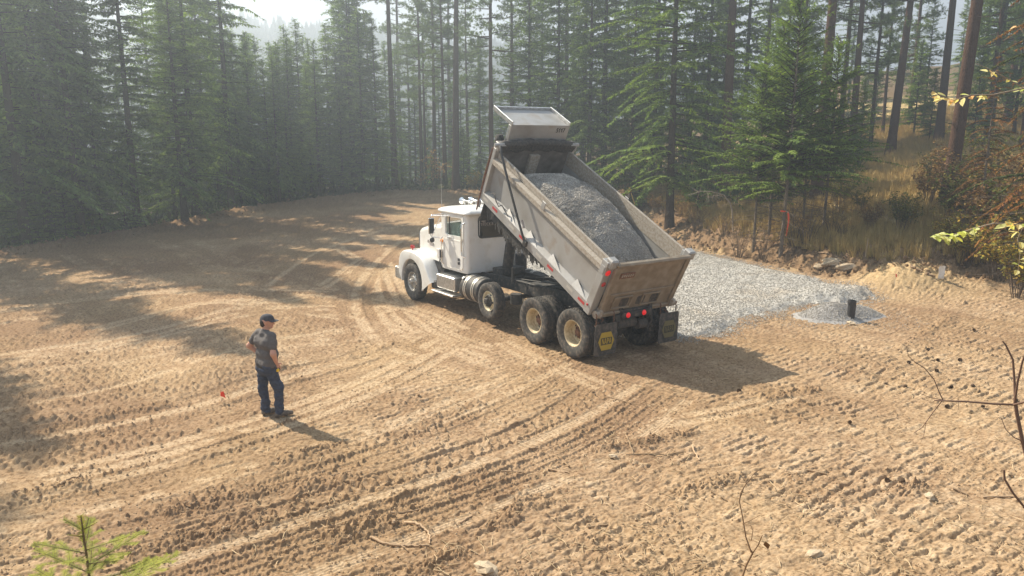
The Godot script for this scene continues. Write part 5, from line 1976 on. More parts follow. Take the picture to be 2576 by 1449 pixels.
		var s: float = q[3] / FOCAL * q[2] * 0.5 / (0.17 if q[0] == "pine_d" else 0.30)
		tree("pine_tree", q[0], spot(q[1], q[2]), Vector3(s, maxf(s, 0.75), s), q[5], "", Vector2(q[4], 0))
	# dense stand along the shaded edge
	rng.seed = 71
	var n := 0
	lab = "tall dark fir in the dense stand along the shaded edge"
	grp = "firs massed along the shaded edge of the pad"
	var lanes := []
	for e in [[455, 41.0], [640, 46.0], [60, 27.0]]:
		var f := spot(e[0], e[1])
		lanes.append(Vector2(f.x, -f.z))
	lanes.append(Vector2(-3.6, 12.2))
	for e in [[330, 900], [430, 790], [230, 740], [120, 960], [520, 690]]:
		var f := at_height(e[0], e[1], 0.0)
		lanes.append(Vector2(f.x, -f.z))
	for row in 6:
		var k := 0
		while k < 35:
			var t := (k + rng.randf_range(-0.35, 0.35)) / 34.0 * (edge_line.size() - 2.02)
			k += 1
			t = clampf(t, 0.0, edge_line.size() - 1.01)
			var i := int(t)
			var a := edge_line[i]
			var d := edge_line[i + 1] - a
			var nrm := Vector2(-d.y, d.x).normalized()
			var q: Vector2 = a + d * (t - i) + nrm * (float([1.6, 4.0, 7.0, 11.0, 15.5, 21.0][row]) + rng.randf_range(-0.9, 0.9))
			var px := 1288.0 + FOCAL * q.x / q.y * 0.98
			lab = ["fir standing right at the pushed-up dirt edge on the shaded side", "fir just behind the front row on the shaded side", "fir in the middle of the shaded stand", "fir deep in the shaded stand", "fir near the back of the shaded stand", "hazy fir at the very back of the shaded stand"][row]
			grp = ["front row", "second row", "middle row", "fourth row", "fifth row", "back row"][row] + " of firs on the shaded side"
			if px < -900.0 or px > 960.0: continue
			var lane := false                                   # gaps in the stand that let the sun through
			for e in lanes:
				var f: Vector2 = q - e
				var along := f.dot(Vector2(-0.779, 0.626))
				if along > 1.5 and along < 36.0 and absf(f.dot(Vector2(0.626, 0.779))) < (1.5 if lanes.find(e) < 4 else 0.75): lane = true
			if lane: continue
			var key: String = ["big_a", "big_b", "big_c", "big_d"][rng.randi() % 4]
			var s := rng.randf_range(0.75, 1.1)
			var y := terrain(q.x, q.y)
			if px > 590.0 and px < 880.0:                       # here the ridge and the sky show above the tops
				var top := at_depth(px, rng.randf_range(35.0, 150.0) if row > 1 else rng.randf_range(90.0, 260.0), q.y).y
				s = clampf((top - y) / float(lib[key][2]), 0.3, 1.15)
			elif row < 2 and px > 250.0: s *= 0.8
			tree("fir_tree", key, Vector3(q.x, y, -q.y), Vector3(s, s, s) * Vector3(rng.randf_range(1.0, 1.35), 1, rng.randf_range(1.0, 1.35)), lab, grp)
			n += 1
	tree("fir_tree", "edge_a", spot(455, 41), one * Vector3(0.85, 0.62, 0.85), "pale sunlit fir standing forward of the dark stand")
	tree("fir_tree", "big_c", spot(575, 49), one * 0.95, "tall fir with bare lower trunk at the pad's shaded edge")
	# dark firs behind the truck
	rng.seed = 72
	for q in [[1330, 56], [1400, 52], [1465, 58], [1520, 50], [1570, 60], [1640, 54], [1730, 56], [1790, 60], [1360, 66], [1440, 70], [1540, 70], [1480, 48], [1290, 66], [1590, 47], [1660, 62], [1610, 68], [1772, 52], [1812, 58], [1866, 60]]:
		var s := rng.randf_range(0.85, 1.12)
		tree("fir_tree", ["big_a", "big_b", "big_c", "big_d"][rng.randi() % 4], spot(q[0], q[1]), Vector3(s, s, s), "dark fir in the shaded wood behind the truck", "dark firs behind the truck")
	tree("fir_tree", "edge_a", spot(1690, 39), one, "big fir with sunlit drooping boughs between truck and young firs")
	# wood behind the far end and the meadow
	for q in [[905, 70], [1000, 72], [1045, 70], [1105, 74], [1160, 72], [1210, 68], [1262, 72], [975, 78], [1075, 80], [1140, 78], [900, 92], [960, 88], [1020, 96], [1080, 92], [1130, 100], [1180, 94], [1240, 90], [1060, 110], [1160, 112], [860, 100], [930, 106], [1215, 104]]:
		var s := rng.randf_range(0.5, 0.72)
		tree("fir_tree", ["big_b", "big_d", "big_a"][rng.randi() % 3], spot(q[0], q[1]), Vector3(s, s, s), "hazy fir on the slope beyond the pine trunks", "firs on the slope beyond the pines")
	for q in [[1960, 62], [2480, 56], [2540, 52], [2600, 48], [1930, 78], [2010, 86], [2165, 92], [2275, 88], [2310, 66], [2390, 82], [2450, 62], [2510, 70], [2580, 66], [2640, 60], [2120, 92], [2250, 96], [2420, 100], [2700, 52]]:
		var s := rng.randf_range(0.42, 0.62) if q[0] > 2150 and q[0] < 2440 else rng.randf_range(0.7, 0.95)
		tree("fir_tree", ["big_b", "big_d", "big_c"][rng.randi() % 3], spot(q[0], q[1]), Vector3(s, s, s), "fir at the back of the meadow behind the pines", "firs behind the meadow")
	# young firs on the bank
	for q in [["young_a", 1978, 29.0, 1.0, "tallest light green young fir on the bank, its thin trunk tied with orange ribbon"], ["young_b", 1908, 30.5, 1.0, "light green young fir beside the ribbon-tied one, nearer the big fir"], ["young_b", 1946, 31.5, 1.15, "thin young fir just behind the ribbon-tied fir"],
			["young_b", 2082, 31.0, 1.05, "light green young fir beside the ribbon-tied one, nearer the meadow"], ["young_a", 2030, 33.5, 0.8, "young fir with bare grey lower twigs behind the ribbon-tied fir"]]:
		tree("young_fir", q[0], spot(q[1], q[2]), one * float(q[3]), q[4], "", Vector2(0.012, 0), 0.4 + q[1])
	# understorey firs
	rng.seed = 73
	for q in [["small_b", 965, 61, 0.9], ["small_b", 1165, 59, 0.8], ["small_a", 1010, 62, 0.8], ["small_a", 905, 62, 0.9], ["small_b", 860, 60, 0.8], ["small_a", 1085, 61, 0.6], ["small_a", 1200, 60, 0.6], ["small_b", 1340, 54, 0.9], ["small_a", 1420, 50, 1.0], ["small_b", 1500, 48, 0.9], ["small_a", 1610, 46, 1.0],
			["small_b", 2160, 46, 0.9], ["small_b", 2290, 60, 1.2], ["small_a", 2330, 56, 1.1], ["small_b", 2440, 48, 1.0], ["small_a", 2190, 70, 1.3], ["small_a", 1760, 40, 0.8], ["small_a", 300, 39, 0.9], ["small_b", 150, 37, 1.0], ["small_a", 40, 34, 1.0], ["small_b", 690, 53, 1.0], ["small_a", 760, 56, 0.9]]:
		tree("fir_sapling", q[0], spot(q[1], q[2]), one * float(q[3]), "bushy young fir growing low between the taller trunks", "young firs under the tall trees")
	tree("browning_fir", "brown_a", spot(2640, 22.0), one, "half dead fir with hanging brown needles and bare grey twigs on the bank")
	tree("browning_fir", "brown_a", spot(2480, 27.0), one * 0.55, "small half dead fir with brown needles among the autumn shrubs", "", Vector2.ZERO, 2.0)
	print("trees placed ", n)

# ---------------------------------------------------------------- shrubs and ground cover
func make_shrub(key: String, sd: int, h: float, stems: int, leaves: int, pal: Array, leaf: float) -> void:
	rng.seed = sd
	var sm := MB.new()
	var lm := MB.new()
	for k in stems:
		var az := rng.randf() * TAU
		var out := Vector3(cos(az), 0, sin(az)) * h * rng.randf_range(0.15, 0.55)
		var top := Vector3(out.x, h * rng.randf_range(0.6, 1.05), out.z)
		var midp := top * 0.5 + Vector3(0, h * 0.08, 0)
		sm.col = Color(0.13, 0.10, 0.075) * rng.randf_range(0.8, 1.5)
		sm.tube([Vector3(out.x, 0, out.z) * 0.12 - Vector3(0, 0.1, 0), midp, top], [0.012, 0.008, 0.003], 4, false)
		for j in 7:
			var a := midp.lerp(top, rng.randf_range(-0.5, 1.0))
			var e := a + Vector3(rng.randf_range(-1, 1), rng.randf_range(-0.1, 0.9), rng.randf_range(-1, 1)).normalized() * h * rng.randf_range(0.1, 0.28)
			sm.tube([a, e], [0.005, 0.002], 3, false)
			for q in leaves:
				var p := a.lerp(e, rng.randf_range(0.1, 1.1)) + Vector3(rng.randf_range(-1, 1), rng.randf_range(-1, 1), rng.randf_range(-1, 1)) * 0.05
				var d := Vector3(rng.randf_range(-1, 1), rng.randf_range(-0.8, 0.5), rng.randf_range(-1, 1)).normalized()
				lm.col = pal[rng.randi() % pal.size()] * rng.randf_range(0.7, 1.25)
				kite(lm, p, d, d.cross(Vector3(rng.randf_range(-1, 1), 1, rng.randf_range(-1, 1))).normalized() * leaf * 0.36, leaf)
	lib[key] = [sm.mesh(), lm.mesh(false), h]

func shrub(key: String, at: Vector3, size: float, label: String, group := "") -> void:
	var t := thing("shrub", label, "shrub", at, rng.randf() * TAU, group)
	part("stems", lib[key][0], mats.twig, t)
	if lib[key][1].get_surface_count(): part("leaves", lib[key][1], mats.leaves, t)
	t.scale = Vector3.ONE * size

func build_shrubs() -> void:
	tinted("twig", 0.95)
	var yellow := [Color(0.42, 0.31, 0.06), Color(0.30, 0.26, 0.06), Color(0.36, 0.24, 0.07), Color(0.22, 0.22, 0.06)]
	var brown := [Color(0.26, 0.15, 0.07), Color(0.32, 0.19, 0.09), Color(0.20, 0.13, 0.07), Color(0.34, 0.24, 0.10)]
	var olive := [Color(0.13, 0.15, 0.045), Color(0.18, 0.18, 0.05), Color(0.24, 0.21, 0.06), Color(0.11, 0.13, 0.045)]
	make_shrub("yellow", 31, 1.7, 18, 11, yellow, 0.095)
	make_shrub("brown", 32, 1.9, 18, 10, brown, 0.095)
	make_shrub("olive", 33, 2.1, 18, 11, olive, 0.10)
	make_shrub("tan", 34, 2.2, 9, 5, [Color(0.38, 0.24, 0.12), Color(0.42, 0.30, 0.15), Color(0.3, 0.2, 0.09)], 0.13)
	make_shrub("bare", 35, 1.5, 16, 1, brown, 0.04)
	rng.seed = 90
	for q in [["olive", 2170, 34, 0.6], ["yellow", 2300, 30, 0.7], ["brown", 2345, 33, 1.0], ["olive", 2420, 29, 1.2], ["yellow", 2460, 25, 1.0], ["brown", 2500, 26, 1.3], ["yellow", 2545, 23.5, 1.2], ["olive", 2580, 25, 1.4], ["brown", 2440, 32, 1.3], ["olive", 2350, 38, 0.8], ["brown", 2530, 30, 1.5],
			["olive", 2470, 34, 1.5], ["brown", 2200, 30, 0.6], ["yellow", 2600, 22, 1.0], ["yellow", 2400, 26.5, 0.7], ["olive", 2120, 36, 0.9], ["brown", 2390, 36, 1.2], ["brown", 2560, 28, 1.5], ["olive", 2280, 29, 0.8], ["brown", 2470, 29, 1.1]]:
		shrub(q[0], spot(q[1], q[2]), q[3], {"olive": "olive green autumn shrub on the bank near the leaning pine", "yellow": "yellowing shrub on the bank near the leaning pine", "brown": "brown-leaved shrub on the bank near the leaning pine"}[q[0]], q[0] + " shrubs on the bank")
	for q in [[1870, 30.0, 0.9], [2010, 29.5, 1.0], [2045, 29.0, 1.1], [2110, 29.5, 0.8], [1830, 33, 0.8], [1935, 29.0, 0.7], [1760, 36, 0.9], [1990, 32, 1.0], [2140, 28.5, 0.6]]:
		shrub("bare", spot(q[0], q[1]), q[2], "bare twiggy shrub under the young firs", "bare shrubs under the young firs")
	shrub("tan", spot(1092, 57.5), 1.35, "tan-leaved shrub between the pine trunks at the pad's far end")
	shrub("tan", spot(1062, 58.5), 0.7, "low tan-leaved shrub beside the taller tan one")
	shrub("yellow", spot(1190, 57), 0.8, "small yellowing shrub by the timber pieces past the pad")
	shrub("brown", spot(1655, 43), 0.6, "low brown-leaved shrub beside the tripod")
	shrub("tan", spot(1715, 40), 0.6, "low tan-leaved shrub under the big fir")
	# dry grass
	rng.seed = 91
	var gm := MB.new()
	for k in 16:
		var az := rng.randf() * TAU
		var b := Vector3(cos(az), 0, sin(az)) * rng.randf_range(0.0, 0.12)
		var tip := b * 2.6 + Vector3(0, rng.randf_range(0.25, 0.6), 0) + Vector3(rng.randf_range(-1, 1), 0, rng.randf_range(-1, 1)) * 0.12
		var w := Vector3(-sin(az), 0, cos(az)) * 0.015
		gm.tri(b - w, b + w, tip)
	var gmesh := gm.mesh(false)
	var xf := []
	var cl := PackedColorArray()
	var tries := 0
	while xf.size() < 24000 and tries < 150000:
		tries += 1
		var zf := rng.randf_range(23.0, 75.0)
		var x := rng.randf_range(0.05, 0.78) * zf
		var t := side_of(toe_line, x, zf)
		if t < 1.4: continue
		var pa := n_patch.get_noise_2d(x * 0.8, zf * 0.8)
		if pa + rng.randf_range(-0.3, 0.3) < -0.02 - (0.35 if x > 16.0 or t < 6.0 else 0.0): continue
		var s := rng.randf_range(0.5, 1.25)
		xf.append(Transform3D(Basis(Vector3.UP, rng.randf() * TAU) * Basis.from_scale(Vector3(s, s * rng.randf_range(0.6, 1.2), s)), Vector3(x, terrain(x, zf) - 0.02, -zf)))
		cl.append(Color(0.50, 0.36, 0.15).lerp(Color(0.34, 0.25, 0.10), rng.randf()).lerp(Color(0.16, 0.19, 0.06), maxf(0.0, rng.randf() - 0.7)))
	var g := stones(xf, cl, gmesh, tinted("straw", 0.9))
	g.name = "grass"
	add_child(g)
	tag(g, "dry straw-coloured grass covering the bank and the meadow", "grass", "", "stuff")
	# undergrowth in the shaded wood
	var um := MB.new()
	for k in 26:
		var d := Vector3(rng.randf_range(-1, 1), rng.randf_range(0.2, 1.2), rng.randf_range(-1, 1)).normalized()
		kite(um, d * rng.randf_range(0.05, 0.4), (d + Vector3(0, -0.4, 0)).normalized(), d.cross(Vector3.UP).normalized() * 0.045, rng.randf_range(0.15, 0.3))
	xf = []
	cl = PackedColorArray()
	while xf.size() < 5000:
		var zf := rng.randf_range(30.0, 85.0)
		var x := rng.randf_range(-0.95, 0.45) * zf
		var e := side_of(edge_line, x, zf)
		var ok := x < 0.4 * zf and e > 0.8 and (x < -4.0 or zf > 55.0)
		if x > 3.0 and zf > 40.0 and side_of(toe_line, x, zf) > 3.0: ok = true
		if not ok: continue
		var s := rng.randf_range(0.7, 2.6)
		xf.append(Transform3D(Basis(Vector3.UP, rng.randf() * TAU) * Basis.from_scale(Vector3.ONE * s), Vector3(x, terrain(x, zf) - 0.1, -zf)))
		cl.append(Color(0.05, 0.075, 0.03).lerp(Color(0.16, 0.13, 0.05), rng.randf() * rng.randf()))
	g = stones(xf, cl, um.mesh(false), tinted("undergrowth", 0.9))
	g.name = "undergrowth"
	add_child(g)
	tag(g, "low leafy undergrowth on the shaded forest floor", "undergrowth", "", "stuff")
	# the wooded ridge across the valley
	var fm := MB.new()
	for k in 46:
		var t := k / 46.0
		var az := k * 2.4
		var r := 0.28 * (1.0 - t) + 0.02
		var y := 0.1 + 0.9 * t
		fm.col = Color(0.05, 0.075, 0.04) * rng.randf_range(0.7, 1.4)
		fm.tri(Vector3(cos(az - 0.5) * 0.03, y + 0.09, sin(az - 0.5) * 0.03), Vector3(cos(az) * r, y - 0.08, sin(az) * r), Vector3(cos(az + 0.9) * r, y - 0.06, sin(az + 0.9) * r))
	xf = []
	cl = PackedColorArray()
	while xf.size() < 9000:
		var zf := rng.randf_range(165.0, 350.0)
		var u := rng.randf_range(-0.8, 0.8)
		var x := u * zf
		var s := rng.randf_range(4.0, 8.5)
		xf.append(Transform3D(Basis(Vector3.UP, rng.randf() * TAU) * Basis.from_scale(Vector3(s, s, s)), Vector3(x, terrain(x, zf) + n_big.get_noise_2d(x * 0.4, zf * 0.4) * 3.0 - 0.6, -zf)))
		var c := rng.randf_range(0.7, 1.3)
		cl.append(Color(c, c, c * 0.95))
	g = stones(xf, cl, fm.mesh(false), tinted("far_needles", 0.9))
	g.name = "forest"
	add_child(g)
	tag(g, "hazy conifer forest covering the ridge across the valley", "forest", "", "stuff")

# ---------------------------------------------------------------- gravel on the ground
var gravel_poly := PackedVector2Array()
var gravel_mounds := []

func poly_dist(x: float, z: float) -> float:
	var q := Vector2(x, z)
	var best := 1e9
	for k in gravel_poly.size():
		best = minf(best, q.distance_squared_to(Geometry2D.get_closest_point_to_segment(q, gravel_poly[k], gravel_poly[(k + 1) % gravel_poly.size()])))
	var d := sqrt(best) + 0.35 * n_patch.get_noise_2d(x * 3.0, z * 3.0) + 0.18 * n_mid.get_noise_2d(x, z)
	return d if Geometry2D.is_point_in_polygon(q, gravel_poly) else -d

func gravel_height(x: float, z: float, d: float) -> float:
	var h := -0.08 + 0.16 * smooth(-0.15, 0.7, d) + 0.02 * n_mid.get_noise_2d(x * 0.6, z * 0.6) + 0.03 * n_patch.get_noise_2d(x * 1.6, z * 1.6)
	for m in gravel_mounds:
		var e: float = pow((x - m[0]) / m[2], 2.0) + pow((z - m[1]) / m[3], 2.0)
		h += m[4] * exp(-e * 1.3) * smooth(-0.3, 0.3, d)
	return h

func build_gravel() -> void:
	for q in [[1290, 650], [1340, 618], [1440, 596], [1560, 588], [1680, 612], [1740, 628], [1900, 663], [2050, 698], [2150, 722], [2205, 744], [2140, 768], [2040, 762], [1960, 784], [1890, 800], [1800, 838], [1700, 846], [1600, 835], [1480, 800], [1380, 760], [1300, 700]]:
		var p := at_height(q[0], q[1], 0.03)
		gravel_poly.append(Vector2(p.x, -p.z))
	for q in [[1765, 826, 1.1, 0.8, 0.12], [2085, 750, 1.1, 0.7, 0.22], [1900, 700, 4.0, 0.7, 0.08], [1800, 690, 2.5, 0.5, -0.1], [1960, 730, 2.0, 0.6, 0.1], [2180, 738, 0.8, 0.6, 0.15]]:
		var p := at_height(q[0], q[1], 0.0)
		gravel_mounds.append([p.x, -p.z, q[2], q[3], q[4]])
	var lo := gravel_poly[0]
	var hi := gravel_poly[0]
	for q in gravel_poly:
		lo = lo.min(q)
		hi = hi.max(q)
	lo -= Vector2.ONE * 0.6
	hi += Vector2.ONE * 0.6
	var st := 0.07
	var nx := int((hi.x - lo.x) / st)
	var nz := int((hi.y - lo.y) / st)
	var m := MB.new()
	var ids := PackedInt32Array()
	ids.resize(nx * nz)
	rng.seed = 41
	for r in nz:
		for k in nx:
			var x := lo.x + k * st
			var z := lo.y + r * st
			var d := poly_dist(x, z)
			ids[r * nx + k] = -1
			if d > -0.35:
				var g := rng.randf_range(0.29, 0.44)
				m.col = Color(g, g * 0.955, g * 0.875).lerp(Color(0.33, 0.26, 0.18), 0.35 * smooth(0.1, 0.5, n_patch.get_noise_2d(x * 1.3, z * 1.3 + 40.0)))
				ids[r * nx + k] = m.p(Vector3(x + rng.randf_range(-0.02, 0.02), terrain(x, z) + gravel_height(x, z, d) + rng.randf_range(-0.012, 0.012), -z))
	for r in nz - 1:
		for k in nx - 1:
			var a := ids[r * nx + k]
			var b := ids[r * nx + k + 1]
			var c := ids[(r + 1) * nx + k + 1]
			var d := ids[(r + 1) * nx + k]
			if a >= 0 and b >= 0 and c >= 0 and d >= 0:
				m.t(a, d, c); m.t(a, c, b)
	var G := thing("gravel_pad", "layer of pale grey crushed gravel spread beyond the truck", "gravel")
	G.set_meta("kind", "stuff")
	part("gravel_bed", m.mesh(), tinted("stone", 0.95), G)
	for vset in 3:
		var xf := []
		var cl := PackedColorArray()
		while xf.size() < 24000:
			var x := rng.randf_range(lo.x, hi.x)
			var z := lerpf(lo.y, hi.y, pow(rng.randf(), 1.3))
			var d := poly_dist(x, z)
			if d < -0.12 - 0.5 * rng.randf() * rng.randf(): continue
			var s := rng.randf_range(0.010, 0.022)
			xf.append(Transform3D(any_turn() * Basis.from_scale(Vector3.ONE * s), Vector3(x, terrain(x, z) + maxf(gravel_height(x, z, d), 0.0) + s * 0.4, -z)))
			cl.append(grey_stone(0.25))
		var o := stones(xf, cl, stone_mesh(50 + vset), tinted("stone", 0.95))
		o.name = "stones"
		o.set_meta("kind", "stuff")
		G.add_child(o, true)
	# the heap round the standing pipe
	var base := at_height(2128, 803, 0.0)
	var pipe_at := at_height(2139, 806, 0.0)
	var hh := func(x: float, z: float) -> float:
		var dx := x - base.x
		var dz := z + base.z
		return -0.09 + 0.46 * exp(-(pow((dx + 0.25) / 0.75, 2.0) + pow((dz - 0.3) / 0.55, 2.0))) + 0.24 * exp(-(pow((dx - 0.7) / 0.5, 2.0) + pow((dz - 0.5) / 0.4, 2.0))) + 0.03 * n_mid.get_noise_2d(x, z)
	var Hp := thing("gravel_heap", "small heap of grey gravel round the black standing pipe", "gravel")
	Hp.set_meta("kind", "stuff")
	m = MB.new()
	var rows := []
	for r in 41:
		var l := []
		for k in 51:
			var x: float = base.x + lerpf(-1.9, 1.9, k / 50.0)
			var z: float = -base.z + lerpf(-1.1, 1.7, r / 40.0)
			l.append(Vector3(x, hh.call(x, z), -z))
		rows.append(l)
	m.col = Color(0.3, 0.29, 0.275)
	m.loft(rows, false)
	part("heap", m.mesh(), tinted("stone", 0.95), Hp)
	var xf := []
	var cl := PackedColorArray()
	while xf.size() < 5000:
		var x: float = base.x + rng.randf_range(-1.9, 1.9)
		var z: float = -base.z + rng.randf_range(-1.1, 1.7)
		var h: float = hh.call(x, z)
		if h < 0.03 and rng.randf() < 0.94: continue
		var s := rng.randf_range(0.010, 0.022)
		xf.append(Transform3D(any_turn() * Basis.from_scale(Vector3.ONE * s), Vector3(x, maxf(h, 0.0) + s * 0.4, -z)))
		cl.append(grey_stone(0.3))
	var o := stones(xf, cl, stone_mesh(53), tinted("stone", 0.95))
	o.name = "stones"
	o.set_meta("kind", "stuff")
	Hp.add_child(o, true)
	var pipe := thing("drain_pipe", "short black plastic pipe standing upright in the gravel heap", "pipe", Vector3(pipe_at.x, 0, pipe_at.z))
	m = MB.new()
	m.xf = Transform3D(Basis(Vector3(1, 0, 0), -PI / 2) * Basis(Vector3.UP, 0.03), Vector3.ZERO)
	m.lathe([Vector2(0.095, -0.1), Vector2(0.098, 0.53), Vector2(0.082, 0.53), Vector2(0.08, 0.1)], 28)
	part("wall", m.mesh(), plain("black_plastic", lin(0.035, 0.034, 0.035), 0.55), pipe)
	m = MB.new()
	m.xf = Transform3D(Basis(Vector3(1, 0, 0), -PI / 2), Vector3.ZERO)
	m.lathe([Vector2(0.104, 0.44), Vector2(0.106, 0.5), Vector2(0.102, 0.533), Vector2(0.083, 0.533)], 28)
	part("rim", m.mesh(), mats.black_plastic, pipe)

# ---------------------------------------------------------------- small things on the ground
func soil_at(x: float, zf: float) -> float:
	var o := [0.0, 0.0]
	relief(x, zf, o)
	return terrain(x, zf) + float(o[0])

func lump(sd: int) -> ArrayMesh:
	rng.seed = sd
	var m := MB.new()
	m.ball(Vector3.ZERO, Vector3(1, 0.7, 0.85), 7, 5, 0.32, rng)
	return m.mesh(false)

func stick(px: Array, rad: float, label: String, grp := "sticks lying on the dirt") -> void:
	var pts := []
	var rr := []
	var sum := Vector3()
	for q in px:
		var g := on_ground(q[0], q[1])
		g.y = soil_at(g.x, -g.z) + rad * 0.8
		pts.append(g)
		sum += g
	var c: Vector3 = sum / pts.size()
	var fine := []
	for k in pts.size() - 1:
		for j in 5:
			var q: Vector3 = pts[k].cubic_interpolate(pts[k + 1], pts[maxi(k - 1, 0)], pts[mini(k + 2, pts.size() - 1)], j / 5.0) - c
			q += Vector3(rng.randf_range(-1, 1), rng.randf_range(0, 1), rng.randf_range(-1, 1)) * rad * 0.7
			fine.append(q)
	fine.append(pts[-1] - c)
	for k in fine.size(): rr.append(rad * lerpf(1.1, 0.55, float(k) / fine.size()) * rng.randf_range(0.85, 1.15))
	var m := MB.new()
	m.col = Color(0.30, 0.215, 0.14) * rng.randf_range(0.7, 1.5)
	m.tube(fine, rr, 6)
	if fine.size() > 6:                                        # a side twig
		var a: Vector3 = fine[fine.size() / 2]
		m.tube([a, a + Vector3(rng.randf_range(-0.1, 0.1), 0.02, rng.randf_range(-0.14, 0.14))], [rad * 0.5, rad * 0.3], 4)
	var o := solo("stick", m.mesh(), mats.twig, label, "stick", grp)
	o.position = c

func build_small() -> void:
	rng.seed = 200
	var lab := "thin pale stick lying on the tracked dirt"
	for q in [[[1506, 990], [1550, 1003], [1603, 1019]], [[1575, 1092], [1582, 1115], [1593, 1142]], [[1574, 1143], [1640, 1144], [1690, 1143], [1719, 1139]], [[1133, 1010], [1159, 1021], [1153, 1033]],
			[[983, 1286], [1030, 1284], [1070, 1272]], [[1261, 1184], [1310, 1184], [1348, 1190]], [[1379, 1179], [1405, 1183], [1431, 1188]], [[831, 1194], [883, 1192]], [[1742, 1125], [1750, 1140], [1759, 1157]], [[1661, 1148], [1690, 1142], [1725, 1134]],
			[[2352, 1266], [2408, 1265]], [[2472, 1248], [2557, 1250]], [[2400, 1230], [2438, 1242]], [[1155, 1315], [1188, 1297]], [[1330, 1130], [1355, 1126]], [[1430, 1175], [1420, 1160]], [[2010, 1180], [2080, 1192]], [[1790, 1240], [1830, 1262]], [[1480, 1330], [1530, 1322]], [[2140, 1130], [2180, 1142]]]:
		stick(q, rng.randf_range(0.009, 0.016), lab)
	stick([[930, 1349], [965, 1366], [1010, 1372], [1050, 1374], [1080, 1373]], 0.017, "long pale root lying in a shallow curve on the dirt", "")
	stick([[1018, 1311], [1050, 1322], [1074, 1337], [1081, 1352], [1081, 1366]], 0.016, "pale root bent like a hook over the curved root", "")
	stick([[153, 1223], [180, 1210], [198, 1199], [199, 1186]], 0.018, "crooked brown stick near the foreground fir sapling", "")
	# cut wood and roots along the bank
	for q in [[[1860, 604], [1884, 606]], [[1894, 607], [1921, 610]], [[2029, 622], [2056, 629]], [[1790, 604], [1806, 608]], [[2060, 636], [2086, 640]], [[2100, 648], [2126, 660]], [[2330, 690], [2352, 700]], [[1840, 628], [1862, 634]], [[2290, 672], [2320, 684]]]:
		stick(q, rng.randf_range(0.03, 0.055), "broken pale branch lying on the brown dirt bank", "branches on the dirt bank")
	for q in [[[1185, 469], [1207, 470]], [[1190, 465], [1204, 466]]]: stick(q, 0.09, "short cut log past the far end of the pad", "cut logs past the pad")
	# cones
	var cm := MB.new()
	rng.seed = 210
	for r in 7:
		for k in 8:
			var a := TAU * (k + 0.5 * (r % 2)) / 8
			var y := -0.4 + 0.85 * r / 6.0
			var rr := 0.48 * sqrt(maxf(0.05, 1.0 - pow(y * 1.6, 2.0)))
			var d := Vector3(cos(a), 0.35, sin(a)).normalized()
			kite(cm, Vector3(cos(a) * rr * 0.4, y, sin(a) * rr * 0.4), d, Vector3(-sin(a), 0, cos(a)) * 0.17, rr)
	cm.ball(Vector3.ZERO, Vector3(0.25, 0.5, 0.25), 7, 5)
	var cone_mesh := cm.mesh(false)
	for q in [[1580, 108], [1635, 172], [1765, 172], [1467, 190], [1632, 237], [1330, 308], [1440, 328], [1715, 328], [1840, 325], [1880, 360], [1690, 447], [1900, 447], [1832, 482], [1115, 545], [465, 350], [1850, 3], [2090, 410], [1420, 900], [1340, 885]]:
		var g := at_height(1661.0 + 0.4267 * q[0], 830.6 + 0.4267 * q[1] + 3.0, 0.0)
		var o := solo("pine_cone", cone_mesh, plain("cone_brown", lin(0.12, 0.08, 0.05), 0.9), "dark open pine cone lying on the pale dirt", "pine cone", "pine cones on the dirt")
		o.transform = Transform3D(any_turn() * Basis.from_scale(Vector3.ONE * rng.randf_range(0.06, 0.08)), Vector3(g.x, soil_at(g.x, -g.z) + 0.025, g.z))
	# stones and clods one can pick out
	var rk := [lump(61), lump(62), lump(63)]
	for q in [[2049, 1396, 0.09, "flat pale rock on the dirt beside the bare twig", ""], [2339, 1251, 0.08, "pale rock beside the stick on the dirt", ""], [1221, 1434, 0.13, "flat broad pale rock at the foot of the slope", ""], [1542, 1149, 0.06, "small pale rock by the crossed sticks", ""],
			[2094, 664, 0.34, "large angular boulder half dug out of the bank by the yellow mound", ""], [2130, 676, 0.30, "pale broad boulder at the edge of the yellow mound", ""], [2060, 672, 0.2, "angular rock in the bank beside the big boulder", ""], [2140, 815, 0.12, "yellowish rock in the dirt at the foot of the pipe", ""]]:
		var g := on_ground(q[0], q[1])
		var o := solo("rock", rk[int(q[0]) % 3], patchy("field_rock", [[0.2, lin(0.30, 0.23, 0.155)], [0.8, lin(0.50, 0.41, 0.29)]], 2.0, 0.95), q[3], "rock", q[4])
		o.transform = Transform3D(Basis(Vector3.UP, rng.randf() * TAU) * Basis.from_scale(Vector3(1.2, 0.7, 1.0) * float(q[2])), Vector3(g.x, g.y + float(q[2]) * 0.15, g.z))
	rng.seed = 220
	var xf := []
	var cl := PackedColorArray()
	while xf.size() < 7000:                                    # crumbs of soil
		var zf := 1.0 / rng.randf_range(1.0 / 30.0, 1.0 / 7.0)
		var x := rng.randf_range(-0.78, 0.78) * zf
		var ix := int((x - MX0) / CELL)
		var iz := int((zf - MZ0) / CELL)
		var near: bool = ix > 0 and iz > 0 and ix < MW and iz < MH and map_id[iz * MW + ix] > 0 and tracks[map_id[iz * MW + ix] - 1][0] == 4
		var pa := n_patch.get_noise_2d(x, zf)
		if not near and (side_of(edge_line, x, zf) > 0.0 or pa + 0.4 * rng.randf() < 0.15): continue
		var s := rng.randf_range(0.006, 0.017) * (1.5 if near else 1.0) * (1.8 if rng.randf() < 0.06 else 1.0)
		xf.append(Transform3D(any_turn() * Basis.from_scale(Vector3(s, s * 0.8, s)), Vector3(x, soil_at(x, zf) + s * 0.25, -zf)))
		cl.append(C_SOIL.lerp(C_DRY, rng.randf()).lerp(C_DAMP, rng.randf() * (0.6 if near else 0.15)))
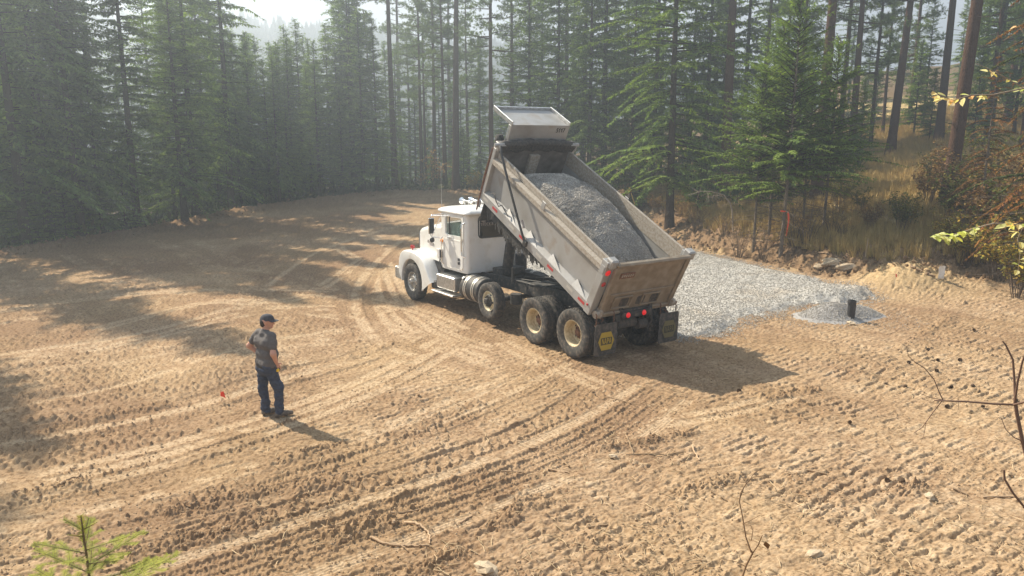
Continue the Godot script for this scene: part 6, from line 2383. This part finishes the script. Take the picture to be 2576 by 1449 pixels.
	var o := stones(xf, cl, rk[0], tinted("dirt", 1.0))
	o.name = "soil_crumbs"
	add_child(o)
	tag(o, "loose crumbs and clods of soil scattered over the dirt", "soil", "", "stuff")
	xf = []
	cl = PackedColorArray()
	while xf.size() < 2600:                                    # lumps on the bank and the pushed-up edge
		var zf := rng.randf_range(19.0, 62.0)
		var x := rng.randf_range(-0.8, 0.8) * zf
		var t := side_of(toe_line, x, zf) if x > 1.0 else -9.0
		var e := side_of(edge_line, x, zf) if x < 0.0 else -9.0
		if not (t > -0.3 and t < 4.0 or e > -1.2 and e < 0.6): continue
		var s := rng.randf_range(0.02, 0.07) * (1.8 if rng.randf() < 0.06 else 1.0)
		xf.append(Transform3D(any_turn() * Basis.from_scale(Vector3(s, s * 0.75, s)), Vector3(x, terrain(x, zf) + rng.randf_range(-0.05, 0.12), -zf)))
		cl.append(C_BANK.lerp(C_CLAY, 0.6 * rng.randf() * rng.randf()).lerp(C_DAMP, 0.3 * rng.randf()))
	o = stones(xf, cl, rk[1], tinted("dirt", 1.0))
	o.name = "earth_lumps"
	add_child(o)
	tag(o, "rough brown lumps of earth on the bank and pad edge", "soil", "", "stuff")
	xf = []
	cl = PackedColorArray()
	var sm := MB.new()
	sm.tube([Vector3(-0.5, 0, 0), Vector3(0.0, 0.05, 0.06), Vector3(0.5, 0, 0)], [0.025, 0.03, 0.015], 4, false)
	while xf.size() < 2600:                                    # fine twigs and needles
		var zf := 1.0 / rng.randf_range(1.0 / 32.0, 1.0 / 7.0)
		var x := rng.randf_range(-0.4, 0.78) * zf
		var t := side_of(toe_line, x, zf) if x > 1.0 and zf > 14.0 else -9.0
		if t < -0.5 and n_patch.get_noise_2d(x + 30.0, zf) + 0.4 * rng.randf() + 0.012 * x < 0.2: continue
		var s := rng.randf_range(0.05, 0.22) * (2.0 if t > 0.0 else 1.0)
		xf.append(Transform3D(Basis.from_euler(Vector3(rng.randf_range(-0.2, 0.2), rng.randf() * TAU, rng.randf_range(-0.2, 0.2))) * Basis.from_scale(Vector3(s, s * 0.7, s)), Vector3(x, soil_at(x, zf) + 0.012, -zf)))
		cl.append(Color(0.42, 0.32, 0.2) * rng.randf_range(0.45, 1.3))
	o = stones(xf, cl, sm.mesh(), tinted("twig", 0.95))
	o.name = "twig_litter"
	add_child(o)
	tag(o, "fine broken twigs littering the dirt and the bank", "litter", "", "stuff")
	# pin flags
	for q in [[556, 1010, 0.22, Color(0.95, 0.27, 0.16), "orange-red pin flag stuck in the shaded dirt near the person"], [298, 574, 0.42, Color(0.8, 0.1, 0.14), "pink-red pin flag at the shaded edge under the firs"], [2250, 716, 0.36, Color(0.85, 0.09, 0.04), "red pin flag on the yellow earth mound"]]:
		var g := on_ground(q[0], q[1])
		var fl := thing("pin_flag", q[4], "flag", Vector3(g.x, g.y, g.z), 0.0, "marking flags")
		var m := MB.new()
		m.tube([Vector3(0, -0.1, 0), Vector3(0.01, q[2], 0)], [0.004], 5)
		part("wire", m.mesh(), mats.faded_grey, fl)
		m = MB.new()
		var w: float = q[2]
		var l1 := []
		var l2 := []
		for k in 5:
			var t := k / 4.0
			l1.append(Vector3(0.005 + 0.045 * t, w - 0.05 * t - 0.015 * sin(t * 5.0), 0.03 * sin(t * 4.0)))
			l2.append(Vector3(0.005 + 0.075 * t, w - 0.11 - 0.07 * t * t, 0.03 * sin(t * 4.0 + 0.6)))
		m.loft([l1, l2], false)
		part("flag", m.mesh(), plain("flag_%d" % int(q[0]), q[3], 0.6), fl)
	# ribbon on the young fir's trunk
	var rp := spot(1978, 29.0)
	var rb := MB.new()
	var ringp := []
	for e in [0.0, 0.05]:
		var l := []
		for k in 12: l.append(Vector3(cos(TAU * k / 12) * 0.105, 1.72 + e, sin(TAU * k / 12) * 0.105))
		ringp.append(l)
	rb.loft(ringp)
	var r1 := []
	var r2 := []
	for k in 9:
		var t := k / 8.0
		r1.append(Vector3(0.11 + 0.05 * sin(t * 3.0), 1.74 - 0.95 * t, 0.1 + 0.02 * sin(t * 7.0)))
		r2.append(Vector3(0.16 + 0.05 * sin(t * 3.0 + 0.3), 1.73 - 0.9 * t, 0.11 + 0.03 * sin(t * 6.0)))
	rb.loft([r1, r2], false)
	var ro := solo("flagging_ribbon", rb.mesh(), plain("ribbon_orange", Color(0.9, 0.28, 0.08), 0.6), "orange flagging ribbon tied round a young fir trunk", "ribbon")
	ro.position = rp
	# scrap of white sheet
	var sg := on_ground(2366, 700)
	var sc := MB.new()
	var sl := []
	for r in 5:
		var l := []
		for k in 5: l.append(Vector3(-0.1 + 0.05 * k, 0.1 * r + 0.03 * rng.randf(), 0.06 * rng.randf()))
		sl.append(l)
	sc.loft(sl, false)
	var so := solo("paper_scrap", sc.mesh(), plain("white_sheet", Color(0.88, 0.87, 0.85), 0.7), "crumpled white scrap on the earth beside the yellow mound", "scrap")
	so.position = Vector3(sg.x, sg.y - 0.02, sg.z)
	# stake
	for q in [[2176, 645, 2184, 600, "pale stake leaning out of the dirt bank"], [1925, 603, 1919, 574, "short stake standing beside the young firs"]]:
		var g := on_ground(q[0], q[1])
		var top := at_depth(q[2], q[3], -g.z)
		var m := MB.new()
		m.col = Color(0.42, 0.32, 0.22)
		m.tube([Vector3(0, -0.15, 0), (top - g) * 0.5 + Vector3(0.01, 0, 0), top - g], [0.025, 0.02, 0.012], 6)
		solo("stake", m.mesh(), mats.twig, q[4], "stake").position = g
	# bent dead sapling
	var bs := MB.new()
	bs.col = Color(0.34, 0.29, 0.24)
	var bp := []
	var g0 := on_ground(1844, 580)
	for q in [[1844, 580], [1843, 550], [1842, 527], [1836, 509], [1820, 490], [1790, 482], [1765, 481], [1729, 491]]: bp.append(at_depth(q[0], q[1], -g0.z) - g0)
	bs.tube(bp, [0.04, 0.038, 0.035, 0.032, 0.028, 0.02, 0.014, 0.006], 6)
	for k in 22:
		var a: Vector3 = bp[rng.randi_range(3, 6)].lerp(bp[7], rng.randf() * 0.3)
		bs.tube([a, a + Vector3(rng.randf_range(-0.7, 0.1), rng.randf_range(-0.5, 0.25), rng.randf_range(-0.3, 0.3))], [0.008, 0.003], 3, false)
	solo("bent_sapling", bs.mesh(), mats.twig, "bare grey sapling bent over in an arch beside the young firs", "sapling").position = g0
	# tripod
	var tg := on_ground(1583, 541)
	var tp := thing("survey_tripod", "survey tripod with red and dark instrument behind the raised bed", "tripod", tg)
	for k in 3:
		var a := TAU * k / 3 + 0.4
		var m := MB.new()
		m.tube([Vector3(cos(a) * 0.55, -0.03, sin(a) * 0.55), Vector3(cos(a) * 0.3, 0.65, sin(a) * 0.3)], [0.018, 0.02], 6)
		m.tube([Vector3(cos(a) * 0.34, 0.55, sin(a) * 0.34), Vector3(cos(a) * 0.06, 1.3, sin(a) * 0.06)], [0.028, 0.026], 6)
		part("leg", m.mesh(), plain("tripod_yellow", lin(0.5, 0.36, 0.08), 0.6) if k == 0 else mats.faded_grey, tp)
	var tm := MB.new()
	tm.box(Vector3(-0.1, 1.28, -0.1), Vector3(0.1, 1.33, 0.1), 0.02)
	part("head_plate", tm.mesh(), mats.dark_trim, tp)
	tm = MB.new()
	tm.box(Vector3(-0.09, 1.33, -0.09), Vector3(0.09, 1.47, 0.09), 0.02)
	tm.xf = Transform3D(Basis(Vector3(1, 0, 0), -PI / 2), Vector3.ZERO)
	tm.lathe([Vector2(0.06, 1.47), Vector2(0.055, 1.58), Vector2(0.0, 1.6)], 14)
	part("instrument", tm.mesh(), mats.red_lens, tp)

# ---------------------------------------------------------------- growth on the slope below the camera
func build_foreground() -> void:
	rng.seed = 400
	# fir sapling
	var top := at_depth(204, 1302, 3.0)
	var root := Vector3(at_depth(222, 1500, 3.05).x, terrain(top.x, 3.05), -3.05)
	var S := thing("fir_sapling", "fresh lime green fir sapling on the slope in front of the dirt", "tree", root)
	var tip := top - root
	var stem := MB.new()
	var crown := MB.new()
	stem.col = Color(0.16, 0.115, 0.07)
	stem.tube([Vector3(0, -0.1, 0), tip * 0.5 + Vector3(0.012, 0, 0), tip * 0.85 + Vector3(0.006, 0, 0), tip], [0.012, 0.008, 0.005, 0.0025], 7)
	var twig_line := func(a: Vector3, b: Vector3, r: float, fresh: float) -> void:
		stem.tube([a, b], [r, r * 0.5], 5, false)
		var d := (b - a)
		var n := int(d.length() / 0.0019)
		var dn := d.normalized()
		var u := dn.cross(Vector3.UP).normalized()
		for k in n:
			var t := (k + rng.randf()) / n
			if t < 0.08: continue
			for e: float in [-1.0, 1.0]:
				var nd := (u * e + dn * 0.55 + Vector3.UP * rng.randf_range(-0.15, 0.5)).normalized()
				var l := rng.randf_range(0.018, 0.028)
				var w := dn * 0.0014
				var p := a + d * t
				crown.col = Color(0.17, 0.215, 0.075).lerp(Color(0.33, 0.345, 0.085), clampf(fresh * (0.3 + t) + rng.randf_range(-0.2, 0.2), 0.0, 1.0))
				var k0 := crown.p(p - w)
				crown.p(p + w)
				crown.p(p + nd * l)
				crown.t(k0, k0 + 1, k0 + 2)
	twig_line.call(tip * 0.9, tip + Vector3(0.0, 0.01, 0.0), 0.003, 1.2)
	# boughs: height on the stem, azimuth, length
	for q in [[0.955, 0.3, 0.085], [0.955, 3.2, 0.08], [0.93, 1.8, 0.07], [0.935, 4.6, 0.07], [0.88, 0.1, 0.20], [0.87, 2.9, 0.19], [0.88, 4.4, 0.16], [0.86, 1.3, 0.17], [0.83, 0.5, 0.23], [0.82, 5.6, 0.24], [0.80, 3.3, 0.24], [0.76, 0.05, 0.33], [0.75, 2.7, 0.28], [0.74, 4.3, 0.26], [0.73, 1.4, 0.26], [0.70, 5.8, 0.36], [0.68, 3.5, 0.32], [0.66, 0.4, 0.38], [0.62, 2.2, 0.34], [0.6, 5.0, 0.36], [0.58, 3.9, 0.34], [0.56, 0.9, 0.36]]:
		var a: Vector3 = tip * float(q[0])
		var L: float = q[2]
		var d := Vector3(cos(q[1]), 0.22, sin(q[1]))
		var e := a + d * L + Vector3(0, 0.03, 0)
		twig_line.call(a, e, 0.0028, 0.75)
		if L > 0.12:
			for k in int(L / 0.045):
				var s := 0.25 + 0.75 * (k + 0.5) / int(L / 0.045)
				var sd := 1.0 if k % 2 == 0 else -1.0
				var dv := Vector3(cos(float(q[1]) + sd * 0.85), 0.12, sin(float(q[1]) + sd * 0.85))
				var b := a.lerp(e, s)
				twig_line.call(b, b + dv * L * (1.15 - s) * 0.55, 0.0016, 1.0)
	part("trunk", stem.mesh(), mats.twig, S)
	part("crown", crown.mesh(false), mats.leaves, S)
	# bare twig sapling
	var b0 := at_depth(1868, 1449, 4.4)
	var br := Vector3(b0.x + 0.01, terrain(b0.x, 4.4), -4.4)
	var m := MB.new()
	m.col = Color(0.20, 0.135, 0.085)
	var line := func(m: MB, px: Array, z0: float, z1: float, r0: float, r1: float, org: Vector3) -> void:
		var p := []
		var r := []
		for k in px.size():
			p.append(at_depth(px[k][0], px[k][1], lerpf(z0, z1, k / maxf(1.0, px.size() - 1.0))) - org)
			r.append(lerpf(r0, r1, float(k) / px.size()) * 0.72)
		m.tube(p, r, 6)
	m.tube([Vector3(0, -0.1, 0), b0 - br], [0.012, 0.009], 6)
	line.call(m, [[1868, 1449], [1878, 1420], [1893, 1392], [1890, 1385]], 4.4, 4.4, 0.009, 0.008, br)
	line.call(m, [[1890, 1390], [1876, 1350], [1868, 1300], [1860, 1262], [1863, 1240], [1878, 1215], [1895, 1200], [1925, 1196]], 4.4, 4.5, 0.007, 0.0025, br)
	line.call(m, [[1861, 1255], [1872, 1225], [1898, 1190], [1912, 1180]], 4.45, 4.5, 0.004, 0.002, br)
	line.call(m, [[1893, 1392], [1908, 1370], [1915, 1352], [1918, 1346]], 4.4, 4.3, 0.006, 0.002, br)
	line.call(m, [[1868, 1318], [1890, 1308], [1912, 1296]], 4.42, 4.35, 0.004, 0.0015, br)
	line.call(m, [[1890, 1360], [1894, 1335], [1888, 1320]], 4.4, 4.4, 0.004, 0.0015, br)
	line.call(m, [[1875, 1425], [1850, 1412], [1825, 1408]], 4.4, 4.4, 0.003, 0.0015, br)
	line.call(m, [[1878, 1215], [1862, 1212], [1840, 1212]], 4.46, 4.5, 0.003, 0.0015, br)
	var tw := thing("bare_sapling", "thin leafless brown twig sapling rising on the near slope", "sapling", br)
	part("stem", m.mesh(), mats.twig, tw)
	m = MB.new()
	m.col = Color(0.16, 0.09, 0.05)
	var lf := at_depth(1926, 1362, 4.33) - br
	kite(m, lf, Vector3(0.3, -0.9, 0.1).normalized(), Vector3(0.018, 0.004, 0.01), 0.055)
	part("dry_leaf", m.mesh(false), mats.leaves, tw)
	# dead branching shrub at the frame's side
	m = MB.new()
	m.col = Color(0.15, 0.10, 0.075)
	var d0 := at_depth(2600, 1449, 4.0)
	var dr := Vector3(d0.x + 0.05, terrain(d0.x, 4.0), -4.0)
	m.tube([Vector3(0, -0.1, 0), d0 - dr], [0.02, 0.016], 7)
	line.call(m, [[2600, 1449], [2602, 1300], [2590, 1180], [2572, 1110], [2558, 1040], [2554, 1010]], 4.0, 4.0, 0.016, 0.012, dr)
	line.call(m, [[2554, 1012], [2552, 960], [2548, 905], [2530, 868], [2522, 858]], 4.0, 4.05, 0.01, 0.004, dr)
	line.call(m, [[2552, 1015], [2560, 960], [2572, 910], [2590, 860]], 4.0, 3.9, 0.009, 0.005, dr)
	line.call(m, [[2556, 1018], [2500, 1016], [2430, 1010], [2370, 1008], [2350, 1007]], 4.0, 4.1, 0.009, 0.004, dr)
	line.call(m, [[2600, 1010], [2576, 1012], [2550, 1018]], 3.9, 4.0, 0.009, 0.009, dr)
	line.call(m, [[2372, 1006], [2362, 985], [2350, 955], [2325, 925], [2300, 910], [2285, 895], [2280, 870]], 4.1, 4.15, 0.005, 0.0015, dr)
	line.call(m, [[2370, 1008], [2345, 1040], [2320, 1075], [2298, 1090]], 4.1, 4.1, 0.004, 0.0015, dr)
	line.call(m, [[2370, 1006], [2340, 1000], [2315, 990]], 4.1, 4.12, 0.003, 0.0012, dr)
	line.call(m, [[2330, 1060], [2325, 1090], [2318, 1110]], 4.1, 4.12, 0.002, 0.001, dr)
	line.call(m, [[2390, 1008], [2410, 995], [2412, 1030]], 4.08, 4.1, 0.002, 0.001, dr)
	line.call(m, [[2572, 1110], [2550, 1100], [2530, 1080], [2518, 1050]], 4.0, 4.05, 0.005, 0.002, dr)
	line.call(m, [[2602, 1310], [2576, 1275], [2548, 1240], [2527, 1205], [2526, 1182]], 4.0, 4.0, 0.01, 0.007, dr)
	var ds := thing("dead_shrub", "leafless dark branching shrub on the near slope below the yellow leaves", "shrub", dr)
	part("branches", m.mesh(), mats.twig, ds)
	# leafy tall shrub: two boughs reach into view
	m = MB.new()
	m.col = Color(0.30, 0.24, 0.18)
	var s0 := at_depth(2740, 1000, 3.7)
	var sr := Vector3(s0.x, terrain(s0.x, 3.7), -3.7)
	m.tube([Vector3(0, -0.1, 0), s0 - sr, at_depth(2735, 560, 3.7) - sr, at_depth(2715, 150, 3.9) - sr, at_depth(2700, -100, 4.0) - sr], [0.022, 0.018, 0.014, 0.01, 0.006], 7)
	var low := [[2735, 620], [2650, 580], [2576, 566], [2500, 562], [2450, 575], [2410, 588], [2375, 592], [2350, 592]]
	var high := [[2715, 160], [2640, 200], [2576, 222], [2500, 238], [2440, 240], [2400, 252], [2365, 240], [2345, 226]]
	line.call(m, low, 3.7, 3.6, 0.008, 0.0015, sr)
	line.call(m, high, 3.9, 4.0, 0.008, 0.0012, sr)
	line.call(m, [[2576, 222], [2520, 190], [2480, 170], [2455, 160]], 3.95, 4.0, 0.004, 0.001, sr)
	line.call(m, [[2576, 566], [2560, 600], [2566, 640], [2560, 690]], 3.65, 3.62, 0.003, 0.001, sr)
	line.call(m, [[2640, 200], [2610, 140], [2580, 90], [2560, 60]], 3.9, 4.0, 0.004, 0.001, sr)
	var sh := thing("leafy_shrub", "tall shrub reaching thin boughs of yellow and green leaves over the bank view", "shrub", sr)
	part("stems", m.mesh(), mats.twig, sh)
	var lmesh := MB.new()                                       # a leaf: folded oval with a point
	lmesh.col = Color(1, 1, 1)
	for e: float in [-1.0, 1.0]:
		var k0 := lmesh.p(Vector3(0, 0, 0))
		lmesh.p(Vector3(0.012 * e, 0.004, 0.012))
		lmesh.p(Vector3(0.016 * e, 0.006, 0.026))
		lmesh.p(Vector3(0.010 * e, 0.003, 0.040))
		lmesh.p(Vector3(0, -0.002, 0.052))
		lmesh.t(k0, k0 + 1, k0 + 2); lmesh.t(k0, k0 + 2, k0 + 3); lmesh.t(k0, k0 + 3, k0 + 4)
	var leaf := lmesh.mesh(false)
	var tones := []
	for c in [[0.36, 0.42, 0.04], [0.44, 0.45, 0.05], [0.30, 0.38, 0.05], [0.55, 0.42, 0.05], [0.60, 0.36, 0.06], [0.55, 0.24, 0.06]]:
		var mt := plain("leaf_%d" % tones.size(), lin(c[0], c[1], c[2]), 0.6)
		mt.backlight_enabled = true
		mt.backlight = Color(0.8, 0.8, 0.6)
		tones.append(mt)
	for q in [[low, 2350, 2470, 34, 0, 3, 3.6], [low, 2530, 2590, 12, 0, 5, 3.65], [high, 2340, 2480, 22, 2, 6, 4.0], [[[2576, 222], [2520, 190], [2455, 160]], 2455, 2576, 9, 2, 6, 4.0], [[[2566, 560], [2566, 640], [2560, 690]], 2556, 2572, 9, 2, 5, 3.62], [[[2640, 200], [2610, 140], [2560, 60]], 2560, 2640, 6, 2, 6, 3.95]]:
		for k in q[3]:
			var ln: Array = q[0]
			var i := rng.randi_range(0, ln.size() - 2)
			var t := rng.randf()
			var px: float = lerpf(ln[i][0], ln[i + 1][0], t)
			var py: float = lerpf(ln[i][1], ln[i + 1][1], t)
			if px < q[1] or px > q[2]: 
				px = rng.randf_range(q[1], q[2])
				for j in ln.size() - 1:
					if (px - ln[j][0]) * (px - ln[j + 1][0]) <= 0.0 and ln[j][0] != ln[j + 1][0]: py = lerpf(ln[j][1], ln[j + 1][1], (px - ln[j][0]) / (ln[j + 1][0] - ln[j][0]))
			var p := at_depth(px + rng.randf_range(-3, 3), py + rng.randf_range(-4, 8), q[6] + rng.randf_range(-0.04, 0.04)) - sr
			var o := part("leaf", leaf, tones[rng.randi_range(q[4], q[5] - 1)], sh)
			o.transform = Transform3D(Basis(Vector3.UP, rng.randf() * TAU) * Basis(Vector3(1, 0, 0), rng.randf_range(-0.3, 0.9)) * Basis(Vector3(0, 0, 1), rng.randf_range(-0.7, 0.7)) * Basis.from_scale(Vector3.ONE * rng.randf_range(0.6, 1.05)), p)

func _ready() -> void:
	# camera
	var pitch := atan((724.5 - HORIZON) / FOCAL)
	pc = cos(pitch)
	ps = sin(pitch)
	var cam := Camera3D.new()
	cam.name = "camera"
	cam.fov = rad_to_deg(2.0 * atan(724.5 / FOCAL))
	cam.position = Vector3(0, EYE, 0)
	cam.rotation.x = -pitch
	cam.near = 0.1
	cam.far = 3000.0
	add_child(cam)
	# sky and air
	var sm := ProceduralSkyMaterial.new()
	sm.sky_top_color = Color(0.72, 0.78, 0.86)
	sm.sky_horizon_color = Color(0.97, 0.98, 0.99)
	sm.sky_curve = 0.18
	sm.ground_bottom_color = Color(0.25, 0.22, 0.18)
	sm.ground_horizon_color = Color(0.7, 0.7, 0.7)
	sm.sun_angle_max = 30.0
	var sky := Sky.new()
	sky.sky_material = sm
	var env := Environment.new()
	env.background_mode = Environment.BG_SKY
	env.sky = sky
	env.background_energy_multiplier = 0.5
	env.tonemap_mode = Environment.TONE_MAPPER_LINEAR
	env.tonemap_exposure = 2.4
	env.volumetric_fog_enabled = true              # sunlit haze, added partly to stand in for veiling lens glare
	env.volumetric_fog_density = 0.004
	env.volumetric_fog_albedo = Color(0.88, 0.94, 1.0)
	env.volumetric_fog_anisotropy = 0.55
	env.sdfgi_enabled = true
	env.ssao_enabled = true
	env.ssil_enabled = true
	var we := WorldEnvironment.new()
	we.name = "environment"
	we.environment = env
	add_child(we)
	# sun: high behind the trees on the shaded side of the pad
	var sun := DirectionalLight3D.new()
	sun.name = "sun"
	sun.light_energy = 1.6
	sun.light_color = Color(1.0, 0.95, 0.865)
	sun.light_angular_distance = 0.5
	sun.shadow_enabled = true
	sun.look_at_from_position(Vector3(-0.563, 0.691, -0.453) * 50.0, Vector3.ZERO)
	add_child(sun)

	set_noises()
	set_lines()
	for q in [[2265, 716, 1.5, 1.2, 0.6], [2500, 722, 3.0, 1.2, 0.25]]:
		var p := at_height(q[0], q[1], 0.0)
		mounds.append([p.x, -p.z - 0.2, q[2], q[3], q[4]])
	for q in [[540, 700, 1.8, 1.6, 0.16], [585, 770, 1.5, 1.5, 0.2], [600, 850, 1.3, 1.3, 0.2], [575, 930, 1.2, 1.2, 0.17], [470, 640, 2.4, 2.4, 0.14]]:
		var p := at_height(q[0], q[1], 0.0)
		mounds.append([p.x, -p.z, q[2], q[3], q[4]])
	lay_tracks()
	build_ground()
	build_truck()
	build_person()
	build_trees()
	build_gravel()
	build_shrubs()
	build_small()
	build_foreground()
